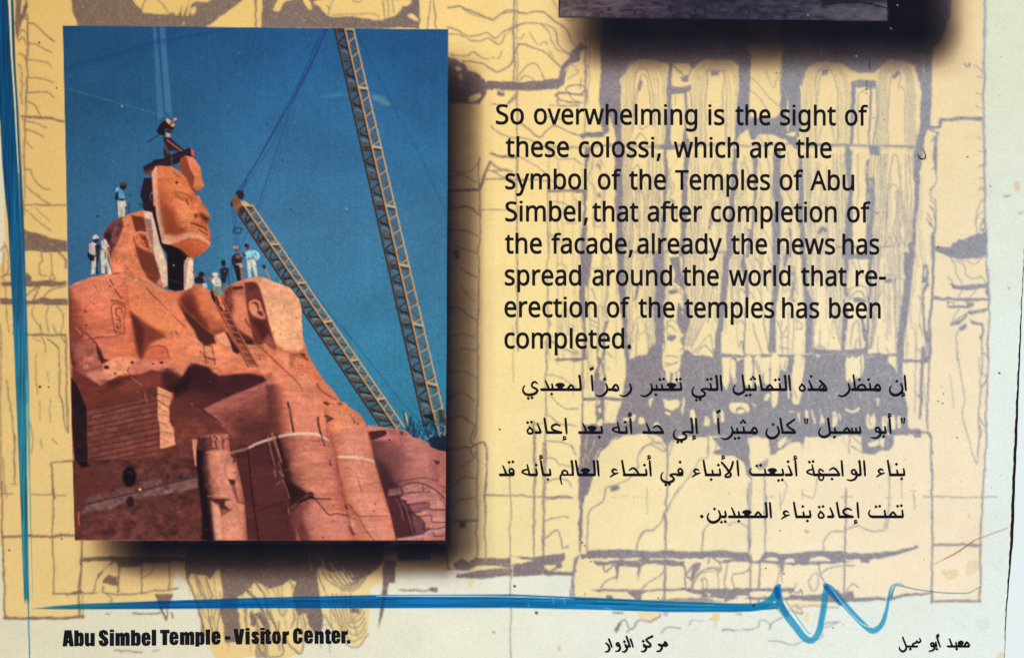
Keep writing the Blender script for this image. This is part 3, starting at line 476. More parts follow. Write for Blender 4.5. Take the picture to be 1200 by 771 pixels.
    for s, w in [('0,32 55,32', 1), ('140,32 295,33', 1.1), ('242,0 245,50 238,60 240,480', 1.5), ('10,222 335,218', 3), ('8,-20 12,250 18,470 22,590', 1.8), ('18,592 378,585', 3.2), ('25,0 30,50', .8), ('370,240 368,330 358,460 362,590', 2.2), ('240,478 320,482', 1.5), ('540,340 535,470', 2), ('640,330 640,480', 1.4), ('765,320 765,460', 1.5), ('640,415 680,385 700,350', 1), ('470,445 480,475 600,480 700,465 800,455', 1.6), ('425,470 450,380 500,345', 2), ('490,485 510,500 500,520', 1.2), ('480,570 500,575', 1.4), ('600,570 680,570 720,565', 1.8), ('515,735 560,738 640,745', 1.2), ('690,740 715,735', 1), ('375,490 378,590', 1)]: inkl(D, s, w)
    ink(D, '360,330 380,312 500,312 850,318 860,332 640,345 630,360 540,362 520,335 480,360 440,420 420,470 455,470 400,480 290,488 350,465 365,460', .7); gap(D, '372,345 400,332 480,332 500,340 450,390 430,440 420,468 372,465', .7)
    ink(D, '465,420 490,395 530,405 535,445 470,430'); ink(D, '700,480 780,478 770,520 758,580 745,600 720,545'); gap(D, '735,550 755,540 750,580', .6)
    # left colossus legs under the picture
    D = F6(200, 630)
    ink(D, '100,160 165,60 1200,40 1260,60 1250,240 1200,260 1110,200 1080,260 1110,420 1130,640 1090,700 1010,640 1010,560 940,580 900,420 930,330 880,310 780,370 740,375 660,335 620,335 570,390 520,430 490,440 510,771 400,771 395,640 360,560 385,430 360,230 330,240 290,310 260,280 190,270 150,270 130,340 140,440 108,240')
    ink(D, '500,440 560,400 640,470 720,700 700,771 560,771 520,600', .7, .0)
    for s, w in [('130,330 180,440 240,640 250,720', 2.4), ('215,560 235,640 225,771', 2), ('180,290 235,430', 1.4), ('200,290 260,440 290,640 330,771', 1.3), ('260,300 300,400 310,440', 1.6), ('330,520 320,610 340,690', 1), ('360,520 340,771', 1.6), ('570,390 640,470 700,590 740,771', 3.2), ('640,340 690,420 720,560 780,660', 2), ('690,350 730,400', 1.2), ('790,520 830,575 860,525', 1.2), ('880,320 920,390 935,430', 1.2), ('910,520 915,600 890,660', 1.6), ('560,520 565,771', 2), ('500,560 520,771', 2), ('940,560 930,771', 1.5), ('970,540 1000,680', 1.3), ('1090,260 1150,400', 1.3), ('1140,560 1180,640 1200,680', 1.2), ('0,378 45,378', 1.6), ('10,555 20,570 15,590', 1.6)]: inkl(D, s, w)
    ink(D, '590,530 620,560 640,620 620,660 590,640'); ink(D, '620,560 660,540 720,640 720,720 690,660'); ink(D, '1000,530 1040,540 1080,660 1120,600 1135,560 1130,660 1080,740 1020,640')
    rr = np.random.default_rng(8)
    for i in range(60):
        x = rr.uniform(226, 420); y = rr.uniform(662, 735); k = rr.uniform(2, 9)
        inkl(PX, [(x, y), (x + k * .3 + rr.uniform(-1, 1), y + 10), (x + k * .6 + rr.uniform(-1.5, 1.5), y + 20), (x + k, y + rr.uniform(26, 38))], rr.uniform(.6, 1.2), rr.uniform(.5, .85))
    for q, wd in [([(1091, 530), (1091.5, 552)], 2.2), ([(1155, 525), (1154.3, 552)], 1.9), ([(1139, 528), (1145, 543), (1146, 520), (1148, 470)], 1.0), ([(640, 520), (638, 590)], 1.3)]: inkl(PX, q, wd)
    D = F3(300, 571)
    for q in range(6): inkl(D, [(280 + 22 * q, 330), (330 + 22 * q, 420), (400 + 12 * q, 460 - 8 * q), (460, 455 - 14 * q), (500 - 3 * q, 400 - 10 * q)], 1.4, .85)
    for q in range(6): inkl(D, [(320 + 22 * q, 480), (370 + 12 * q, 600), (420 + 6 * q, 710 - 25 * q), (470, 715 - 30 * q), (505 - 3 * q, 660 - 25 * q)], 1.2, .8)
    ink(D, '575,330 625,330 630,345 620,430 595,430 590,480 570,580 555,645 560,560 565,480'); ink(D, '260,250 575,250 575,330 530,380 500,400 440,420 380,380 300,330 260,400'); ink(D, '425,545 470,545 470,570 430,562'); ink(D, '785,455 820,455 820,475 790,475'); inkl(D, '640,458 785,468', 1.8); ink(D, '625,240 790,240 790,325 640,335')
    for s in ['330,330 360,380', '390,370 420,400 460,395', '420,380 440,400', '270,290 330,380 380,440', '240,280 250,370', '300,310 310,350']: gapl(D, s, 1.2)
    ink(D, '860,250 868,360 900,372 890,345 930,320 960,340 995,310 1005,320 1150,320 1150,395 1000,415 900,408 905,390 960,385 1150,360 1000,355 960,375 860,370', .6, .9)
    for s, w in [('1000,-200 998,310', 1.4), ('1035,-40 1035,315', 1.3), ('1148,-100 1148,771', 1.1), ('900,155 940,150 995,148', 2), ('905,60 960,48 990,45', 1.2), ('1030,38 1150,38', 1.4)]: inkl(D, s, w)
    ink(D, '920,155 955,150 950,185 925,185'); inkl(D, '0,700 20,740 45,771', 2); ink(D, '0,600 40,640 60,771 0,771', .8, .6)
    for s in ['20,620 50,700', '0,650 30,740', '60,600 120,740']: gapl(D, s, 2)
    for s in ['100,600 110,740', '140,690 200,750 215,690', '60,560 130,740 60,771']: inkl(D, s, 1.6)
    # hairlines seen inside the printed shadow to the right of the picture
    D = F3(300, 190)
    for s, w in [('865,130 1000,130', 3), ('865,215 960,205 1005,240', 1.8), ('865,305 960,315 1003,340', 1.2), ('900,375 960,400 1000,415', 1), ('880,40 960,50 1005,0', 1), ('870,80 930,60 1000,100', 1), ('920,475 1000,525', 1), ('920,560 980,625', .8), ('865,660 920,660 950,690 1000,715', 1.2), ('1005,-20 1010,300 1000,771', 1.4), ('1010,130 1040,40 1055,0', 3), ('1040,40 1130,40', 1.3), ('1060,0 1100,35 1155,45', 1.2), ('1005,215 1156,218', .9), ('1030,78 1156,75', 1.6), ('1005,130 1030,80', 2)]: inkl(D, s, w)
    ink(D, '895,400 915,395 925,430 905,440')
    D = F3(300, 380)
    for s, w in [('1000,-20 998,420 985,520', 1.3), ('870,60 920,40 985,60', 1), ('870,125 930,110 995,120', 1), ('870,215 930,210 990,235', 1), ('870,330 930,310 985,345', 1), ('865,430 920,415 965,440 985,460 970,520 985,540', 1.4), ('985,460 998,440', 1), ('870,560 960,555 1035,540 1038,700 1035,900', 1.8), ('970,560 980,590 998,585 998,771', 1.4), ('930,640 970,610 995,590', 1), ('870,740 930,690 995,690', 1)]: inkl(D, s, w)

def shade(a0):                              # the soft shadow printed behind each picture
    return a0
def sstep(x): x = np.clip(x, 0, 1); return x * x * (3 - 2 * x)
def paint_shadows():
    wob = 1 + 0.03 * noise_cache((40, 30), 5)
    l = sstep((XX - 78) / 105); t = sstep((YY - 40) / 75); b = sstep((695 - YY) / 62)
    r = np.interp(XX, [520, 524, 530, 538, 550, 560, 570, 582], [1, .93, .76, .60, .47, .30, .10, 0])
    r = np.maximum(r, .97 * sstep((568 - XX) / 60) * sstep((YY - 610) / 40)).astype(np.float32)
    sh1 = np.clip(l * r * t * b * 1.04, 0, 1)
    l2 = sstep((XX - 632) / 92); r2 = sstep((1150 - XX) / 75); b2 = sstep((104 - YY) / 70)
    sh2 = l2 * r2 * b2
    for sh in (sh1, sh2):
        a = np.clip(sh * 0.97 * wob, 0, 1)[..., None]
        dark = np.array((13, 14, 26), np.float32) / 255
        mid = img * np.array((.62, .52, .50), np.float32)
        k = np.clip(a * 1.6, 0, 1)
        img[...] = img * (1 - k) + mid * k
        k2 = np.clip((a - .15) / .85, 0, 1)
        img[...] = img * (1 - k2) + dark * k2
    lab[(sh1 > .45) & (XX < 600)] = pid('drop_shadow')
    lab[(sh2 > .45) & (XX > 600)] = pid('drop_shadow.001')

def paint_ink():
    t = np.clip(XX / 1200, 0, 1)
    # the drawing is a rough screen print: edges wander, ink is uneven
    global INK
    sx = noise_cache((6, 6), 71) * .36 + noise_cache((22, 22), 72) * .7; sy = noise_cache((6, 6), 73) * .36 + noise_cache((22, 22), 74) * .7
    u = np.clip(XX - X0 + sx, 0, GW - 1.01); v = np.clip(YY - Y0 + sy, 0, GH - 1.01)
    iu = u.astype(int); iv = v.astype(int); fu = u - iu; fv = v - iv
    A = (INK[iv, iu] * (1 - fu) + INK[iv, iu + 1] * fu) * (1 - fv) + (INK[iv + 1, iu] * (1 - fu) + INK[iv + 1, iu + 1] * fu) * fv
    B = A.copy()
    for ax in (0, 1): B = .5 * B + .25 * (np.roll(B, 1, ax) + np.roll(B, -1, ax))
    B2 = B.copy()
    for ax in (0, 1): B2 = .5 * B2 + .25 * (np.roll(B2, 1, ax) + np.roll(B2, -1, ax))
    A = .3 * A + .3 * B + .4 * B2
    INK = np.clip(A * (1 + .10 * noise_cache((2, 2), 75)) + .04 * noise_cache((2, 2), 76) * (B > .06), 0, 1)
    c = ramp(t, [(0, (116, 91, 77)), (.25, (124, 106, 98)), (.47, (118, 102, 104)), (.6, (136, 128, 138)), (.75, (142, 141, 151)), (.97, (145, 147, 161))])
    down = np.clip((YY - 540) / 200, 0, 1)[..., None] * np.clip((XX - 450) / 200, 0, 1)[..., None] * .5
    c = c * (1 - down) + np.array((140, 130, 136)) / 255 * down
    c = c * (1 + .03 * noise_cache((3, 3), 9) + .02 * noise_cache((1.4, 1.4), 8))[..., None]
    a = (INK * 0.96)[..., None]
    img[...] = img * (1 - a) + c * a
    lab[INK > .45] = pid('facade_drawing')

def paint_blue():
    n = noise_cache((1.6, 60), 21); n2 = noise_cache((70, 1.6), 22)
    part = 'border_stroke'
    # upright stroke down the left margin
    def up(s, op=1.0, part=part):
        P = F3(0, 0).pts(s); w, a = cov_poly(P, .8)
        yy = YY[w]
        col = ramp(np.clip(yy / 720, 0, 1), [(0, (3, 62, 104)), (.3, (10, 78, 120)), (.5, (28, 94, 130)), (.68, (40, 120, 140)), (1, (44, 122, 134))])
        col = col * (1 + .16 * n[w])[..., None]
        a3 = (a * op)[..., None]
        img[w] = img[w] * (1 - a3) + col * a3
        lab[w][a > .5] = pid(part)
    up('-20,-240 34,-240 36,0 50,220 62,420 75,640 86,860 100,1200 108,1500 118,1800 124,2240 130,2600 133,2724 118,2700 112,2724 108,2700 100,2480 92,2250 74,1820 60,1480 48,1240 36,1000 24,900 10,740 2,560 -20,420')
    up('40,-240 58,-240 60,0 70,300 84,520 96,740 108,1000 116,1240 124,1480 132,1760 136,2100 138,2250 148,2720 142,2500 128,2100 112,1640 100,1240 84,760 70,520 56,260 48,0', .92)
    line(F3(0, 0), '38,-200 50,200 66,440 76,640 84,780', [2.2, 2.0, .9], (226, 216, 170), .9); line(F3(0, 0), '82,500 96,760', 1.6, (150, 118, 110), .7)
    line(F3(0, 0), '122,1820 134,2200', .9, (216, 196, 120), .8); line(F3(0, 0), '118,1720 126,1800 130,1900', .8, (190, 190, 130), .6)
    line(F3(0, 571), '120,240 128,560 134,771', [1.6, 1.5, 1.4], (28, 110, 150), .85, part); line(F3(0, 571), '134,771 137,900', 1.4, (28, 110, 150), .85, part)
    line(F3(0, 571), '112,300 118,470 122,520', .8, (60, 130, 140), .7, part)
    # long level stroke
    T = F3(0, 571)
    s = '145,546 250,534 360,525 700,512 1156,497 1456,490 1716,484 2312,482 2612,494 3012,512 3332,523 3512,520 3512,548 3332,562 3012,562 2712,552 2312,543 1716,544 1156,545 700,548 360,550 250,550'
    P = T.pts(s); w, a = cov_poly(P, .7)
    col = ramp(np.clip(XX[w] / 950, 0, 1), [(.04, (56, 132, 134)), (.1, (30, 116, 138)), (.2, (14, 90, 148)), (.4, (12, 100, 162)), (.65, (18, 112, 168)), (.85, (22, 118, 168)), (1, (40, 138, 176))])
    under = img[w] / np.clip(img[w].max(-1, keepdims=True), .55, 1)
    lum = np.clip(img[w].mean(-1, keepdims=True) / .8, .55, 1)
    col = col * (1 + .11 * n2[w])[..., None] * (.55 + .45 * lum)
    img[w] = img[w] * (1 - a[..., None]) + col * a[..., None]; lab[w][a > .5] = pid(part)
    for s, c, o, wd in [('1700,490 2000,490 2312,492 2590,503', (228, 238, 232), .85, [.8, 1.5, 1.2, .6]), ('2700,512 3000,525 3300,532 3450,522', (90, 180, 210), .7, [.6, 1.2, .9]), ('2600,528 3000,545 3300,548', (60, 160, 205), .5, [1.2, 1.2]), ('1300,505 1700,498', (60, 150, 200), .5, [.8, .8]), ('1800,510 2300,508', (40, 140, 196), .5, [1.5, 1.2]), ('700,530 1200,515', (30, 120, 180), .5, [.9, .9])]: line(T, s, wd, c, o)
    for s in ['2495,495 2500,525', '2385,545 2388,525', '2545,490 2550,525', '2730,540 2775,557']: line(T, s, .7, (170, 205, 220), .7)
    # the wave at the end of the stroke: translucent passes laid over each other
    D = F6(850, 620)
    def wash(s, wd, col, op):
        P = spline(D.pts(s), n=10); w, a = cov_line(P, wd, 1.1)
        c = np.array(col, np.float32) / 255; a3 = (a * op)[..., None]
        img[w] = img[w] * (1 - a3) + (img[w] * .25 + .75) * c * a3
        lab[w][a > .5] = pid(part)
    wash('-60,580 60,578 190,578 290,555 355,500 385,440 402,412', [8.5, 9, 9.5, 9, 8.5, 8.5, 2.5], (24, 142, 190), .84)
    wash('398,412 388,480 400,540 450,630 520,720 585,800 640,820 690,760 725,600 742,470 752,410', [3, 8.5, 9, 8.5, 8.3, 8, 7.5, 7.2, 7.4, 7.4, 3.4], (36, 152, 200), .80)
    wash('740,415 780,440 860,530 950,630 1040,720 1100,752 1160,700 1192,600 1220,450 1245,410 1290,402 1330,425', [6, 7.6, 7, 6.6, 6.4, 6.2, 5.6, 4.2, 2.4, 1.4, 1, .7], (34, 148, 198), .78)
    wash('1228,500 1250,430 1280,415 1420,445 1600,468 1700,472 1800,470 1860,440 1895,425', [2.6, 1.4, 1.1, 1.0, 1, .9, .8, .7], (22, 118, 165), .85)
    wash('380,440 392,500', [6, 6], (10, 90, 165), .75); wash('745,430 790,480 850,550', [6, 6, 5], (6, 92, 170), .6); wash('400,540 455,635', [7, 5], (14, 110, 176), .5)
    for s, wd in [('420,490 470,570 540,680 600,755 625,771', [1.4, 1.6, 1.3]), ('645,740 660,660 668,600', [1, 1.1, .7]), ('800,460 900,590 1000,690 1080,722 1130,700 1170,620 1195,500', [.6, .8, 1.2, 1.5, 1.6, 1.5, 1.0])]: line(D, s, wd, (222, 238, 236), .85)
    for s, wd in [('412,480 470,560 545,670 610,760 632,768', .9), ('1080,735 1140,705 1180,610', .8), ('60,590 200,592 310,560', 1.2), ('430,560 520,690', .8), ('730,560 700,720', .9)]: line(D, s, wd, (8, 104, 168), .6)
# ------------------------------------------------------------------ the printed photographs
PHOTO = [(73.6, 30.4), (300, 32.6), (525.2, 34.8), (523.4, 390), (521.9, 633), (300, 633), (87.6, 633), (80.8, 390), (77.4, 200)]
def paint_photo():
    hard = globals()['line']                # crisp strokes for the steelwork; softer ones for marks in the stone
    def line(T, s, width, col, op=1.0, part=None, smooth=True, mode='n', aa=1.5):
        ws = width if isinstance(width, (list, tuple)) else [width]
        hard(T, s, [q * .85 for q in ws], col, op * .88, part, smooth, mode, aa)
    def tube(T, left, right, rampv, part=None, soft=.8, op=1.0, tex=.05, ts=(24, 4)):
        # a rounded form: tone runs across from its left edge to its right edge
        A, B = spline(T.pts(left)), spline(T.pts(right))
        P = np.concatenate([A, B[::-1]]); w, a = cov_poly(P, soft)
        if w is None: return
        y = YY[w]; xl = np.interp(y[:, 0], A[:, 1], A[:, 0])[:, None]; xr = np.interp(y[:, 0], B[:, 1], B[:, 0])[:, None]
        wob = noise_cache((9, 14), 47)[w] * .025
        t = np.clip((XX[w] - xl) / np.maximum(xr - xl, 1) + wob, 0, 1)
        c = ramp(t, rampv) * (1 + tex * noise_cache(ts, 46)[w])[..., None]
        a3 = (a * op)[..., None]
        img[w] = img[w] * (1 - a3) + c * a3
        if part: lab[w][a > .5] = pid(part)
    w, a = cov_poly(PX.pts(PHOTO), .5)
    save = img[w].copy(); savelab = lab[w].copy()
    base = pid('photograph_print')
    v = np.clip((YY[w] - 30) / 480, 0, 1); h = np.clip((XX[w] - 74) / 450, 0, 1)
    sk = ramp(v, [(0, (30, 82, 130)), (.25, (44, 102, 146)), (.5, (60, 116, 152)), (.75, (58, 124, 158)), (1, (50, 127, 157))])
    left = ramp(v, [(0, (28, 76, 116)), (.4, (48, 94, 128)), (.7, (56, 98, 130)), (1, (58, 102, 134))])
    k = (np.clip(1 - h / .55, 0, 1))[..., None]
    sk = sk * (1 - k) + left * k
    cen = np.exp(-(((XX[w] - 350) / 110) ** 2 + ((YY[w] - 200) / 140) ** 2))[..., None] * .16
    sk = sk * (1 - cen) + cen * np.array((84, 140, 180)) / 255 * 1.02
    img[w] = sk * (1 + .028 * noise_cache((2.2, 2.2), 31)[w] + 0.012 * noise_cache((2, 90), 32)[w] + .035 * noise_cache((70, 60), 33)[w])[..., None]
    lab[w] = base
    SKY0, CREAM = (30, 88, 140), (226, 196, 165)
    # clouds, cables
    fill(F7(380, 25), '430,665 520,680 580,725 590,760 520,750 440,700', (96, 140, 158), 2.5, .75, smooth=True)
    fill(F3(300, 0), '290,435 380,415 420,430 330,445', (80, 140, 168), 3, .4)
    A = F3(0, 0)
    fill(A, '690,122 706,122 740,530 712,545', (88, 136, 172), .8, .42); fill(A, '720,122 742,122 776,530 746,505', (92, 140, 176), .8, .45)
    line(A, '712,125 740,500', .7, (30, 70, 120), .5); line(A, '743,125 777,530', .6, (130, 165, 190), .4)
    fill(A, '290,305 700,185 1040,128 1060,132 700,205 290,327', (24, 62, 118), 1, .35); line(A, '290,305 500,248 700,190 1040,130', .8, (22, 55, 108), .55); line(A, '290,325 560,255 760,200', .8, (22, 55, 108), .45)
    line(A, '300,400 550,470 745,525', .8, (120, 160, 176), .55); dot(A, 551, 480, 5, (226, 150, 120), .8)
    B = F3(300, 0)
    line(B, '318,130 240,310 130,510 0,735 -95,880', [2.4, 2.6, 2.0, 1.4, 1], (26, 44, 112), .72); line(B, '304,135 215,330 110,530 10,720 -80,880', 1.1, (30, 50, 116), .7); line(B, '322,135 260,270 150,500 30,720 -88,890', .9, (30, 54, 118), .6); line(B, '285,160 190,400 80,720 0,960', 1.2, (30, 62, 124), .65); line(B, '290,200 215,390 110,690 20,940', .8, (30, 66, 128), .5)
    line(B, '455,150 600,440 760,750 860,960', [2.4, 1.2, .8], (24, 66, 128), .45); line(B, '700,600 770,750', .8, (24, 66, 128), .5)
    line(F3(300, 190), '50,300 140,430 300,640 430,800', [1, 1, 1], (24, 74, 118), .7); line(F3(300, 380), '385,0 500,150 640,330 740,440', .9, (20, 66, 112), .75)
    for x, y, c in [(160, 215, (20, 40, 80)), (410, 212, (200, 170, 130)), (570, 432, (24, 40, 70)), (148, 335, (150, 110, 90)), (238, 42, (120, 130, 150)), (148, 425, (24, 60, 100))]: dot(F3(300, 190), x, y, 4, c, .8)
    for x, y in [(763, 158), (120, 725), (50, 560)]: dot(B, x, y, 4, (20, 40, 70), .7)
    for x, y in [(908, 265), (1080, 240), (1030, 480), (1075, 340)]: dot(A, x, y, 3, (160, 150, 150), .6)
    dot(A, 410, 640, 3, (20, 40, 70), .7); dot(F7(75, 210), 302, 337, 10, (18, 28, 60)); dot(F7(75, 210), 597, 148, 8, (18, 40, 80), .8); line(F7(75, 210), '588,222 588,305', 1.3, (18, 38, 72))

    # ---------------- cranes
    def boom(L, M, R, steps, part, dens=1.0, seed=3):
        r = np.random.default_rng(seed)
        L, M, R = [np.array(q, np.float32) for q in (L, M, R)]
        def at(Q, t): return Q[0] * (1 - t) + Q[1] * t
        P = [at(L, t) for t in np.linspace(0, 1, 8)] + [at(R, t) for t in np.linspace(1, 0, 8)]
        w, a = cov_poly(np.array(P, np.float32), .7); lab[w][a > .5] = pid(part)
        fill(PX, [tuple(L[0]), tuple(M[0]), tuple(M[1]), tuple(L[1])], (44, 44, 52), .6, .16)
        fill(PX, [tuple(M[0]), tuple(R[0]), tuple(R[1]), tuple(M[1])], (70, 62, 58), .6, .14)
        dk = (30, 26, 30); br = (86, 60, 46)
        for i in range(steps):
            t0, t1 = i / steps, (i + 1) / steps; tm = (t0 + t1) / 2
            l0, l1, m0, m1, lm, mm = at(L, t0), at(L, t1), at(M, t0), at(M, t1), at(L, tm), at(M, tm)
            r0, r1, rm = at(R, t0), at(R, t1), at(R, tm); j = r.uniform(-1.2, 1.2)
            heavy = i % 4 == 0
            if heavy: fill(PX, [tuple(l0), tuple(m0), tuple(m0 * .68 + mm * .32), tuple(l0 * .66 + lm * .34)], dk, .7, r.uniform(.6, .9), part)
            hard(PX, [l0, mm + j], r.uniform(1.5, 2.1), dk if i % 2 else br, .95, part, False); hard(PX, [l1, mm + j], r.uniform(1.4, 2.0), br if i % 2 else dk, .95, part, False)
            hard(PX, [m0 - 1, lm + (m0 - lm) * r.uniform(0, .2)], 1.3, br, .85, part, False); hard(PX, [l0, m0], 1.3, br, .85, part, False)
            hard(PX, [(l0 + lm) / 2, (m0 + mm) / 2 + j], 1.4, dk, r.uniform(.5, .95), part, False); hard(PX, [m1, lm], 1.3, (110, 78, 58), r.uniform(.5, .9), part, False)
            if i % 2: hard(PX, [lm + (mm - lm) * r.uniform(.05, .4), (mm + m1) / 2], 1.2, (176, 134, 96), .75, part, False)
            hard(PX, [m0 + 1, rm + 1], 1.9, (36, 28, 30), .9, part, False); hard(PX, [m1 + 1, (r0 + rm) / 2], 1.4, (66, 44, 38), r.uniform(.4, .85), part, False)
            hard(PX, [m1, rm], 1.5, (196, 148, 102), 1, part, False); hard(PX, [m0, rm], 1.2, (168, 120, 82), .9, part, False)
            if heavy: hard(PX, [m0, r0], 2.3, (214, 172, 122), 1, part, False); hard(PX, [m0 * .6 + mm * .4, r0 * .6 + rm * .4], 1.6, (40, 30, 30), .9, part, False)
        hard(PX, [tuple(L[0]), tuple(L[1])], 2.1, (46, 34, 34), .95, part, False); hard(PX, [tuple(L[0] + [1.2, 0]), tuple(L[1] + [1.2, 0])], .9, (130, 96, 72), .7, part, False)
        hard(PX, [tuple(M[0] - [1.5, 0]), tuple(M[1] - [1.5, 0])], 2.2, (48, 34, 34), .85, part, False)
        hard(PX, [tuple(M[0]), tuple(M[1])], 1.8, (202, 156, 106), 1, part, False)
        hard(PX, [tuple(R[0]), tuple(R[1])], 1.6, (212, 168, 118), 1, part, False)
    boom([(392.0, 33.5), (497.0, 500)], [(404.2, 33.5), (511.5, 500)], [(414.3, 34.5), (524.5, 503)], 27, 'crane_boom', seed=3)
    boom([(279, 251), (446, 500)], [(286, 241), (465, 502)], [(296, 241), (474, 500)], 23, 'crane_boom.001', seed=5)
    hard(PX, [(475, 484), (482, 510)], 1.6, (226, 184, 132), 1, 'crane_boom.001', False)
    T = F7(150, 210)
    fill(T, '935,175 960,140 1010,190 1060,200 1120,245 1040,240 1020,300 990,320 965,270 925,240', (120, 84, 64), .6, 1, 'crane_boom.001', tex=.1)
    fill(T, '970,125 1000,98 1040,110 1052,150 1035,185 1000,180', (44, 36, 40), .7, 1, 'crane_boom.001'); fill(T, '925,205 945,215 945,250 925,250', (50, 34, 40), .6, 1, 'crane_boom.001')
    fill(T, '1015,200 1060,200 1115,240 1040,245', (214, 172, 118), .6, 1, 'crane_boom.001'); fill(T, '1000,270 1030,240 1060,290 1030,320 1000,320', (60, 40, 42), .7, .9)
    for s in ['940,250 955,420 968,470 970,620', '960,270 985,470 1005,640', '1075,480 1040,560 1010,650', '1060,0 1035,100', '1078,0 1045,110']: line(T, s, 1.0, (34, 66, 128), .75)
    line(T, '945,480 985,440 1028,450 1000,490 945,480', 1.6, (36, 42, 66), .95); line(T, '950,470 965,430', 1.2, (36, 42, 66), .9)
    # scaffolding and dark yard at the foot of the booms
    T = F7(400, 480); r = np.random.default_rng(11); part = 'scaffolding'
    fill(T, '770,270 830,240 944,225 944,378 880,370 810,345', (24, 34, 50), .7, 1, part, tex=.15)
    for i in range(30):
        x = r.uniform(600, 940); y = r.uniform(60, 190); dx = r.uniform(-70, 70)
        line(T, [(x, y), (x + dx, 260 + (x - 600) * .1)], r.uniform(1, 1.9), (22, 36, 62), .85, part, False)
    for i in range(14):
        x = r.uniform(700, 940); y = r.uniform(90, 250)
        line(T, [(x, y), (min(x + r.uniform(30, 90), 943), y + r.uniform(-40, 40))], 1.2, (28, 44, 74), .8, part, False)
    line(T, '562,12 590,190', 1.6, (22, 40, 66), .95, part, False); line(T, '645,95 760,215', 1.2, (30, 70, 120), .8, part, False)
    for s in ['830,0 860,110', '870,150 890,240', '940,170 930,230']: line(T, s, 1.7, (200, 160, 110), .95)
    for x, y in [(780, 262), (808, 235), (900, 210), (855, 130), (930, 150)]: dot(T, x, y, 9, (196, 168, 120), .8)
    fill(T, '735,50 830,30 840,90 800,90 740,60', (26, 24, 30), .8, .9); fill(T, '870,0 930,0 940,110 890,100', (50, 40, 34), .9, .7)

    # ---------------- far boulders on the right
    part = 'rock'
    fill(T, '790,330 880,365 944,378 960,771 960,1200 860,1200 780,470', (176, 104, 92), .6, 1, part, tex=.06); fill(T, '835,450 890,465 885,490 850,500', (84, 44, 46), .9)
    line(T, '905,690 944,700', 1.4, (90, 48, 50)); line(T, '905,735 940,735', 1.2, (90, 48, 50))
    fill(T, '225,140 380,155 500,175 592,190 640,245 710,262 770,300 805,345 835,450 870,600 912,771 940,950 944,1200 480,1200 380,771 240,240', (178, 108, 98), .6, 1, part, tex=.05, ts=(16, 10))
    tube(T, '240,270 300,450 380,760 480,1200', '790,300 835,450 912,771 944,1100', [(0, (78, 42, 44)), (.2, (104, 58, 56)), (.42, (152, 90, 82)), (.65, (190, 118, 106)), (.85, (194, 122, 110)), (1, (164, 96, 88))], part, 3, .95)
    fill(T, '225,140 375,158 590,192 600,215 540,205 410,180 230,195', (198, 124, 108), .9)
    fill(T, '235,196 400,182 412,215 395,235 300,268 262,282 240,250', (66, 32, 38), 1); fill(T, '425,175 510,185 520,225 440,228', (160, 90, 78), 1.4); fill(T, '520,190 565,195 560,230 530,225', (106, 56, 52), 1.2)
    fill(T, '290,420 320,370 420,330 540,320 560,420 520,540 560,700 540,771 380,771', (124, 72, 72), 9, .8); fill(T, '300,440 360,460 430,520 470,640 480,700 430,771 380,771', (58, 32, 42), 7, .85)
    fill(T, '690,280 770,320 800,400 760,500 690,480 660,380', (196, 122, 108), 8, .6); dot(T, 434, 271, 8, (40, 20, 26)); dot(T, 561, 405, 6, (70, 34, 40), .8); dot(T, 583, 218, 6, (50, 30, 30), .8)
    line(T, '480,660 620,630 740,615 870,640', 1.2, (76, 40, 46), .85); fill(T, '420,720 540,680 620,655 740,665 820,700 880,771 420,771', (184, 120, 112), 2.5, .8)
    T = F7(400, 560)
    fill(T, '350,-40 520,60 540,200 600,260 690,350 760,420 750,500 500,562 430,300', (60, 34, 42), 5, .9, tex=.08); fill(T, '410,100 480,170 560,300 640,480 640,562 500,562 440,330', (74, 38, 44), 3, .8)
    for s, c in [('430,95 530,80 545,105 540,145 420,165', (130, 88, 88)), ('560,75 630,55 735,65 735,115 640,125 565,135', (198, 134, 122)), ('745,70 830,100 880,150 800,130 745,120', (196, 132, 122)), ('535,170 640,140 720,140 800,150 860,160 900,180 820,200 700,210 590,235 600,200 540,195', (188, 126, 116)), ('790,230 860,180 925,230 938,280 800,278', (206, 140, 126)), ('600,255 690,235 770,225 790,280 720,300 640,300', (132, 86, 88)), ('660,325 740,300 938,285 938,335 820,345 760,335 690,345', (196, 130, 120)), ('700,360 770,345 815,355 815,395 740,400', (182, 120, 112)), ('825,350 938,340 938,395 830,392', (204, 138, 124)), ('750,415 850,400 938,405 938,440 830,455 760,455', (200, 132, 120)), ('640,320 690,370 745,420 745,490 680,500 650,420', (112, 70, 76)), ('500,545 640,525 740,510 790,465 938,445 938,480 830,490 760,530 640,560 500,562', (184, 136, 132)), ('770,500 830,490 850,530 938,520 938,562 740,562', (188, 118, 104))]:
        fill(T, s, c, 1.0, .95, tex=.08, ts=(5, 4))
    for s, wd in [('410,100 540,75 620,45 740,50 850,110 930,180', 1.7), ('540,85 555,130 530,170', 2), ('560,135 720,125', 1.2), ('735,60 740,120 800,122', 1.3), ('575,215 600,240 780,222 800,278 938,285', 1.6), ('600,240 640,310 690,345 745,400 750,470 800,460', 2.2), ('690,345 810,338 820,395 938,398', 1.3), ('600,300 720,305', 1.2), ('760,455 860,458 938,440', 1.2), ('525,205 550,260 600,400 640,510', 1.6), ('545,190 580,210', 2), ('830,490 850,525 938,520', 1.2)]: line(T, s, wd, (58, 30, 38), .85)
    for s in ['490,190 530,250 560,380', '550,225 590,290 650,500']: line(T, s, 1.2, (168, 116, 116), .7)

    sky_img = img.copy()
    # ---------------- the great seated figure
    part = 'stone_colossus'
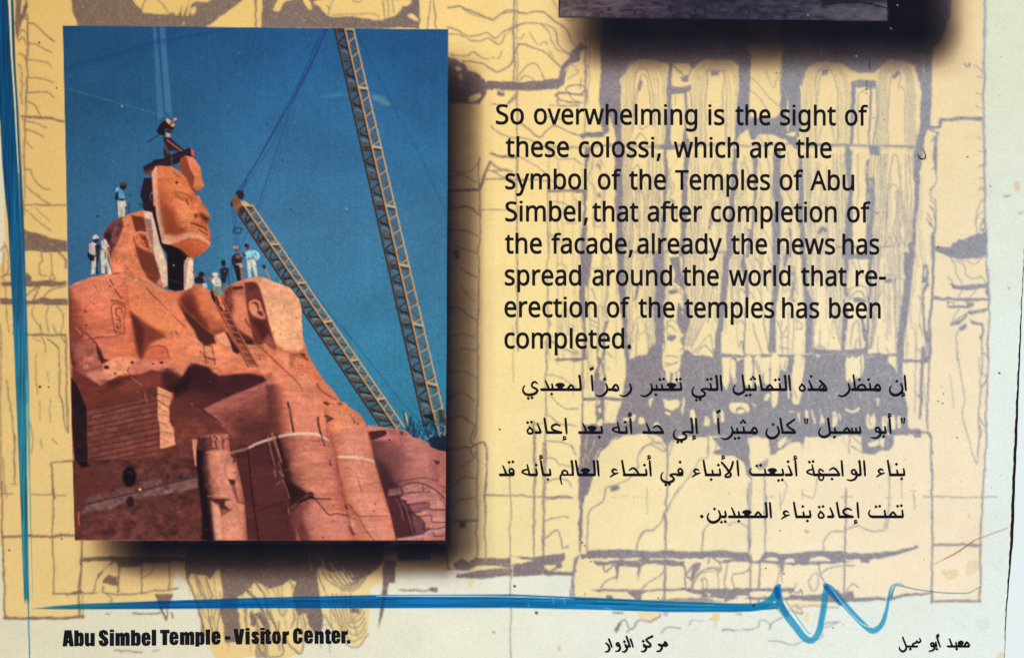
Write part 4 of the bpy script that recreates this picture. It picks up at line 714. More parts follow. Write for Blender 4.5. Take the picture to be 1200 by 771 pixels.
    body = '80,337 88,331.5 104,325.5 122,322 128,320 150,300 185,335 196,340 210,342 227,332 240,338 262,345 262,337 271,333 286.5,327 301,324 309,325 321.6,330.6 340,337 350,350 353,361 354.8,394 361,415 369.3,430.4 381,447 392.7,460.2 399,470 405.6,472 408,476.4 416,480.3 423.8,487.5 428.3,495.3 431,508 440,545 452,585 458,605 464,634 87,634 80,400'
    fill(PX, body, (212, 116, 78), .6, 1, part, tex=.05, ts=(14, 9))
    Q = Frame(78, 310, 5.138); K = (96, 42, 34)
    # chest
    fill(Q, '330,60 420,80 560,150 660,230 740,340 780,450 840,500 800,620 560,600 440,580 400,300', (220, 126, 82), 6, .9)
    fill(Q, '420,300 520,260 640,330 720,430 640,470 540,420', (228, 138, 86), 12, .7); fill(Q, '560,440 700,480 800,560 780,620 620,600', (222, 130, 92), 8, .7)
    tube(Q, '12,130 14,250 16,400 28,560 48,690', '350,40 385,280 402,400 420,500 442,600', [(0, (96, 42, 36)), (.1, (140, 66, 50)), (.24, (186, 94, 68)), (.45, (214, 116, 82)), (.7, (218, 122, 86)), (.9, (214, 114, 76)), (1, (196, 98, 64))], part, tex=.06)
    fill(Q, '15,130 60,95 140,65 250,58 330,70 380,110 330,150 200,170 100,230 40,200', (222, 128, 94), 5, .75); fill(Q, '90,240 170,190 260,180 280,230 250,330 130,340', (222, 124, 90), 9, .6)
    line(Q, '15,132 70,98 150,66 250,60', 1.6, (240, 160, 116), .55); line(Q, '40,140 110,118 140,105', 1.0, (130, 62, 46), .7); line(Q, '100,250 170,190 270,165', 1.3, (238, 160, 122), .55); line(Q, '155,100 190,160', .9, (150, 76, 56), .8)
    # shadow under the arm
    fill(Q, '384,284 440,325 510,372 590,415 600,440 545,455 512,475 480,520 470,560 446,572 424,520 408,420', (112, 50, 38), 3.2, .93); fill(Q, '388,292 430,330 470,400 460,500 440,560 418,470 402,380', (72, 30, 28), 3.5, .85)
    fill(Q, '470,545 500,480 560,480 605,500 615,560 560,585 480,580', (198, 96, 64), 3.5, .8); line(Q, '450,540 500,500 560,488 600,505 615,560', [.9, 1.2, 1.8, 1.4], K, .8); fill(Q, '540,390 640,400 680,430 600,440', (176, 92, 60), 4, .6)
    # carved ring and signs on the arm, cracks
    for q, wd in [('262,92 285,125', 2.2), ('290,150 310,175 330,205', 1.8), ('268,215 310,222 355,240', 1.9), ('275,230 350,250', 1.0), ('268,262 280,240 310,235 350,258 352,300', 1.5), ('268,262 278,330 290,400 305,420', 1.4), ('348,300 345,370 352,405 320,420', 1.2), ('300,268 325,262 335,290', 2.2), ('298,270 300,305 320,320', 1.8), ('300,330 330,340', 1.5), ('305,360 312,385', 1.8), ('320,330 326,380', 1.4), ('290,400 340,412', 1.1), ('430,75 520,185 545,205', 1.6), ('550,210 610,275', .9), ('640,305 720,382', 1.1), ('655,402 672,420', 1.6), ('112,405 150,445 180,480', 2.0), ('50,480 110,458 190,438 215,435', 1.2), ('380,440 412,470', .9), ('180,440 320,430', .7)]: line(Q, q, wd, K, .88)
    for q in ['272,98 292,128', '280,262 288,240 318,242', '312,275 330,272', '278,270 290,340']: line(Q, q, .9, (240, 170, 130), .5)
    for x, y, r_ in [(262, 132, 6), (112, 282, 8), (118, 365, 8), (305, 378, 8)]: dot(Q, x, y, r_, K, .85)
    fill(Q, '20,380 60,360 110,410 80,470 30,460', (120, 56, 48), 4, .8); line(Q, '60,385 85,415', 2, (212, 132, 104), .7)
    # folds at the neck
    T = F7(75, 290)
    fill(T, '410,110 460,130 520,190 510,230 440,245 425,180', (96, 42, 36), 2, .95); fill(T, '510,230 540,190 600,210 660,270 740,320 900,370 880,400 740,360 600,290 530,265', (222, 142, 100), 2, .8, tex=.06); fill(T, '540,200 620,215 640,280 560,270', (176, 98, 66), 3, .7); dot(T, 580, 188, 12, (80, 34, 30), .9)
    line(T, '650,260 760,300 880,380 915,395', 1.6, (240, 180, 136), .7); fill(T, '900,400 960,380 1040,390 1080,430 1040,520 960,470', (206, 112, 76), 4, .7)
    # elbow, hand and forearm
    tube(Q, '16,470 20,540 45,640 70,771', '160,470 190,560 230,640 330,771', [(0, (84, 38, 36)), (.25, (140, 74, 64)), (.55, (176, 98, 82)), (1, (150, 80, 66))], part, soft=3, tex=.13, ts=(6, 5))
    fill(Q, '60,500 120,470 180,490 210,560 215,600 130,640 70,600', (172, 96, 80), 4, .75, tex=.12, ts=(6, 5)); fill(Q, '178,470 205,515 225,565 258,575 250,600 215,606 195,570 180,520', (60, 26, 26), 1.4, .95)
    fill(Q, '215,600 250,580 330,560 400,560 440,572 420,590 375,620 372,650 330,665 290,685 240,700 220,650', (226, 146, 106), 2, .9, tex=.07, ts=(6, 4)); fill(Q, '110,650 170,640 225,640 235,690 200,690 160,700', (214, 134, 102), 2.5, .8)
    fill(Q, '365,640 380,610 440,585 540,575 620,590 700,640 730,660 700,700 640,640 560,655 460,670 390,670', (196, 112, 88), 2, .92, tex=.08); fill(Q, '400,600 520,582 610,598 560,620 440,630', (214, 130, 104), 3, .7); fill(Q, '500,650 580,628 590,645 520,668', (224, 150, 122), 1.6, .8)
    fill(Q, '640,600 720,590 740,640 735,680 700,690 660,640', (218, 130, 96), 3, .8)
    for x, y, r_, ry in [(240, 618, 18, 12), (395, 590, 10, 9), (572, 590, 13, 8), (522, 598, 6, 5), (292, 656, 7, 6)]: dot(Q, x, y, r_, (52, 22, 22), .9, ry=ry)
    for q, wd in [('372,620 368,650 385,668', 1.4), ('385,668 470,665 580,632 640,632', 1.2), ('115,642 215,610', 1.2), ('345,652 372,680', 1.2)]: line(Q, q, wd, (84, 38, 34), .85)
    line(Q, '330,655 370,650', 1.2, (240, 180, 140), .7)
    # underside of the forearm, lap shadow
    def deep(s_, c, soft, op): fill(Q, s_, c, soft, op)
    fill(PX, '84,432 100,441 118,452 128,446 140,440 150,441 165,438 178,433 190,436 205,444 215,440 224,446 232,470 228,500 190,500 100,505 84,470', (104, 48, 38), 1.4, .97, part, tex=.07)
    fill(Q, '300,700 380,672 520,660 640,650 720,700 700,771 320,771', (118, 56, 46), 5, .8); fill(Q, '230,700 300,690 370,670 420,680 340,720 250,740', (62, 28, 28), 4, .75); fill(Q, '330,700 420,690 380,740', (128, 62, 52), 4, .6); line(Q, '390,680 450,725', 1.4, (200, 134, 108), .7)
    fill(PX, '90,470 140,462 190,452 200,470 185,500 96,500', (98, 44, 34), 5, .8)
    Q2 = Frame(200, 420, 5.138)
    # lap between the knees: dark cast shadow fading to the lower left, slab catching light to the right
    fill(Q2, '-70,130 20,200 20,600 700,600 700,300 620,150 560,120 300,150 150,200 0,170', (98, 48, 42), 3, .98, part, tex=.1, ts=(14, 6))
    fill(Q2, '20,330 120,340 260,420 340,470 200,500 30,520', (116, 58, 48), 8, .8, tex=.1); fill(Q2, '20,210 120,230 190,300 120,360 20,330', (84, 42, 40), 8, .8)
    fill(Q2, '190,304 280,258 380,214 480,178 578,132 640,130 690,200 700,330 640,420 480,480 380,470 300,400', (160, 88, 76), 1.8, .96, part, tex=.09, ts=(16, 5))
    fill(Q2, '300,330 420,290 540,240 640,205 680,300 660,420 560,470 420,480 330,420', (112, 58, 50), 10, .9, tex=.08); fill(Q2, '380,400 500,370 640,360 680,430 560,480 420,490', (78, 39, 38), 10, .85); fill(Q2, '430,300 520,262 620,262 560,300', (146, 82, 70), 7, .6)
    fill(Q2, '195,305 300,262 420,212 520,175 470,215 350,270 240,330', (178, 104, 92), 4, .6); line(Q2, '190,308 250,350 310,395', [3.2, 2.6, 1.2], (52, 26, 28), .85)
    fill(Q2, '110,48 128,34 158,32 200,45 245,62 262,85 292,102 330,98 400,90 480,84 530,84 556,100 578,131 540,150 470,182 380,214 280,260 190,304 100,262 16,226 10,190 50,150 80,95', (66, 31, 33), 1.5, .97, tex=.08); fill(Q2, '110,50 150,34 240,65 290,105 280,180 180,200 90,150', (48, 23, 28), 6, .8); fill(Q2, '300,100 520,88 560,120 440,170 330,180', (58, 27, 31), 5, .7); fill(Q2, '20,200 160,230 260,250 190,300 60,280', (92, 45, 40), 9, .8)
    fill(Q2, '-60,80 -20,60 40,90 80,130 70,190 20,215 -40,190', (58, 27, 29), 4, .9); fill(Q2, '0,170 60,130 110,60 120,110 100,190 30,225', (34, 17, 23), 5, .9)
    # sunlit drapery and ladder ground
    T = F7(225, 350)
    fill(T, '-60,200 0,230 50,350 150,420 220,410 190,330 300,310 370,460 500,610 640,640 690,650 640,690 480,662 330,676 250,690 180,650 150,600 60,585 -40,560', (224, 134, 94), 3, .9, tex=.06); fill(T, '190,330 300,312 355,430 330,440 260,405 230,340', (232, 162, 124), 1.2, .8); fill(T, '220,640 400,620 600,650 660,700 560,668 420,668 300,690', (206, 112, 80), 3, .7)
    line(T, '205,330 255,405 355,440', .9, (150, 80, 60), .8)
    for q in ['105,415 112,480 130,580', '180,430 190,480 210,590', '110,415 180,432', '75,475 130,530 210,555', '115,525 210,548']: line(T, q, 1.5, (92, 48, 38), .9)
    fill(T, '480,390 600,430 700,510 760,620 960,771 700,771 640,640 590,600 520,480', (218, 134, 100), 5, .7); fill(T, '765,500 830,480 890,520 900,640 830,600', (236, 164, 124), 5, .6)
    for q, wd in [('560,490 600,510 650,500', 1.2), ('590,520 700,515 730,540', 1), ('620,440 700,515 790,600 900,710 960,771', 1.7), ('540,380 620,440', 1.6)]: line(T, q, wd, (130, 64, 48), .85)
    fill(T, '660,690 720,660 735,710 775,722 740,742 690,738', (150, 82, 64), 2.2, .8); dot(T, 611, 543, 9, (90, 40, 34), .9)
    fill(T, '885,500 960,480 1010,500 1045,550 1030,560 960,520 930,530 900,640 885,630', (156, 92, 66), 2.0, .85); dot(T, 1005, 505, 22, (84, 42, 34), .9, ry=13); line(T, '985,500 1045,552', 2, (90, 46, 36), .9); fill(T, '930,560 980,560 1040,600 1050,700 960,690', (216, 128, 92), 5, .6); fill(T, '960,690 1010,675 1060,720 1060,771 960,771', (228, 146, 110), 4, .7)
    # knees
    T = F7(320, 420)
    fill(T, '0,160 40,40 250,140 350,170 460,220 560,320 600,390 680,430 760,480 820,550 850,640 870,800 0,800', (214, 130, 98), 5, .6); fill(T, '150,280 300,300 420,420 460,640 300,660 200,560', (222, 140, 110), 10, .7)
    tube(T, '-60,240 -50,400 -40,560 0,760', '140,240 170,400 190,560 200,760', [(0, (86, 43, 40)), (.35, (108, 56, 48)), (.62, (176, 98, 74)), (.85, (212, 126, 94)), (1, (216, 132, 100))], None, 4, .95)
    fill(T, '230,150 290,135 340,180 330,240 260,260', (228, 148, 116), 6, .6)
    tube(T, '470,440 480,560 490,680 520,800', '760,470 840,580 862,700 890,830', [(0, (186, 100, 70)), (.2, (220, 134, 92)), (.6, (224, 142, 104)), (.9, (212, 124, 90)), (1, (186, 102, 76))], None, 3, .85)
    fill(T, '490,700 640,720 860,740 880,840 500,840', (204, 110, 68), 7, .7)
    fill(T, '472,500 550,540 525,560 485,580', (96, 46, 36), 1, .95); fill(T, '450,390 480,388 515,410 495,422 460,412', (70, 32, 30), 1.4, .95); fill(T, '580,400 620,402 625,420 590,420', (96, 46, 40), 1.6, .9)
    for q, wd, c in [('135,400 150,470 165,560 185,668', [3.2, 3, 3.4, 3], (40, 20, 24)), ('405,535 410,590 425,660 445,720 465,775', [3.4, 2.6, 2.2, 1.8], (52, 26, 26)), ('395,580 420,660', 1, (130, 66, 54)), ('145,450 160,600 170,665', .8, (232, 160, 140)), ('0,10 100,100 200,190 265,280', 1.5, (130, 68, 52)), ('400,230 430,285 480,320 570,372', 1.8, (106, 52, 42)), ('405,265 390,250', 1.2, (120, 60, 50)), ('465,460 480,560 490,680 510,771', 1.3, (150, 82, 64)), ('690,500 740,575', 1.2, (130, 70, 54)), ('40,290 250,295 440,300', .8, (170, 96, 74)), ('660,560 680,680 720,740', 1, (180, 110, 80)), ('410,260 440,380', .8, (190, 110, 84))]: line(T, q, wd, c, .9)
    for x, y in [(767, 590), (735, 575), (470, 520), (262, 65)]: dot(T, x, y, 8, (60, 28, 30), .9)
    # shins: three rounded forms
    Q3 = Frame(200, 490, 5.138)
    fill(Q3, '350,200 400,170 470,160 560,110 640,100 720,180 760,735 440,735 400,300', (72, 35, 36), 1.6, .98, part, tex=.08, ts=(12, 8)); fill(Q3, '480,320 600,300 700,330 690,480 560,540 500,480', (86, 42, 42), 8, .7); fill(Q3, '480,540 640,540 720,735 540,735', (80, 40, 40), 8, .7)
    tube(Q3, '600,95 640,240 690,400 730,560 780,735', '952,100 990,240 1030,450 1066,600 1102,736', [(0, (56, 28, 31)), (.12, (70, 35, 36)), (.24, (138, 78, 66)), (.4, (184, 110, 86)), (.62, (202, 126, 98)), (.85, (196, 116, 90)), (1, (170, 94, 76))], part, tex=.06)
    fill(Q3, '700,370 770,410 830,450 800,485 730,500 700,440', (36, 18, 24), 3, .9); fill(Q3, '830,490 870,500 930,560 1050,590 1090,735 860,735 800,620 770,560', (200, 124, 106), 6, .55); fill(Q3, '740,540 800,500 850,495 800,560 790,640 840,735 760,735 720,620', (118, 62, 58), 5, .8)
    tube(Q3, '955,95 990,240 1030,450 1066,600 1102,736', '1175,60 1222,240 1270,420 1316,560 1358,736', [(0, (160, 86, 66)), (.12, (190, 112, 86)), (.4, (214, 140, 114)), (.75, (212, 134, 110)), (.95, (206, 126, 100)), (1, (180, 100, 82))], part, tex=.05)
    T = F7(330, 540)
    fill(T, '244,285 262,276 285,284 290,322 312,342 290,348 270,342 240,348 150,388 100,384 180,350 232,325', (30, 15, 18), 1.4, .95); dot(T, 262, 306, 11, (120, 72, 62), .8); fill(T, '480,540 560,500 590,600 530,640', (200, 126, 120), 8, .5)
    fill(T, '600,520 650,530 680,590 670,640 640,640 605,580', (230, 156, 132), 3, .7); fill(T, '605,585 630,600 650,640 665,655 640,675 615,620', (90, 44, 40), 1.6, .9); fill(T, '560,400 600,420 700,520 840,714 780,714 660,560', (190, 108, 84), 4, .5)
    for q, wd, c in [('300,340 440,345', 2, (48, 24, 26)), ('440,345 545,350', .9, (130, 72, 58)), ('310,350 370,420 430,485 500,475 600,495', 1.9, (70, 36, 36)), ('490,0 530,180 575,400 600,500 620,590', 1.5, (126, 68, 56)), ('570,400 620,400 670,490 860,497 960,495', 1.3, (104, 56, 50)), ('620,400 690,490 740,590 830,714', 1.3, (120, 66, 56)), ('640,0 680,150', .9, (170, 104, 84)), ('680,0 730,130', .9, (170, 104, 84)), ('690,160 720,270', 2.0, (150, 84, 66)), ('545,135 640,140 735,150', .9, (160, 92, 72)), ('575,405 595,430', 2.2, (60, 30, 32)), ('435,0 445,35', 2.4, (36, 20, 24)), ('150,100 300,95 480,120', .9, (160, 90, 70)), ('60,-130 250,-150 440,-140', 1.2, (150, 84, 66)), ('200,10 350,-10 470,20', .8, (220, 150, 118)), ('180,150 330,120 480,140', .8, (222, 150, 118))]: line(T, q, wd, c, .85)
    for x, y in [(466, 402), (835, 450), (843, 387), (375, 690)]: dot(T, x, y, 7, (70, 34, 36), .8)
    dot(T, 273, 490, 8, (210, 190, 190), .7)
    # white saw cuts and the bright edges left beside them
    line(Q3, '470,178 520,152 600,125 700,100 800,92 880,98 950,132', [3.2, 3.6, 3.8, 4.0, 4.0, 3.8, 3.2], (214, 192, 160), .95); line(Q3, '370,205 420,192 460,182', 3.8, (158, 116, 104), .85); line(Q3, '700,98 800,90 880,96 940,126', 1.2, (240, 224, 196), .8)
    line(F7(400, 480), '-24,425 60,425 150,430 230,445 290,464', [3.4, 3.8, 3.8, 3.6, 2.8], (232, 206, 162), .95); line(F7(320, 420), '425,660 445,720 465,790', 1.7, (50, 26, 26), .9)
    line(Q3, '465,190 485,400 505,560 530,735', [2, 2.4, 2, 1.6], (34, 16, 22), .9); line(Q3, '525,560 620,520 690,500', 1.4, (44, 22, 26), .8); line(Q3, '480,345 600,325 700,310', .9, (112, 62, 56), .7)
    line(Q3, '612,95 640,180 665,260', [4.4, 3.6, 3.0], (176, 104, 88), .85); line(Q3, '588,110 605,200 630,290', [1.8, 1.5, 1.2], (178, 132, 124), .8); line(Q3, '640,110 665,200 690,300', [4, 4, 3], (40, 20, 24), .85)
    for q, wd in [('625,310 632,350', 2.4), ('650,260 665,310 680,345', 1.6), ('655,320 675,350', 2.4), ('675,370 700,430 715,480', 1.6), ('708,540 712,570', 2.2), ('640,395 660,380', 1.4), ('725,545 745,520 770,505', 1.2)]: line(Q3, q, wd, (168, 112, 104), .7)

    # ---------------- second head
    part = 'colossus_head'
    T = F7(210, 280)
    fill(T, '395,480 430,440 470,410 590,365 700,342 760,345 860,390 1000,440 1080,540 1102,620 1107,771 1120,900 1110,980 1000,1010 940,1000 860,930 780,1000 740,900 560,850 430,760', (230, 162, 118), .7, 1, part, tex=.04); fill(T, '395,480 430,440 470,410 590,366 598,400 604,560 650,771 720,930 560,850 430,760', (206, 118, 84), 1.5, .95); fill(T, '590,366 700,342 760,345 720,400 690,392 600,392', (216, 132, 98), 3, .8)
    fill(T, '395,470 470,415 510,450 480,520 490,640 470,771 440,740 400,620', (96, 46, 42), 4, .9, tex=.2, ts=(4, 4)); fill(T, '480,435 570,425 585,445 540,460 490,462', (48, 22, 26), 1.6, .95); fill(T, '480,465 590,450 600,520 500,500', (170, 94, 72), 3, .7); fill(T, '540,560 620,580 640,700 570,771 500,700', (222, 134, 98), 6, .6)
    fill(T, '590,395 650,385 700,400 725,440 765,560 805,771 830,900 740,960 680,940 640,780 600,560', (104, 46, 40), 1.4, .97); fill(T, '600,400 680,395 710,440 640,470', (74, 32, 30), 3, .6)
    T = F7(225, 350)
    fill(T, '500,0 640,0 690,200 760,410 750,470 640,390 540,240', (104, 46, 40), 1.5, .97); fill(T, '540,190 660,200 700,320 640,380 600,300', (66, 30, 32), 3, .8); fill(T, '690,330 750,410 750,470 640,385', (186, 104, 84), 4, .7)
    fill(T, '640,-20 720,-60 985,60 1000,340 1005,440 960,482 900,482 830,440 750,400 700,220', (236, 174, 126), 2.2, .85, tex=.04, ts=(20, 12))
    fill(T, '508,70 515,35 540,14 575,8 612,25 630,70 645,110 662,150 655,186 620,185 575,165 535,135', (218, 134, 96), 1.1, .98, smooth=True); fill(T, '538,42 565,28 592,38 606,70 600,100 588,92 585,66 565,50', (84, 38, 34), 1.3, .9, smooth=True); fill(T, '588,118 612,108 636,125 645,155 615,152', (74, 32, 32), 1.6, .9, smooth=True); fill(T, '530,60 560,50 590,100 570,140 540,110', (226, 146, 106), 2, .8); line(T, '512,50 510,110 560,165 655,185', 1.2, (110, 52, 44), .8)
    line(T, '485,190 520,260', 2.4, (96, 46, 40), .85); line(T, '820,420 750,400', 1.6, (224, 150, 108), .7)
    for s in ['712,110 718,150', '800,195 810,220', '745,290 735,305', '830,60 828,80', '980,290 985,300', '800,310 800,330', '940,170 945,180', '960,320 955,335']: line(T, s, 1.4, (150, 98, 70), .8)
    for s in ['690,130 850,120 960,90', '800,210 900,260 1000,240']: line(T, s, .8, (220, 158, 112), .7)
    fill(T, '860,440 960,482 930,492 880,480', (232, 150, 110), 1.5, .8)

    # ---------------- the block with ladder leaning on it
    part = 'stone_block'
    Q = Frame(78, 310, 5.138)
    fill(Q, '675,215 690,180 720,155 778,118 832,126 880,210 960,345 962,398 890,426 860,405 780,330 690,260', (196, 104, 66), .9, 1, part, tex=.07)
    fill(Q, '675,215 700,175 745,150 775,190 810,290 860,370 885,420 850,400 770,330 690,262', (118, 52, 38), 4.5, .95); fill(Q, '700,210 740,200 790,300 850,390 800,350 720,280', (84, 36, 30), 5, .8); fill(Q, '785,122 830,128 940,320 900,320 830,230 800,170', (214, 122, 80), 3.5, .8)
    fill(Q, '868,338 950,345 958,395 892,424 862,400', (170, 90, 58), 2, .9); fill(Q, '870,395 955,385 955,400 892,424', (124, 60, 44), 2.5, .8)
    fill(Q, '676,236 720,330 770,400 790,450 832,490 898,474 886,424 850,402 780,340 700,268', (64, 30, 29), 1.8, .96, 'stone_colossus')

    # ---------------- back of the head, with the ear, and the pit where the face is missing
    part = 'colossus_head.001'
    T = F7(75, 210)
    fill(T, '345,520 370,450 430,385 520,340 600,310 720,280 795,288 815,370 880,610 935,771 938,960 900,985 860,960 700,860 640,860 560,790 520,840 440,850 400,700', (214, 124, 82), .6, 1, part, tex=.06)
    fill(T, '345,520 370,450 430,385 520,345 540,420 495,545 455,620 420,710 400,640 365,570', (98, 52, 58), 1.8, .96, tex=.16, ts=(5, 4)); fill(T, '360,490 400,470 430,500 420,560 390,600', (44, 22, 28), 2, .8); line(T, '475,440 440,500', 2, (150, 96, 92), .7); fill(T, '410,700 450,620 470,650 440,740', (150, 76, 56), 3, .7)
    fill(T, '605,325 720,345 748,475 650,485', (104, 42, 30), 1.2, .97); fill(T, '640,600 790,665 815,680 850,771 880,860 830,950 760,900 700,800 660,690', (104, 48, 34), 2, .95)
    fill(T, '720,283 793,288 818,380 880,610 932,690 938,960 900,975 850,800 810,660 760,480 730,370', (222, 196, 162), .8, 1, tex=.04); fill(T, '725,350 785,362 803,480 803,668 775,600 745,440', (150, 106, 104), 1.2, .92); fill(T, '880,610 932,680 936,780 905,700', (150, 100, 84), 2, .8); line(T, '740,450 790,610', 1, (214, 176, 160), .6)
    fill(T, '622,525 632,492 660,474 700,470 742,486 765,530 778,590 780,662 735,650 690,625 655,590 632,558', (206, 114, 72), .9, 1, smooth=True); fill(T, '655,510 700,495 690,530 700,580 745,625 700,610 660,570', (222, 132, 84), 2, .8); fill(T, '690,508 735,512 755,560 772,630 740,612 735,560 705,550', (104, 44, 32), 1.4, .95); line(T, '735,575 715,580', 2, (90, 40, 30), .8); line(T, '625,520 640,575 680,620 775,662', 1.4, (104, 44, 32), .85); line(T, '640,500 690,476 742,492 770,545 780,600', 1.6, (236, 150, 104), .8); line(T, '655,540 668,510 700,500', 1.6, (130, 58, 38), .8); line(T, '700,500 690,540 700,580 740,620', 1.3, (120, 52, 36), .8)
    for x, y in [(598, 688), (645, 690), (530, 560)]: dot(T, x, y, 6, (120, 56, 40), .8)
    line(T, '460,700 480,740', 1.5, (120, 56, 40), .7)
    part = 'pit'
    T = F7(150, 210)
    fill(T, '210,270 250,250 300,520 315,580 390,590 480,640 545,690 585,720 580,771 590,980 370,990 356,790 350,680 290,590 240,380', (25, 16, 21), 1.0, 1, 'colossus_head.001')
    T = F7(75, 290)
    fill(T, '930,-40 1100,20 1110,100 1090,385 1000,395 940,375 935,200', (20, 15, 21), 1.0, 1, 'colossus_head.001'); fill(T, '1085,160 1110,90 1165,90 1165,360 1088,388', (232, 200, 168), 1, 1, 'colossus_head.001'); fill(T, '1085,160 1115,90 1130,100 1100,380 1088,388', (170, 130, 120), 1.2, .8); dot(T, 990, 162, 7, (200, 190, 200), .9); line(T, '740,235 960,295 1090,335', .7, (150, 110, 100), .6)
    fill(F7(210, 280), '50,200 100,185 122,190 135,400 60,460 45,460', (236, 206, 172), .9, 1, 'colossus_head.001'); fill(F7(210, 280), '50,200 85,190 70,300 60,440 45,460', (160, 120, 112), 1.5, .8)

    # ---------------- the face hanging in its lifting frame
    part = 'lifting_frame'
    T = F7(150, 125)
    DK = (36, 24, 34)
    fill(T, '145,645 222,640 235,771 240,900 245,960 140,940 135,880 110,800 115,760', DK, 1, 1, part); fill(T, '195,800 215,770 235,790 232,840 205,850', (70, 118, 156), .8, 1); line(T, '90,880 140,885', 1.6, DK, 1, part); line(T, '110,910 140,905', 1.5, DK, 1, part)
    fill(T, '135,545 230,490 330,462 450,410 560,370 600,400 602,450 575,470 450,515 400,530 300,560 210,620 160,620', DK, .8, 1, part); fill(T, '140,600 220,560 230,600 160,640', (120, 66, 56), 1.5, .8); fill(T, '565,375 602,402 600,455 572,440', (212, 92, 78), .7, 1); fill(T, '225,485 270,475 275,500 230,505', (24, 16, 26), .7, 1, part)
    line(T, '160,575 330,500 540,410', 1, (90, 56, 60), .7); line(T, '390,440 398,530', .9, (170, 150, 150), .7)
    fill(T, '255,212 300,148 345,115 400,140 395,180 340,200 330,270 280,250 262,235', (28, 22, 34), .7, 1, part); fill(T, '345,180 420,180 400,235 345,235', (36, 26, 36), .7, 1, part)
    for s in ['340,112 362,105 395,138 372,165 345,138', '380,168 405,150 428,168 402,186', '345,235 382,250 385,282 345,270', '415,108 440,100 442,118 405,138']: fill(T, s, (236, 158, 120), .6, 1, part)
    fill(T, '312,275 385,280 420,320 505,385 470,405 400,400 385,440 330,462 318,420 330,340', (54, 30, 38), .7, 1, part); line(T, '355,305 420,355 482,400', 1.5, (214, 150, 128), .95, part, False); line(T, '335,350 360,420', 1, (190, 150, 160), .8); fill(T, '365,395 405,400 395,430 375,430', (70, 100, 130), .8, .8); line(T, '345,205 395,220', 1, (170, 110, 90), .8); line(T, '285,252 230,290 178,322', [1.8, 1.6, 2.4], (26, 34, 60), 1, part)
    fill(F7(150, 210), '200,140 262,130 300,330 345,480 330,560 296,530 250,330', (28, 20, 24), .8, 1, 'lifting_frame')
    part = 'colossus_face'
    fill(T, '455,540 480,468 520,443 592,460 655,550 668,640 690,720 640,768 600,755 560,740 500,640', (222, 130, 84), .7, 1, part, tex=.05); fill(T, '455,540 480,468 522,445 560,560 600,640 590,745 560,735 500,640', (128, 58, 40), 1.2, .96); fill(T, '610,740 690,722 640,768', (176, 88, 54), 2, .8)
    fill(T, '213,605 250,540 300,535 400,545 470,590 530,650 560,730 580,800 620,860 640,870 230,900', (212, 116, 68), .7, 1, part, tex=.05); fill(T, '213,605 250,540 258,545 265,640 270,740 240,740', (232, 176, 132), 1, .9); fill(T, '300,560 400,560 480,620 520,700 380,720 300,660', (222, 130, 78), 8, .6); line(T, '410,585 450,630 525,668', 1.7, (110, 50, 30), .85); dot(T, 438, 687, 11, (40, 18, 18))
    T = F7(150, 210)
    fill(T, '255,0 510,-20 560,60 610,110 625,150 645,150 665,205 690,235 705,270 738,315 742,350 725,390 722,410 742,470 742,600 690,652 640,690 582,716 545,690 480,630 385,592 310,570 340,490 285,200', (206, 108, 62), .7, 1, part, tex=.05)
    fill(T, '300,20 480,10 540,80 560,160 420,140 290,160', (214, 122, 68), 8, .6)
    fill(T, '218,-10 258,0 285,200 305,330 342,490 310,578 298,530 255,330 238,150', (212, 158, 126), .8, 1, part)
    fill(T, '308,575 342,488 430,502 480,490 520,478 560,476 640,496 720,552 744,580 742,604 700,568 640,540 560,530 480,552 380,592', (216, 158, 120), .9, 1, part); fill(T, '400,500 480,490 510,540 470,560 400,560', (206, 132, 104), 3, .8); fill(T, '310,555 380,570 370,590 312,580', (226, 186, 156), 1.2, .8)
    fill(T, '385,594 480,556 560,534 640,544 700,572 741,606 690,652 640,692 582,716 545,690 480,632', (186, 90, 50), .9, 1, part); fill(T, '480,600 560,640 640,690 582,716 545,692 480,632', (150, 66, 38), 6, .8); fill(T, '560,540 680,570 720,610 640,640', (204, 104, 62), 6, .6)
    fill(T, '285,170 330,230 400,270 450,340 440,420 500,470 420,500 345,485 310,350', (146, 66, 36), 7, .75); fill(T, '340,430 430,400 520,440 540,470 430,500 350,484', (128, 54, 34), 5, .7); fill(T, '420,180 560,220 610,300 580,390 500,360 440,270', (224, 132, 80), 9, .7); fill(T, '290,150 400,150 430,190 330,210', (172, 84, 48), 5, .7)
    face_keep = img.copy()
    tube(T, '262,60 285,200 305,330 344,480', '640,60 690,210 742,350 742,480', [(0, (150, 66, 38)), (.1, (172, 82, 48)), (.3, (204, 106, 64)), (.55, (224, 132, 82)), (.8, (214, 116, 68)), (1, (190, 92, 54))], None, 5, .5)
    fill(T, '300,215 350,235 410,290 440,350 440,410 500,465 440,490 350,480 312,360', (132, 58, 34), 6, .7); fill(T, '430,250 520,230 590,270 590,350 540,400 470,370', (230, 140, 88), 8, .6); fill(T, '560,130 610,140 600,200 590,260 570,220', (170, 88, 52), 4, .6); fill(T, '545,390 600,375 660,395 700,420 690,440 600,410', (186, 92, 56), 3, .6)
    line(T, '400,132 440,118 500,130 560,160 575,200', [1.4, 2.4, 2, 1.4], (140, 66, 36), .8); fill(T, '400,130 450,125 520,165 540,190 470,180 430,155', (176, 96, 54), 2.5, .8); line(T, '430,150 480,185 530,195', 1.4, (120, 58, 34), .75); line(T, '535,175 532,200 545,228', 2.2, (92, 42, 26), .95)
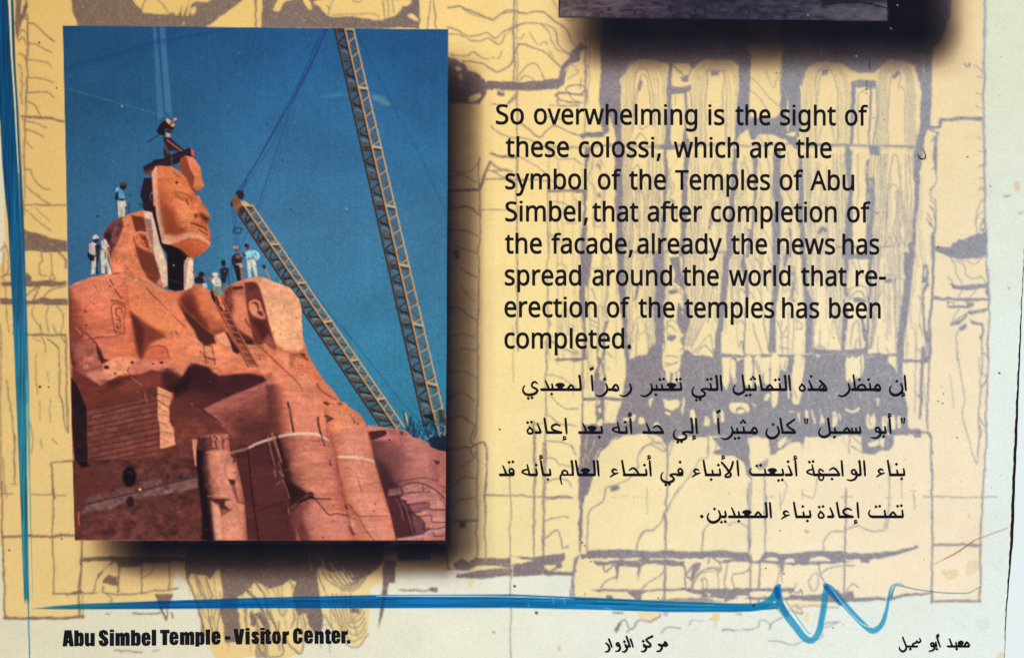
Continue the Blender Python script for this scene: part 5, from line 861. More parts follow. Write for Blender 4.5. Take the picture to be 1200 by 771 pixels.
    line(T, '600,120 640,165 655,200', 2, (230, 150, 100), .7); fill(T, '600,230 650,215 660,250 610,270', (222, 150, 100), 3, .7); fill(T, '640,320 690,312 735,345 735,380 712,396 670,370', (84, 36, 26), 3, .95); fill(T, '596,318 625,312 628,345 605,350', (76, 34, 26), 2, .95); fill(T, '655,240 700,270 738,315 738,345 690,320 650,300', (216, 122, 74), 3, .9); fill(T, '650,300 690,312 670,335 645,335', (110, 50, 34), 2, .8)
    line(T, '568,398 600,405 650,425 690,440 712,462', [1.6, 2.6, 2.4, 2, 2.4], (90, 36, 22), .95); line(T, '590,420 650,450 700,475', 2.4, (220, 128, 84), .8); line(T, '640,455 680,480 712,500', 2.6, (112, 48, 30), .9); fill(T, '560,440 640,470 690,500 640,495 560,474', (218, 124, 76), 3, .7); dot(T, 505, 430, 8, (240, 200, 160), .7); dot(T, 490, 415, 5, (240, 200, 160), .7); fill(T, '720,420 742,470 742,560 722,520', (196, 96, 56), 2, .7)
    off = lab != pid('colossus_face'); img[off] = face_keep[off]
    dot(T, 438, 32, 11, (40, 18, 18)); fill(T, '560,60 625,110 650,105 620,150 600,120', (90, 38, 28), 1.5, .9)

    # ---------------- brick pier and dark lower panel
    part = 'brick_wall'
    T = F7(80, 450)
    fill(T, '25,-60 75,0 165,215 185,740 60,750 30,400', (30, 18, 25), 1.2, .97, tex=.1)
    fill(T, '165,215 390,180 560,150 640,90 700,75 740,40 805,22 830,330 830,578 920,560 1156,500 1156,771 185,771', (98, 50, 43), 1.2, .98, part, tex=.12, ts=(7, 4))
    r = np.random.default_rng(4)
    for row in range(11):
        y0 = 232 + row * 50; x = 170 + (row % 2) * 45
        while x < 800:
            wdt = r.uniform(70, 120); yy = y0 - (x - 165) * .21
            c = r.uniform(.85, 1.22)
            fill(T, [(x + 4, yy + 5), (x + wdt - 5, yy + 5 - wdt * .21), (x + wdt - 5, yy + 42 - wdt * .21), (x + 4, yy + 42)], (116 * c, 62 * c, 52 * c), 1.2, .75)
            x += wdt
        line(T, [(170, y0), (330, y0 - 34 + r.uniform(-9, 9)), (480, y0 - 66 + r.uniform(-9, 9)), (640, y0 - 100 + r.uniform(-9, 9)), (810, y0 - 136)], 1.2, (56, 28, 28), .75)
    for s in ['170,280 280,250 380,215', '400,210 530,175', '280,285 400,250', '690,90 715,160', '700,365 810,325', '600,590 690,585', '190,620 265,595']: line(T, s, 1.3, (120, 72, 66), .7)
    line(T, '690,85 700,130 718,170', 1.8, (170, 110, 104), .7); line(T, '690,205 712,260', 1.4, (130, 86, 84), .7); dot(T, 750, 60, 34, (84, 44, 46), .8, soft=2)
    fill(T, '805,22 870,48 930,80 945,112 912,200 915,330 945,400 968,545 880,574 830,580 828,400 808,290', (230, 156, 112), .8, 1, part, tex=.05); fill(T, '930,70 955,80 940,140 915,190', (184, 92, 60), 1.5, .8)
    for s, wd in [('808,88 870,110 930,130', 1.3), ('812,145 860,180 915,212', 1.8), ('815,205 850,235 880,250', 1.4), ('812,275 870,280 910,300', .8), ('820,345 880,362', 1.3), ('825,430 920,440', .9), ('828,490 900,520', 1), ('850,540 900,525', .9)]: line(T, s, wd, (120, 66, 48), .85)
    line(T, '985,545 1080,500 1156,470', 1.2, (120, 66, 54), .6); fill(T, '1118,502 1160,500 1160,600 1145,720', (224, 146, 108), 1, .95); dot(T, 1115, 178, 6, (200, 190, 200), .7)
    T = F7(80, 540)
    fill(T, '30,0 1156,-40 1290,-20 1290,714 55,714', (84, 45, 41), 1.2, .96, part, tex=.16, ts=(8, 6)); fill(T, '60,30 400,20 480,200 300,300 60,440', (86, 42, 38), 8, .7); fill(T, '80,0 170,0 185,50 120,60', (18, 10, 14), 2, .9); fill(T, '160,70 300,40 420,30 400,70 200,90', (92, 54, 56), 3, .7)
    fill(T, '120,470 165,400 330,355 520,310 620,290 760,255 950,200 1156,145 1200,140 1200,230 1000,275 870,300 700,320 520,370 340,445 260,440', (118, 86, 82), 1.6, .85, tex=.12, ts=(5, 4)); fill(T, '140,345 250,300 330,300 480,245 600,230 620,285 440,325 160,390', (104, 68, 66), 1.6, .8, tex=.14, ts=(4, 4)); fill(T, '640,190 740,170 840,165 860,220 700,255 650,250', (106, 72, 70), 1.6, .8, tex=.14, ts=(4, 4)); fill(T, '880,170 1156,80 1156,140 900,200', (74, 48, 52), 2, .8, tex=.16, ts=(4, 4))
    line(T, '165,392 400,330 600,285 860,215 1156,148', 1.2, (44, 24, 30), .85); dot(T, 552, 140, 62, (16, 10, 14), .95, ry=92, soft=2.2); line(T, '540,95 575,110', 1.4, (90, 80, 90), .7); dot(T, 560, 365, 38, (40, 22, 28), .95, ry=48, soft=1.2); dot(T, 648, 257, 12, (246, 190, 150), .95); line(T, '95,462 92,520 97,572', 2, (228, 96, 60), .95); fill(T, '50,470 95,462 85,490 55,490', (130, 60, 54), 1.2, .8)
    for s in ['220,300 250,360', '340,310 355,340', '740,190 755,230', '840,170 850,215', '640,330 640,712', '665,340 670,712', '260,250 300,240', '410,90 440,180', '630,120 640,170', '870,130 880,180', '960,140 965,180', '460,130 470,180']: line(T, s, 1, (96, 72, 76), .6)
    for x, y in [(377, 519), (1075, 430), (480, 520)]: dot(T, x, y, 6, (130, 120, 140), .6)

    # ---------------- small standing figure
    part = 'stone_figure'
    Q3 = Frame(200, 490, 5.138)
    fill(Q3, '150,150 170,120 215,98 250,92 250,735 190,735 185,560 160,330', (26, 15, 22), 2.2, .97, part)
    tube(Q3, '158,112 160,150 165,205', '345,96 352,150 358,205', [(0, (70, 34, 34)), (.2, (64, 32, 34)), (.36, (104, 54, 48)), (.5, (176, 102, 82)), (.75, (198, 120, 96)), (1, (170, 96, 78))], part, tex=.08, ts=(4, 4))
    fill(Q3, '180,112 230,95 300,92 348,100 340,118 240,112', (198, 120, 96), 2.2, .7)
    tube(Q3, '160,195 162,300 176,440 200,560 222,735', '385,205 405,300 428,400 446,520 462,736', [(0, (22, 13, 21)), (.12, (30, 17, 24)), (.22, (88, 48, 44)), (.34, (176, 108, 86)), (.5, (208, 134, 106)), (.72, (210, 136, 110)), (.88, (196, 118, 94)), (1, (150, 82, 68))], part, tex=.045, ts=(5, 8))
    fill(Q3, '130,128 163,128 152,200 156,290 146,285 135,200', (214, 140, 108), 1, .9)
    for q, wd in [('238,112 244,180', 2.4), ('262,108 278,120 270,145 280,182', 2.2), ('305,108 322,140', 1.6), ('312,145 316,182', 1.8), ('250,182 278,180', 1.6), ('338,120 344,126', 1.8), ('250,140 270,140', 1.4), ('325,125 312,145', 1.2)]: line(Q3, q, wd, (66, 34, 36), .85)
    fill(Q3, '210,206 240,196 330,196 365,212 300,208', (224, 150, 120), 2, .6)
    fill(Q3, '360,210 390,218 392,262 372,270 378,240 362,228', (70, 36, 38), 1.2, .9); fill(Q3, '368,318 398,320 390,335 370,330', (60, 30, 32), 1.2, .9); fill(Q3, '345,365 390,370 388,400 364,404', (52, 26, 30), 1.4, .95); fill(Q3, '366,402 384,400 412,495 398,500 380,450', (120, 64, 54), 1.6, .9)
    fill(Q3, '330,280 365,275 392,310 400,345 385,368 350,352 338,320', (220, 146, 116), 3, .7); line(Q3, '325,275 330,330 350,365', 1.2, (146, 84, 68), .7); line(Q3, '335,275 370,272 385,300', 1.1, (170, 100, 80), .7); line(Q3, '395,325 405,345 392,365', 1.3, (130, 72, 62), .8)
    fill(Q3, '236,488 290,482 340,484 372,490 330,500 326,520 372,548 335,570 304,588 296,545 268,510', (64, 32, 34), 1.4, .95); fill(Q3, '306,545 345,550 365,550 330,572 306,585', (164, 86, 66), 2, .9); fill(Q3, '330,500 375,492 382,548 352,546 332,525', (206, 132, 104), 2, .9); line(Q3, '225,470 270,462 340,468', 1.4, (228, 158, 126), .7)
    fill(Q3, '246,505 290,520 304,590 312,735 268,735 255,620', (232, 166, 130), 2.6, .85); line(Q3, '305,590 312,735', 1.1, (176, 108, 86), .7); fill(Q3, '325,590 420,570 445,735 330,735', (212, 138, 112), 6, .6)
    line(Q3, '400,505 432,508 448,522', 1.6, (96, 50, 46), .85); fill(Q3, '405,515 440,520 442,560 425,575 410,545', (222, 146, 112), 2, .8); dot(Q3, 430, 572, 6, (224, 130, 84), .8); line(Q3, '440,560 438,600', 1, (150, 82, 66), .7)

    # ---------------- ladder
    part = 'ladder'
    T = F7(225, 350)
    fill(T, '265,60 300,120 380,210 420,290 450,380 470,430 400,320 330,200', (70, 34, 32), 1.5, .8); fill(T, '300,300 320,300 380,400 440,480 410,500 370,480 340,380', (36, 20, 26), 1.5, .9); fill(T, '345,280 400,300 440,390 410,400 370,330', (40, 22, 28), 1.5, .85); fill(T, '360,230 410,270 480,320 550,360 560,415 500,410 450,360 400,290', (58, 30, 32), 2, .85); fill(T, '470,385 530,375 560,412 500,412', (44, 24, 28), 1.2, .8)
    fill(T, '185,-20 255,-20 310,80 385,220 480,410 590,600 520,600 400,390 310,220 230,60', (88, 42, 34), 1.2, .62)
    for i in range(10):
        t = i / 9; y = 60 + 530 * t; xl = 226 + 274 * t; xr = 290 + 285 * t
        line(T, [(xl, y), (xr + 6, y + 16)], 1.7, (206, 116, 82), 1, part, False); line(T, [(xl, y + 10), (xr + 6, y + 26)], .8, (84, 40, 34), .6, None, False)
    for q in ['170,-60 230,70 310,230 400,400 510,612', '235,-60 300,60 375,215 470,400 592,610']:
        line(T, q, 2.6, (84, 40, 34), .95, part); line(T, [(float(p.split(',')[0]) + 5, float(p.split(',')[1])) for p in q.split()], 1.5, (204, 114, 82), 1, part)

    # nothing laid into the stone may tint the sky beside it
    open_sky = np.isin(lab, [pid(q) for q in ('photograph_print', 'crane_boom', 'crane_boom.001', 'scaffolding')])
    img[open_sky] = sky_img[open_sky]
    # ---------------- people
    def man(k, T, ops):
        name = 'person' if k == 0 else 'person.%03d' % k
        for o in ops:
            if o[0] == 'l': line(T, o[1], o[2], o[3], 1, name)
            elif o[0] == 'd': dot(T, o[1], o[2], o[3], o[4], 1, name, ry=o[5] if len(o) > 5 else None)
            else: fill(T, o[0], tuple(q * (.9 if min(o[1]) > 150 else 1) for q in o[1]), .55, 1, name, tex=.10, ts=(2.2, 3))
    T = F7(75, 210)
    man(0, T, [('485,195 555,190 562,235 545,335 515,338 492,352 485,260', (222, 212, 186)), ('470,80 500,72 525,90 548,150 552,185 485,195 458,130', (92, 142, 172)), ('465,120 490,110 495,180 475,200 458,180', (26, 40, 66)), ('500,178 550,178 550,192 490,196', (26, 22, 30)), ('d', 534, 68, 30, (34, 26, 30), 30), ('490,48 520,32 550,28 578,48 575,58 510,55', (70, 64, 56)), ('l', '470,200 480,280', 1, (40, 60, 90)), ('555,250 570,255 565,275 552,270', (30, 26, 36)), ('l', '520,260 515,335', .9, (160, 150, 130)), ('475,80 490,85 485,110 465,110', (150, 180, 196))])
    man(1, T, [('225,590 260,565 310,600 305,650 275,690 230,670', (224, 206, 192)), ('255,690 290,700 290,771 280,860 245,860 250,771', (222, 206, 188)), ('280,600 320,580 330,640 300,780 310,860 290,860 290,700', (40, 34, 44)), ('215,660 260,690 280,690 270,740 240,740 210,700', (34, 28, 36)), ('d', 288, 552, 26, (56, 34, 36)), ('258,545 265,512 285,502 312,515 315,535 280,540', (238, 220, 200)), ('230,590 250,590 245,640 225,640', (200, 160, 150))])
    man(2, T, [('335,560 375,540 410,610 395,640 345,630', (220, 206, 202)), ('330,640 390,640 390,720 410,771 435,860 400,860 380,790 372,850 340,855 330,740', (230, 218, 202)), ('365,650 380,660 378,720 365,700', (120, 70, 54)), ('380,620 410,610 425,640 400,650', (150, 84, 66)), ('d', 396, 512, 30, (52, 28, 32), 30), ('l', '320,650 325,760', 1.6, (60, 80, 90)), ('370,780 385,790 380,850 372,850', (120, 60, 46))])
    T = F7(210, 280)
    man(3, T, [('610,190 680,180 695,230 708,340 685,342 655,230 650,345 625,348 612,230', (232, 226, 206)), ('600,120 640,100 690,105 725,150 715,185 690,190 680,170 610,188 595,160', (150, 204, 222)), ('l', '700,120 722,150 700,188', 2.6, (176, 220, 232)), ('590,55 610,42 632,60 635,95 605,100', (120, 66, 50)), ('585,60 600,42 630,52 625,65 600,75', (40, 26, 26)), ('675,180 705,178 700,195 680,192', (190, 130, 96)), ('l', '652,215 655,230', 1, (150, 150, 140)), ('610,172 680,165 682,182 612,190', (120, 150, 160)), ('685,120 700,140 690,170 680,140', (84, 150, 186))])
    man(4, T, [('475,160 500,135 560,130 590,150 565,190 570,215 480,240 470,200', (44, 36, 52)), ('505,150 545,140 555,175 520,180', (130, 96, 96)), ('545,130 600,140 590,160 560,165', (170, 120, 120)), ('510,225 570,215 575,255 540,260', (180, 150, 130)), ('485,235 540,240 555,290 555,375 525,382 505,300', (34, 28, 40)), ('548,262 570,260 578,370 560,372', (176, 96, 72)), ('d', 514, 97, 20, (110, 64, 54), 24), ('485,85 490,68 515,62 535,80 530,92', (196, 176, 160)), ('570,120 605,150 600,165 565,150', (60, 60, 84))])
    man(5, T, [('365,280 390,258 425,255 450,280 430,340 420,400 380,400 375,330', (36, 36, 54)), ('d', 398, 215, 20, (38, 28, 34), 24), ('385,200 400,192 420,202 415,250 385,245', (38, 28, 34)), ('l', '440,270 448,350 450,410', 1.4, (30, 40, 64)), ('380,395 400,395 400,450 375,450', (70, 96, 100)), ('400,290 415,285 415,300', (170, 150, 130)), ('l', '465,240 475,320 485,395', 1.2, (50, 80, 110))])
    man(6, T, [('295,350 340,330 378,380 378,435 310,420 290,380', (238, 222, 206)), ('305,420 375,430 392,490 370,518 320,505 300,460', (128, 134, 116)), ('325,512 340,520 360,600 400,650 380,655 340,590', (74, 34, 30)), ('340,515 372,515 400,600 425,645 400,645 365,580', (226, 122, 70)), ('l', '300,352 240,360 195,355 140,322 120,295', [2.6, 2.4, 2.0, 1.8], (176, 92, 66)), ('d', 325, 322, 28, (226, 206, 186), 20), ('300,330 320,345 300,345', (90, 50, 44)), ('290,440 310,480 330,560 320,580 290,520', (34, 26, 30))])
    man(7, T, [('135,360 170,335 215,350 225,395 190,405 140,395', (40, 28, 32)), ('d', 200, 320, 26, (38, 24, 30), 24), ('210,405 245,400 255,440 225,460', (226, 206, 186))])
    line(T, '770,262 800,320 820,360', 2.2, (196, 128, 92), 1, 'tripod'); line(T, '765,265 730,335', 1.4, (150, 104, 84), .95, 'tripod'); fill(T, '745,240 775,232 785,255 768,280 755,260', (48, 34, 38), .6, 1, 'tripod'); line(T, '885,355 890,385', 1, (40, 60, 90), .8); line(T, '905,405 918,380', 1.4, (200, 190, 180), .8)
    stone_ids = [pid(q) for q in ('rock', 'stone_colossus', 'colossus_head', 'colossus_head.001', 'colossus_face', 'stone_block', 'brick_wall', 'stone_figure')]
    smooth_img = img.copy(); r = np.random.default_rng(29)
    for i in range(620):
        x, y = r.uniform(84, 520), r.uniform(190, 630)
        if lab[int(y) - Y0, int(x) - X0] not in stone_ids: continue
        L = r.uniform(3, 16); ang = r.normal(.08, .35) if r.random() < .7 else r.normal(1.4, .3)
        dx, dy = L * math.cos(ang), L * math.sin(ang); k = r.uniform(-1.5, 1.5)
        tone = (150, 130, 126) if r.random() < .62 else (290, 286, 282)
        hard(PX, [(x, y), (x + dx * .4 + k, y + dy * .4 - k), (x + dx * .7 - k * .5, y + dy * .7 + k), (x + dx, y + dy)], [r.uniform(.5, 1.0), r.uniform(.4, .8)], tone, r.uniform(.2, .55), None, True, 'm', 1.1)
        if r.random() < .4: dot(PX, x + r.uniform(-6, 6), y + r.uniform(-6, 6), r.uniform(.4, 1.0), (70, 34, 30), r.uniform(.25, .6))
    off = ~np.isin(lab, stone_ids); img[off] = smooth_img[off]
    # the press leaves the stone mottled and everything slightly soft
    stone = np.isin(lab, [pid(q) for q in ('rock', 'stone_colossus', 'colossus_head', 'colossus_head.001', 'colossus_face', 'stone_block', 'brick_wall', 'stone_figure')])[w]
    lum = img[w].mean(-1)
    amp = np.where(stone, 1.0, 0.0) * np.clip(lum / .45, .5, 1)
    bed = noise_cache((26, 4), 44)[w]; mot = noise_cache((5, 4), 42)[w]; big = noise_cache((30, 22), 43)[w]
    img[w] *= (1 + amp * (.02 * bed + .036 * mot + .03 * big))[..., None]
    hue = (amp * .022 * noise_cache((16, 12), 45)[w])[..., None] * np.array((.3, -.2, .9), np.float32)
    img[w] *= 1 + hue
    st3 = np.where(stone, 1, 0)[..., None]; soft_tone = np.clip(img[w], 0, 1) ** .97
    soft_tone = soft_tone * .97 + soft_tone.mean(-1, keepdims=True) * .03
    img[w] = img[w] * (1 - st3) + soft_tone * st3
    img[w] *= np.where(stone, 1, 0)[..., None] * (np.array((1.03, .985, .99), np.float32) - 1) + 1
    reg = img[w]; sm = reg.copy()
    for ax in (0, 1):
        sm = .5 * sm + .25 * (np.roll(sm, 1, ax) + np.roll(sm, -1, ax))
    img[w] = reg * .72 + sm * .28
    img[w] *= (1 + noise_cache((1.5, 1.5), 41)[w] * .03)[..., None]
    r = np.random.default_rng(17)
    for i in range(60):
        x, y = r.uniform(95, 515), r.uniform(45, 625); dot(PX, x, y, r.uniform(.35, .8), (180, 175, 180) if r.random() < .6 else (24, 24, 40), r.uniform(.25, .6))
    img[w] = np.clip(img[w], .03, 1)
    a3 = a[..., None]
    img[w] = save * (1 - a3) + img[w] * a3
    lab[w] = np.where(a > .5, lab[w], savelab)

def paint_second_photo():
    P = PX.pts([(654.8, -80), (1039.8, -80), (1039.8, 24.6), (655, 21.3)])
    w, a = cov_poly(P, .5)
    n = noise_cache((9, 4), 51)[w]; n2 = noise_cache((3, 2), 52)[w]
    h = np.clip((XX[w] - 655) / 385, 0, 1); v = np.clip((YY[w] + 20) / 42, 0, 1)
    c = ramp(h, [(0, (104, 88, 90)), (.12, (80, 66, 76)), (.35, (48, 42, 58)), (.65, (52, 48, 66)), (1, (82, 78, 88))])
    c = c * (1 + .16 * n + .07 * n2)[..., None]
    a3 = a[..., None]
    img[w] = img[w] * (1 - a3) + c * a3; lab[w][a > .5] = pid('photograph_print.001')
    T = F3(600, 0)
    fill(T, '212,-60 222,-60 214,70 210,82', (14, 12, 22), .8); line(T, '215,78 500,82 900,88 1156,92', 1.0, (26, 24, 38), .7)
    for s in ['230,40 330,25 420,30 530,10', '240,60 300,50 380,70', '300,-10 420,0 500,-15', '420,60 520,40 700,35']: line(T, s, 1.6, (112, 96, 100), .45)
    fill(T, '390,-20 540,-20 530,20 420,25', (110, 94, 100), 3, .45); fill(T, '800,-20 1000,-20 1010,10 850,10', (26, 24, 38), 4, .7)
    for x, y in [(575, 62), (850, 50), (1045, 52)]: line(T, [(x - 24, y + 8), (x - 18, y - 12), (x, y - 20), (x + 20, y - 10), (x + 24, y + 12)], 1.4, (26, 22, 36), .8)
    T = F3(900, 0)
    fill(T, '190,55 330,20 430,40 540,45 540,92 300,92', (96, 92, 100), 4, .5); fill(T, '200,-30 545,-30 535,10 380,15 250,20', (22, 24, 36), 4, .8); line(T, '250,20 380,12 440,15 535,38', 1.8, (24, 22, 34), .8); line(T, '60,90 80,60 110,50 150,55', 1.4, (30, 28, 42), .7)
    for x, y in [(585, 25), (555, 130), (180, 70), (400, 255)]: dot(T, x, y, 4, (190, 180, 190), .7)

def paint_dirt():
    r = np.random.default_rng(23)
    for i in range(190):                    # fly specks and dust, thicker towards the right margin
        x = 1180 - abs(r.normal(0, 330)); y = r.uniform(0, 770)
        if x < 4 or (75 < x < 522 and 30 < y < 633): continue
        dot(PX, x, y, r.uniform(.3, .65), (70, 56, 44) if r.random() < .75 else (190, 120, 60), r.uniform(.35, .85))
    for T, lst in [(F7(580, 420), [(44, 640, 9)]), (F3(600, 571), [(110, 565, 7), (12, 445, 6), (1092, 533, 5)]), (F6(670, 620), [(80, 98, 6), (95, 120, 5), (132, 212, 6), (140, 238, 5), (640, 508, 5)]), (F6(850, 620), [(210, 563, 9), (433, 328, 6), (300, 288, 5), (405, 10, 5), (797, 728, 5)]), (F6(1010, 410), [(1018, 172, 8), (605, 325, 5), (598, 395, 5), (563, 380, 5), (704, 648, 5)]), (F6(1010, 180), [(783, 26, 6), (950, 243, 4), (565, 693, 6)]), (F6(0, 0), [(290, 317, 7), (420, 655, 6)]), (F3(0, 380), [(180, 282, 6), (220, 283, 4)]), (F3(0, 571), [(278, 232, 4), (42, 283, 4)]), (F6(870, 60), [(252, 162, 5), (918, 282, 6), (942, 132, 5), (970, 497, 4), (1035, 468, 4), (1048, 508, 4), (918, 314, 4)])]:
        for x, y, q in lst: dot(T, x, y, q, (44, 30, 24), .9)
    for T, x, y, q in [(F6(1010, 300), 340, 652, 8), (F6(1010, 180), 318, 496, 6), (F6(850, 300), 803, 605, 10), (F6(850, 300), 228, 25, 9), (F3(300, 571), 1073, 652, 8), (F3(600, 571), 112, 566, 7), (F6(525, 0), 587, 350, 7), (F6(1010, 300), 1088, 240, 10)]: dot(T, x, y, q, (196, 134, 80), .55, soft=.9)
    line(F6(870, 60), '918,215 920,280', .8, (50, 44, 48), .8); line(F6(870, 60), '943,60 942,130', .8, (20, 20, 30), .8)
    for T, s, c, o in [(F6(1010, 180), '1050,310 1100,305 1098,320 1055,325', (196, 170, 130), .7), (F6(1010, 180), '1125,220 1160,205 1170,270 1140,280', (216, 190, 150), .6), (F6(1010, 300), '1160,340 1200,345 1200,380 1165,370', (214, 196, 160), .6), (F6(1010, 180), '1150,440 1190,430 1180,450', (200, 160, 120), .6), (F3(900, 571), '800,380 850,370 860,400 810,415', (226, 208, 166), .7), (F3(900, 571), '900,340 945,330 950,370 900,400', (228, 210, 170), .6), (F3(900, 571), '940,600 1000,590 990,640 950,640', (220, 226, 218), .5), (F3(900, 571), '165,190 185,195 180,205 165,200', (210, 160, 110), .7), (F3(900, 571), '1030,760 1065,740 1070,800 1040,800', (222, 206, 166), .6), (F3(900, 571), '785,380 800,370 800,400', (214, 196, 150), .6), (F3(600, 571), '205,715 220,715 220,735 205,735', (222, 200, 150), .7), (F3(600, 571), '905,570 935,575 930,600 915,640', (236, 210, 150), .6), (F3(300, 571), '955,420 985,425 965,450', (232, 206, 150), .6)]:
        fill(T, s, c, 1.6, o, smooth=True)
    T = F3(900, 571)                        # rusty scratch, small peeled curl
    line(T, '745,350 790,325 850,295 930,240 980,220 1083,182', [.4, .9, 1.6, 1.5, 1.1, .9], (184, 128, 80), .8, 'scratch'); line(T, '800,322 860,290 925,245', .7, (120, 76, 46), .7, 'scratch')
    T = F6(1010, 180)
    line(T, '418,8 425,32 450,42 470,30 468,5 455,-30', [1, 1.8, 2, 1.8, 1.2, .8], (40, 30, 22), .95, 'stain'); line(T, '430,10 445,25 455,10', 1.2, (180, 150, 90), .8, 'stain')
    line(F3(900, 571), '620,20 660,22 700,18', 1, (250, 250, 246), .7)

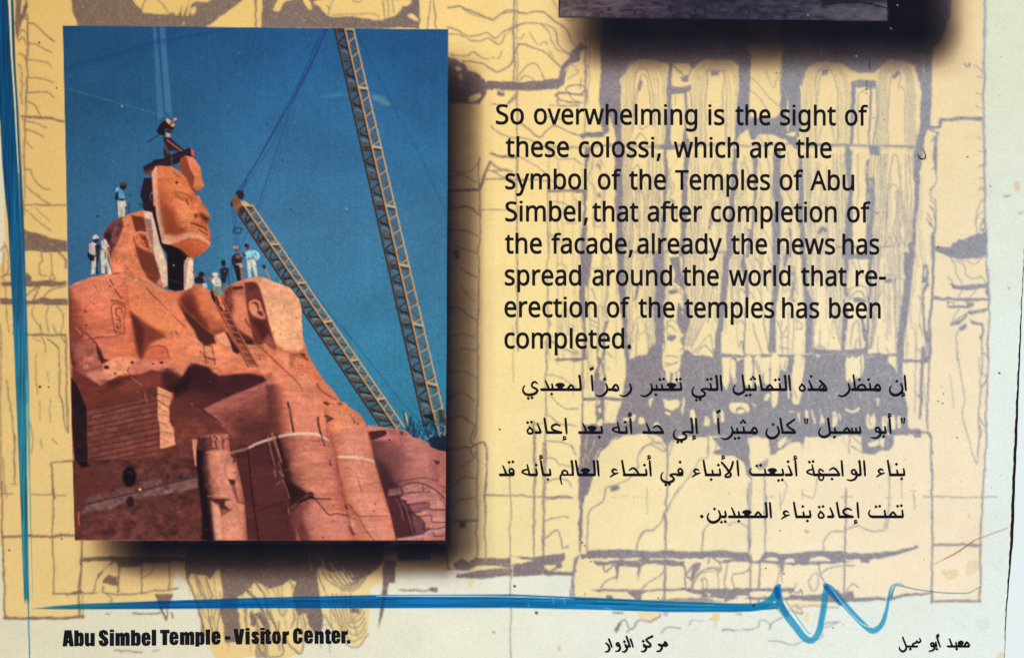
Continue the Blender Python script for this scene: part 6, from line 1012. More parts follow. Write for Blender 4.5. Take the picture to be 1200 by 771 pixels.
def paint_all():
    paint_paper(); paint_drawing(); paint_ink(); paint_shadows_order()
    paint_second_photo(); paint_photo(); paint_blue(); paint_dirt()
    n = noise_cache((1.4, 1.4), 61) * .016 + noise_cache((45, 35), 62) * .008
    img[...] = np.clip(img * (1 + n)[..., None], .02, 1)
def paint_shadows_order():
    keep = lab.copy(); paint_shadows()
    drawn = keep == pid('facade_drawing')
    strong = img.mean(-1) < .16
    lab[drawn & ~strong] = pid('facade_drawing')
GLYPHS = {
 'S': (549, ['502,191 499,150 488,114 471,82 447,55 418,32 383,14 342,1 297,-7 247,-10 221,-10 195,-8 171,-6 147,-3 125,1 104,6 85,11 67,17 51,24 51,110 77,100 107,90 140,81 177,74 213,69 251,68 284,70 314,74 340,82 362,93 380,106 394,122 404,140 410,161 412,183 410,205 405,225 397,242 385,258 367,272 345,287 318,300 284,315 244,330 215,342 188,354 164,367 142,380 123,395 106,411 92,428 80,447 72,468 65,490 61,515 60,542 63,578 73,611 89,640 111,664 138,685 169,702 206,714 245,722 288,724 326,723 362,719 396,713 428,705 457,695 485,684 457,607 432,617 405,626 376,634 347,640 317,644 286,645 258,644 233,639 211,632 193,622 178,610 166,595 158,579 153,561 151,541 153,518 158,498 166,481 178,466 194,451 215,438 240,425 271,411 307,397 347,381 382,365 414,347 440,329 462,307 480,284 492,257 500,226']),
 'o': (605, ['551,269 549,226 543,187 534,150 520,118 504,89 483,63 460,41 434,23 405,8 372,-2 338,-8 301,-10 267,-8 234,-2 203,8 174,23 148,41 125,63 105,89 87,118 74,150 63,187 57,226 55,269 58,325 68,375 85,419 108,457 137,489 171,513 211,532 255,542 304,546 351,542 394,532 432,513 467,489 496,457 520,419 537,375 547,325', '146,269 148,229 153,192 163,160 176,131 193,107 214,88 239,74 269,66 303,63 337,66 367,74 392,88 413,107 430,131 443,160 453,192 458,229 460,269 458,310 452,346 443,378 430,406 413,429 392,448 366,461 336,469 302,472 252,466 213,448 183,418 162,377 150,328']),
 'v': (508, ['203,0 0,536 94,536 208,220 225,171 231,153 236,136 241,120 245,104 249,90 251,78 255,78 258,90 262,104 267,120 272,137 277,154 284,172 300,220 414,536 508,536 304,0']),
 'e': (564, ['292,546 336,543 375,533 410,516 441,493 466,465 487,432 501,393 510,351 513,304 513,251 146,251 152,195 168,149 192,112 226,86 268,70 317,65 350,66 380,69 408,74 434,82 461,91 489,102 489,25 462,14 435,5 408,-2 380,-6 348,-9 313,-10 264,-7 219,4 179,21 142,45 112,76 88,114 69,158 59,208 55,264 58,320 68,370 84,415 107,454 135,486 168,512 205,531 247,542', '291,474 252,470 219,456 192,433 170,403 156,366 148,321 421,321 419,350 415,377 407,401 396,422 382,440 365,455 344,465 319,472']),
 'r': (413, ['335,546 368,544 379,543 389,542 398,540 387,459 359,464 348,465 338,466 329,466 309,465 289,460 270,453 252,443 235,431 220,416 206,400 195,381 185,360 179,337 174,312 173,286 173,0 85,0 85,536 157,536 167,438 171,438 183,457 197,476 212,493 229,508 247,521 267,531 288,540 311,544']),
 'w': (786, ['431,303 419,344 408,384 400,418 394,445 390,445 384,418 376,383 367,344 363,330 359,316 354,302 258,1 158,1 11,537 102,537 176,251 181,232 186,212 191,192 204,136 207,120 209,104 211,91 215,91 222,121 231,159 240,199 251,235 346,537 442,537 534,235 549,186 553,169 558,152 562,136 566,120 568,105 570,92 574,92 576,104 578,118 582,134 585,152 590,171 594,191 610,251 685,537 775,537 626,1 523,1']),
 'h': (618, ['173,537 173,524 172,511 172,498 168,462 174,462 186,480 201,495 217,508 235,519 254,528 275,536 297,541 319,544 341,545 382,543 418,536 449,525 476,508 498,487 515,461 527,429 535,392 537,349 537,0 450,0 450,343 447,383 437,415 421,440 398,458 368,468 330,472 293,470 262,462 236,449 216,432 199,410 188,384 179,352 175,317 173,277 173,0 85,0 85,760 173,760']),
 'l': (258, ['173,0 85,0 85,760 173,760']),
 'm': (935, ['673,546 729,541 774,525 809,499 834,462 849,412 854,349 854,0 767,0 767,345 764,384 755,415 740,440 720,458 692,468 658,472 611,467 574,452 546,427 528,392 517,349 513,296 513,0 426,0 426,345 425,371 421,395 414,416 405,433 393,447 378,458 360,466 340,470 316,472 283,470 254,462 231,449 212,432 197,410 187,384 179,353 175,318 173,278 173,0 85,0 85,536 156,536 169,463 174,463 186,481 200,496 216,510 232,521 251,530 270,537 290,542 311,545 332,546 371,544 406,536 435,524 461,507 481,484 496,456 501,456 521,484 546,507 575,524 606,536 639,544']),
 'i': (258, ['173,536 173,0 85,0 85,536', '130,737 143,736 155,731 165,723 174,713 179,699 181,681 179,664 174,650 165,639 155,631 143,627 130,625 116,627 104,631 93,639 85,650 80,664 78,681 80,699 85,713 93,723 104,731 116,736']),
 'n': (618, ['343,546 402,541 450,525 488,499 515,462 532,412 537,349 537,0 450,0 450,343 447,383 437,415 421,440 398,458 368,468 330,472 277,466 236,450 207,422 188,384 177,336 173,278 173,0 85,0 85,536 156,536 169,463 174,463 187,481 202,496 219,510 237,521 256,530 277,537 299,542 321,545']),
 'g': (615, ['275,546 309,544 341,537 370,526 397,510 422,490 443,465 448,465 460,536 530,536 530,-9 527,-57 518,-99 504,-136 484,-168 457,-194 425,-214 386,-228 341,-237 290,-240 252,-239 217,-236 184,-232 152,-225 124,-216 97,-206 97,-125 124,-137 153,-148 186,-156 221,-162 257,-166 295,-167 338,-163 374,-149 403,-126 425,-96 439,-59 443,-16 443,5 444,40 446,71 442,71 422,46 399,26 373,10 343,-1 311,-8 276,-10 212,-2 158,22 114,63 81,118 62,186 55,267 61,346 81,414 114,471 157,512 211,538', '287,472 258,469 233,461 211,448 191,430 175,406 163,378 153,345 148,308 146,266 150,205 162,155 183,114 211,85 246,68 289,62 315,63 338,67 359,72 377,81 393,92 407,106 419,122 428,141 435,163 440,188 443,215 444,246 444,267 442,313 437,352 427,385 414,412 397,434 376,451 351,463 321,470']),
 's': (479, ['434,148 431,115 422,86 408,61 388,40 364,22 334,8 300,-2 262,-8 220,-10 184,-9 152,-6 124,-1 98,6 74,14 52,24 52,104 75,94 101,84 130,74 160,67 191,62 222,61 263,63 295,71 319,82 336,98 346,118 349,140 348,153 344,165 338,176 329,187 316,197 299,208 277,219 250,231 217,244 184,257 154,271 128,284 105,298 86,314 71,332 60,352 53,376 51,404 57,446 76,481 106,509 147,530 196,542 252,546 284,545 314,542 344,536 371,529 398,521 423,510 393,440 370,449 346,457 322,464 297,470 272,473 246,474 213,472 185,466 164,456 148,443 138,428 135,409 136,395 141,383 148,371 159,361 173,351 192,342 214,331 241,319 273,307 305,294 334,281 360,268 382,254 400,238 415,220 426,199 432,175']),
 't': (361, ['264,62 277,62 291,64 305,66 318,68 329,70 339,73 339,6 328,2 315,-2 299,-6 282,-8 265,-10 249,-10 222,-8 196,-4 172,4 149,17 130,33 114,55 102,82 94,116 92,156 92,468 16,468 16,510 93,545 128,659 180,659 180,536 335,536 335,468 180,468 180,158 183,128 190,104 204,86 221,72 241,65']),
 'f': (344, ['332,468 197,468 197,0 109,0 109,468 15,468 15,509 109,539 109,570 111,613 118,650 130,682 145,708 165,729 189,745 217,756 248,763 283,765 304,764 323,763 342,759 358,756 373,752 387,747 364,678 353,681 340,685 327,688 313,691 299,692 284,693 257,690 235,680 219,663 207,640 199,609 197,571 197,536 332,536']),
 'c': (480, ['300,-10 254,-7 212,3 173,19 139,42 110,72 86,109 69,153 58,205 55,265 59,327 70,381 88,426 113,464 142,494 177,517 217,533 260,543 306,546 333,545 359,542 385,537 409,531 429,525 447,517 420,444 403,450 384,456 364,461 343,465 323,468 304,469 270,466 240,459 215,446 194,428 176,406 163,378 154,346 148,308 146,266 148,225 154,189 163,157 176,129 193,107 214,89 239,76 267,69 299,66 327,67 353,70 376,75 398,81 419,89 438,97 438,19 419,10 400,3 378,-2 355,-7 329,-9']),
 'u': (618, ['533,536 533,0 461,0 448,71 444,71 432,53 417,38 400,25 381,14 362,5 341,-2 319,-6 297,-9 274,-10 234,-8 198,-1 167,10 140,27 118,48 101,74 89,105 81,142 79,185 79,536 168,536 168,191 171,152 181,120 197,95 220,77 250,67 287,63 324,65 356,73 382,86 402,103 419,125 431,152 439,183 443,218 445,257 445,536']),
 'y': (510, ['1,536 95,536 211,231 229,179 235,162 240,146 245,130 249,115 253,100 256,85 260,85 265,103 271,125 279,150 288,178 297,205 306,232 415,536 510,536 279,-74 266,-106 251,-135 235,-161 216,-185 196,-204 172,-220 146,-231 117,-238 84,-240 69,-240 55,-239 42,-237 11,-232 11,-162 38,-166 48,-167 59,-168 70,-168 90,-167 108,-163 124,-156 138,-148 151,-137 162,-124 172,-108 181,-91 189,-73 217,-2']),
 'b': (615, ['173,575 173,553 172,532 172,512 170,493 169,478 168,465 173,465 190,486 211,505 236,522 265,535 300,542 339,545 401,537 455,514 499,475 533,422 553,352 560,268 557,210 548,159 533,114 512,76 486,45 455,21 420,4 381,-7 339,-10 300,-7 265,0 236,13 211,29 190,48 173,68 166,68 148,0 85,0 85,760 173,760', '324,472 289,470 259,462 234,450 214,434 198,412 187,384 179,352 175,314 173,271 173,267 177,206 187,156 205,116 233,86 273,69 326,63 370,69 406,87 433,116 453,157 465,208 469,269 465,331 453,381 433,421 406,449 369,466']),
 'a': (561, ['288,545 348,540 396,526 433,502 459,468 475,422 480,365 480,0 416,0 399,76 395,76 379,58 364,42 347,28 330,16 312,6 292,-1 269,-6 244,-9 215,-10 184,-8 155,-2 128,7 105,20 84,38 68,60 56,85 48,115 46,149 53,198 74,239 109,272 159,297 223,313 303,320 394,323 394,355 391,395 381,426 365,448 343,462 316,471 283,474 255,473 229,468 203,462 178,453 155,443 132,433 105,499 130,511 157,522 188,531 220,539 254,544', '314,259 254,254 208,243 176,227 154,206 141,179 137,148 140,121 149,99 164,82 185,70 208,63 235,61 278,65 315,78 348,98 373,128 388,167 393,214 393,262']),
 'd': (615, ['275,-10 213,-2 159,21 115,60 82,113 62,183 55,267 62,352 82,421 116,475 160,515 214,538 276,546 303,545 327,541 349,536 369,528 387,518 403,507 418,495 431,481 442,467 448,467 445,505 443,521 442,535 442,546 442,760 530,760 530,0 459,0 446,72 442,72 431,57 418,43 403,30 387,19 369,9 349,1 326,-5 302,-9', '289,63 340,68 380,84 408,110 428,146 439,193 443,250 443,266 439,328 428,379 410,419 382,449 341,467 288,473 245,467 209,448 181,416 162,375 150,324 146,265 150,206 162,156 181,116 209,87 245,69']),
 'p': (615, ['340,546 402,538 455,515 499,477 533,423 553,354 560,269 557,212 548,160 533,116 512,77 486,46 456,22 421,4 382,-6 339,-10 313,-9 288,-5 266,1 246,9 228,19 212,30 197,42 184,54 173,68 167,68 171,25 172,8 173,-7 173,-20 173,-240 85,-240 85,536 157,536 169,463 173,463 184,478 197,492 212,505 227,517 245,527 265,535 288,541 313,545', '324,472 290,470 261,463 237,451 217,436 201,415 189,390 181,360 175,326 173,286 173,269 175,227 179,190 187,157 199,129 214,105 235,87 260,74 290,66 326,63 357,66 384,75 407,90 426,110 441,135 454,164 462,196 467,232 469,270 465,327 453,376 433,417 406,448 369,466']),
 'T': (556, ['323,0 233,0 233,635 10,635 10,714 545,714 545,635 323,635']),
 'A': (639, ['545,0 459,221 176,221 91,0 0,0 279,717 360,717 638,0', '352,517 342,546 328,590 318,624 308,584 296,546 287,517 206,301 432,301']),
 '-': (322, ['40,229 40,307 282,307 282,229']),
 '.': (268, ['72,54 74,76 80,94 90,106 103,114 117,119 133,121 149,119 164,114 177,106 188,94 194,76 196,54 194,32 188,15 177,2 164,-7 150,-12 133,-14 117,-12 103,-7 90,2 80,15 74,32']),
 ',': (268, ['192,105 185,81 178,56 169,29 159,2 149,-25 138,-52 128,-79 117,-104 106,-129 41,-129 48,-103 54,-76 60,-48 67,-19 73,10 78,38 83,66 87,92 91,116 185,116']),
}
# ------------------------------------------------------------------ lettering
EN = [  # words of the English paragraph: text, left, right; baselines left and right per line
    ((145.4, 147.0), [('So', 581, 614), ('overwhelming', 625.6, 817.2), ('is', 829.8, 849), ('the', 861.5, 903), ('sight', 914, 979.5), ('of', 990, 1017.2)]),
    ((183.6, 185.2), [('these', 592.5, 666.8), ('colossi,', 678, 774.5), ('which', 789.4, 866.4), ('are', 878.6, 920.8), ('the', 932.4, 974.6)]),
    ((221.4, 223.0), [('symbol', 592, 687.6), ('of', 700.4, 728), ('the', 737, 780.4), ('Temples', 791, 902.4), ('of', 913.4, 941.4), ('Abu', 949.4, 1001)]),
    ((259.0, 260.2), [('Simbel,', 592, 689), ('that', 694, 748), ('after', 758.6, 823), ('completion', 833, 980.4), ('of', 992.4, 1020)]),
    ((296.6, 297.8), [('the', 591.6, 635), ('facade,', 646, 741.5), ('already', 746.5, 846), ('the', 856.6, 899), ('news', 910.6, 978.6), ('has', 987, 1030.4)]),
    ((334.0, 334.8), [('spread', 591.4, 681), ('around', 694, 787.6), ('the', 799.6, 842.4), ('world', 854, 926.4), ('that', 938.4, 992), ('re-', 1002.4, 1038)]),
    ((371.0, 372.6), [('erection', 591, 699.4), ('of', 711, 738), ('the', 748, 790.6), ('temples', 802, 907.4), ('has', 916.4, 960), ('been', 971.4, 1032)]),
    ((407.8, 408.2), [('completed.', 591, 739.6)])]
def glyph_word(word, xl, xr, base):         # -> list of contours lists per glyph in layout units
    pen = 0; items = []
    for ch in word:
        adv, cont = GLYPHS[ch]
        C = [np.array([[float(v) for v in p.split(',')] for p in c.split()]) for c in cont]
        items.append((pen, C, ch == 'i')); pen += adv
    lo = min((p + c[:, 0].min()) for p, C, _ in items for c in C); hi = max((p + c[:, 0].max()) for p, C, _ in items for c in C)
    sx = (xr - xl - 1.0) / (hi - lo); out = []
    for p, C, ch_i in items:
        g = []
        for c in C:
            x = xl + .5 + (p + c[:, 0] - lo) * sx
            y = c[:, 1]
            up = np.where(y <= 536, y * (17.7 / 536), 17.7 + (y - 536) * (5.7 / 224))
            if ch_i and y.min() > 600: up = 21.0 + (y - 625) * (2.3 / 112)   # the dot of the i, clear of its stem
            bx = base(x)
            g.append(np.stack([x, bx - up], 1))
        out.append(g)
    return out

AR = {}
def sk(T, s, ws):
    P = spline(T.pts(s), n=5)
    ws = ws if isinstance(ws, (list, tuple)) else [ws]
    if len(ws) == 1: ws = ws * 2
    W = np.interp(np.linspace(0, 1, len(P)), np.linspace(0, 1, len(ws)), ws) / T.k
    return ('s', P, W)
def pg(T, s, sign=1): return ('p', T.pts(s), sign)
class Pen:                                  # naskh letter pieces, drawn in a frame with its own base line
    def __init__(self, T, b): self.T, self.b, self.out = T, b, []
    def s(self, pts, ws): self.out.append(sk(self.T, pts, ws)); return self
    def alef(self, x): return self.s([(x - 9, self.b - 136), (x - 4, self.b - 70), (x + 1, self.b - 6)], [15, 18, 14])
    def fin(self, x): return self.s([(x - 22, self.b - 138), (x - 11, self.b - 70), (x, self.b - 14)], [15, 18, 18])
    def lam(self, x): self.s([(x - 10, self.b - 136), (x - 3, self.b - 70), (x, self.b - 14)], [17, 18, 18]); return self.dot(x - 14, self.b - 130, 10)
    def base(self, x0, x1): return self.s([(x0 + 8, self.b - 11), (x1 - 8, self.b - 11)], 21)
    def tooth(self, x, h=60): return self.s([(x - 5, self.b - h), (x, self.b - h / 2), (x, self.b - 12)], [13, 16, 16])
    def dot(self, x, y, r=13): self.out.append(pg(self.T, [(x - r, y + 1), (x - 1, y - r), (x + r, y - 1), (x + 1, y + r)])); return self
    def dots2(self, x, y): return self.dot(x - 17, y + 3, 13).dot(x + 17, y - 2, 13)
    def dots3(self, x, y): return self.dot(x - 17, y + 6, 12).dot(x + 17, y + 3, 12).dot(x, y - 14, 12)
    def hamza(self, x, y): return self.s([(x + 11, y - 20), (x - 4, y - 24), (x - 11, y - 12), (x + 2, y - 4), (x + 12, y - 6)], [7, 9, 9, 8, 6]).s([(x - 15, y + 8), (x + 14, y - 3)], 7)
    def ain(self, x):
        b = self.b
        self.out.append(pg(self.T, [(x - 44, b - 50), (x - 30, b - 66), (x - 6, b - 72), (x + 24, b - 69), (x + 42, b - 54), (x + 36, b - 42), (x + 22, b - 36), (x + 26, b - 22), (x + 30, b - 6), (x - 30, b - 6), (x - 24, b - 22), (x - 20, b - 36)])); return self
    def mim(self, x): b = self.b; return self.s([(x - 38, b - 12), (x - 16, b - 42), (x - 2, b - 52), (x + 14, b - 36), (x + 30, b - 12)], 15)
    def mimi(self, x): b = self.b; return self.s([(x - 45, b - 8), (x - 32, b - 34), (x - 16, b - 54), (x + 2, b - 46), (x + 12, b - 18), (x - 4, b - 2), (x - 40, b - 8)], 16)
    def dal(self, x): b = self.b; return self.s([(x - 30, b - 92), (x - 12, b - 52), (x, b - 16)], [10, 16, 19])
    def reh(self, x): b = self.b; return self.s([(x - 6, b - 62), (x + 5, b - 22), (x - 6, b + 12), (x - 36, b + 40), (x - 68, b + 49), (x - 98, b + 38)], [11, 17, 18, 16, 12, 5])
    def noon(self, x): b = self.b; return self.s([(x - 12, b - 66), (x + 3, b - 25), (x - 8, b + 12), (x - 42, b + 36), (x - 78, b + 37), (x - 106, b + 14), (x - 112, b - 14), (x - 100, b - 44)], [11, 17, 19, 22, 22, 18, 12, 6])
    def lamf(self, x): b = self.b; return self.s([(x - 17, b - 138), (x - 8, b - 70), (x - 1, b - 8), (x - 16, b + 14), (x - 48, b + 29), (x - 84, b + 20), (x - 100, b - 6), (x - 96, b - 30), (x - 84, b - 50)], [16, 18, 18, 18, 21, 19, 13, 9, 6])
    def yehf(self, x): b = self.b; return self.s([(x, b - 11), (x - 50, b - 18), (x - 84, b - 8), (x - 58, b + 12), (x - 52, b + 34), (x - 80, b + 53), (x - 122, b + 55), (x - 156, b + 36), (x - 166, b + 8), (x - 158, b - 22), (x - 148, b - 34)], [18, 16, 13, 15, 18, 20, 21, 18, 13, 8, 5])
    def ring(self, x): b = self.b; return self.s([(x, b - 12), (x + 1, b - 44), (x - 14, b - 66), (x - 36, b - 56), (x - 32, b - 32), (x - 4, b - 30)], [16, 16, 14, 14, 13, 12])
    def hehf(self, x): b = self.b; return self.s([(x - 20, b - 102), (x - 8, b - 50), (x, b - 10)], [10, 15, 17]).s([(x - 14, b - 62), (x - 50, b - 52), (x - 66, b - 36), (x - 40, b - 20), (x, b - 10)], [9, 13, 13, 12, 12])
    def ta(self, x): b = self.b; return self.s([(x - 20, b - 64), (x + 4, b - 42), (x + 14, b - 16), (x - 4, b - 1), (x - 30, b - 9), (x - 33, b - 33), (x - 16, b - 50), (x + 2, b - 42)], [8, 14, 15, 15, 15, 13, 11, 10])
    def waw(self, x): b = self.b; return self.s([(x - 2, b - 22), (x - 16, b - 57), (x - 40, b - 48), (x - 36, b - 22), (x - 4, b - 15)], 14).s([(x - 2, b - 40), (x + 5, b - 6), (x - 14, b + 26), (x - 48, b + 39), (x - 86, b + 32)], [13, 17, 17, 13, 5])
    def hah(self, x): b = self.b; return self.s([(x - 92, b - 54), (x - 60, b - 72), (x - 34, b - 60), (x - 6, b - 22), (x, b - 8)], [8, 14, 17, 15, 10])
    def aini(self, x): b = self.b; return self.s([(x - 14, b - 72), (x - 46, b - 85), (x - 80, b - 72), (x - 86, b - 48), (x - 58, b - 28), (x, b - 11)], [10, 15, 17, 15, 15, 16])
    def big_hamza(self, x): b = self.b; return self.s([(x, b - 54), (x - 25, b - 62), (x - 42, b - 44), (x - 25, b - 26)], [9, 15, 15, 13]).s([(x - 58, b + 6), (x - 25, b - 16), (x + 8, b - 28)], [8, 15, 10])
    def tanwin(self, x, y): return self.s([(x - 16, y + 4), (x + 16, y - 10)], 7).s([(x - 12, y + 18), (x + 18, y + 4)], 7)
    def beh_end(self, x): b = self.b; return self.s([(x + 22, b - 10), (x + 2, b - 22), (x - 8, b - 45), (x + 4, b - 70)], [20, 17, 12, 6])

def arabic_lines():
    L = []
    T1, T2, T3, T4 = F7(580, 420), F7(720, 420), F7(830, 420), F7(930, 420)
    T5, T6, T7, T8 = F7(575, 530), F7(710, 530), F7(820, 530), F7(930, 530)
    b = 291; o = []
    o += Pen(T4, b).alef(1012).hamza(990, b + 42).noon(980).dot(931, 204).mimi(770).base(520, 770).tooth(692, 64).dot(675, 190).s('568,282 590,246 622,236 646,256 640,280 600,286', 16).s('540,150 549,220 553,282', [15, 17, 17]).dot(593, 190).reh(500).out
    o += Pen(T4, b).s('236,200 262,222 286,250 296,280 280,288 235,284', 16).s('257,234 233,262 242,284 262,278 272,250', 11).base(128, 288).dal(168).dot(158, 160).ta(88).out
    o += Pen(T3, b).alef(738).lam(702).tooth(648, 62).dots2(622, 190).mim(558).fin(484).base(475, 706).tooth(428, 62).dots3(403, 180).tooth(372, 50).dots2(360, 330).base(318, 434).lamf(326).out
    o += Pen(T2, b).alef(967).lam(930).tooth(872, 62).dots2(855, 186).base(850, 932).yehf(868).dots2(757, 372).tooth(602, 70).dots2(578, 186).ain(515).tooth(432, 56).dots2(427, 186).tooth(385, 50).dot(373, 325).base(330, 606).reh(335).reh(146).out
    o += Pen(T1, b).mimi(1102).base(1012, 1096).reh(1010).dot(990, 184).alef(882).tanwin(872, 88).lam(774).mim(690).ain(588).tooth(520, 60).dot(512, 320).dal(486).base(412, 776).s('384,226 362,210 338,222 335,252 362,268 382,286 366,312 320,327 280,322 256,298 254,268 268,244', [7, 14, 14, 14, 16, 18, 20, 22, 20, 16, 10, 6]).dots2(318, 355).out
    L.append(o)
    b = 678; o = []
    o += Pen(T4, b).s('974,540 979,582', [13, 8]).s('1000,540 996,582', [13, 8]).alef(874).hamza(866, 522).tooth(828, 62).base(770, 834).dot(813, 702).waw(782).tooth(602, 58).tooth(566, 50).tooth(530, 50).mim(484).tooth(376, 50).dot(368, 708).base(322, 606).lamf(328).s('100,545 104,585', [12, 8]).s('124,545 121,585', [12, 8]).out
    o += Pen(T3, b).s('778,548 735,580 712,597 735,625 768,645 783,666 765,672', [12, 15, 15, 15, 16, 16, 14]).base(662, 782).fin(672).noon(635).dot(585, 594).mimi(428).base(212, 424).tooth(322, 58).dots3(313, 572).tooth(264, 48).dots2(258, 718).reh(215).alef(96).tanwin(90, 474).out
    o += Pen(T2, b).alef(744).hamza(720, 722).lam(705).base(690, 708).yehf(700).dots2(588, 752).hah(442).base(255, 442).dal(318).alef(152).hamza(140, 514).tooth(110, 62).dot(98, 572).base(44, 116).hehf(48).out
    o += Pen(T1, b).tooth(966, 64).dot(943, 708).ain(876).dal(824).base(755, 970).alef(646).hamza(628, 728).aini(600).base(465, 602).fin(468).dal(412).base(362, 414).ta(328).dots2(312, 574).out
    L.append(o)
    b = 212; o = []
    o += Pen(T8, b).tooth(998, 64).dot(975, 236).tooth(938, 52).dot(928, 105).fin(872).base(866, 1002).big_hamza(808).alef(644).lam(604).base(560, 606).waw(566).alef(442).hah(415).dot(346, 238).s('268,168 238,150 228,178 262,200', 12).s('270,202 268,234 248,249 229,234 229,206', 12).base(182, 415).hehf(186).dots2(158, 82).out
    o += Pen(T7, b).alef(872).hamza(862, 56).dal(830).dot(797, 82).base(770, 834).tooth(752, 60).dots2(728, 248).ain(655).tooth(592, 62).dots2(532, 116).base(478, 756).beh_end(460).alef(348).s('198,90 225,120 255,160 280,196 268,217 235,220 232,204 260,180 285,135 300,84', [15, 18, 18, 17, 16, 14, 13, 15, 17, 15]).hamza(212, 52).tooth(184, 62).dot(168, 112).tooth(118, 50).dot(103, 242).fin(56).base(48, 188).out
    o += Pen(T6, b).big_hamza(838).ring(690).dot(670, 86).base(640, 692).yehf(664).dots2(557, 288).alef(404).hamza(390, 52).tooth(366, 60).dot(348, 112).hah(302).base(156, 370).fin(168).big_hamza(98).out
    o += Pen(T5, b).alef(974).lam(940).ain(855).fin(790).base(784, 942).lam(742).s('745,201 700,198 690,172 665,160 645,176 655,200 690,200', 13).s('650,185 630,215 632,250 642,286', [14, 15, 12, 8]).tooth(538, 60).dot(516, 242).base(468, 542).fin(474).hamza(455, 50).tooth(416, 60).dot(410, 112).base(346, 420).hehf(350).ring(206).dots2(183, 85).dal(140).base(78, 206).out
    L.append(o)
    b = 590; o = []
    o += Pen(T8, b).tooth(985, 68).dots2(955, 480).mim(900).tooth(826, 66).dots2(760, 485).base(702, 988).beh_end(686).alef(584).hamza(560, 634).aini(535).base(408, 536).fin(412).dal(358).base(306, 360).ta(258).dots2(248, 488).out
    o += Pen(T7, b).tooth(998, 64).dot(972, 616).tooth(940, 52).dot(930, 486).fin(872).base(866, 1002).big_hamza(798).alef(642).lam(606).mim(530).ain(425).tooth(356, 54).dot(352, 618).dal(318).base(258, 608).tooth(234, 60).dots2(212, 625).base(178, 238).noon(182).dot(133, 508).dot(18, 576, 17).out
    L.append(o)
    return L

def arabic_captions():
    K = Frame(700, 735, 13.333)
    a = Pen(K, 0).s('1055,222 1082,245 1088,272 1060,282 1034,266 1052,240', 24).s('1050,272 990,276 962,262', 27).s('962,258 1004,282 1002,328 972,362 926,366', [20, 27, 26, 22, 8]).s('858,134 800,160 764,190 802,232 830,264 815,292 765,294', [26, 22, 22, 22, 25, 27, 22]).s('722,262 762,292 755,340 725,370 685,367', [20, 27, 26, 22, 8]).s('730,292 825,292', 24).dot(716, 210, 20).s('518,180 540,240 556,298', [24, 22, 16]).s('454,138 482,215 505,285', [22, 24, 26]).s('445,292 505,290', 26).s('434,264 462,296 455,345 425,374 390,370', [20, 27, 26, 22, 8]).dot(422, 216, 20).s('348,285 332,240 302,246 306,276 345,284', 22).s('342,262 354,318 334,356 284,368', [22, 26, 22, 8]).s('180,180 206,240 226,298', [24, 22, 16]).s('137,240 178,282 188,330 164,368 122,376', [18, 26, 26, 22, 8]).out
    K = Frame(1045, 735, 12)
    c = Pen(K, 0).s('1052,202 1082,232 1084,260 1052,262 1022,250 1042,216', 20).s('800,262 1075,262', 22).s('940,215 965,195 995,205 980,232 950,235 940,255', 24).dot(912, 298, 18).s('902,212 908,255', 17).s('812,158 830,205 848,252', [13, 18, 22]).s('780,258 840,262', [12, 22]).s('640,145 656,200 680,266', [20, 19, 13]).s('655,92 640,104 630,124 662,120', 14).s('618,205 628,252', 17).s('560,260 628,260', 20).dot(634, 300, 17).s('596,255 580,215 552,222 556,252 590,256', 18).s('594,228 600,285 572,318 522,330', [18, 22, 18, 7]).s('392,152 404,185 378,208 352,188 342,210 312,216', [12, 17, 18, 15, 17, 17]).s('312,216 292,240 322,262 352,262', 17).s('205,262 355,263', 20).dot(260, 298, 18).s('154,134 178,200 202,262 196,305 158,332 118,312 104,270', [15, 18, 20, 20, 24, 18, 7]).out
    return a, c

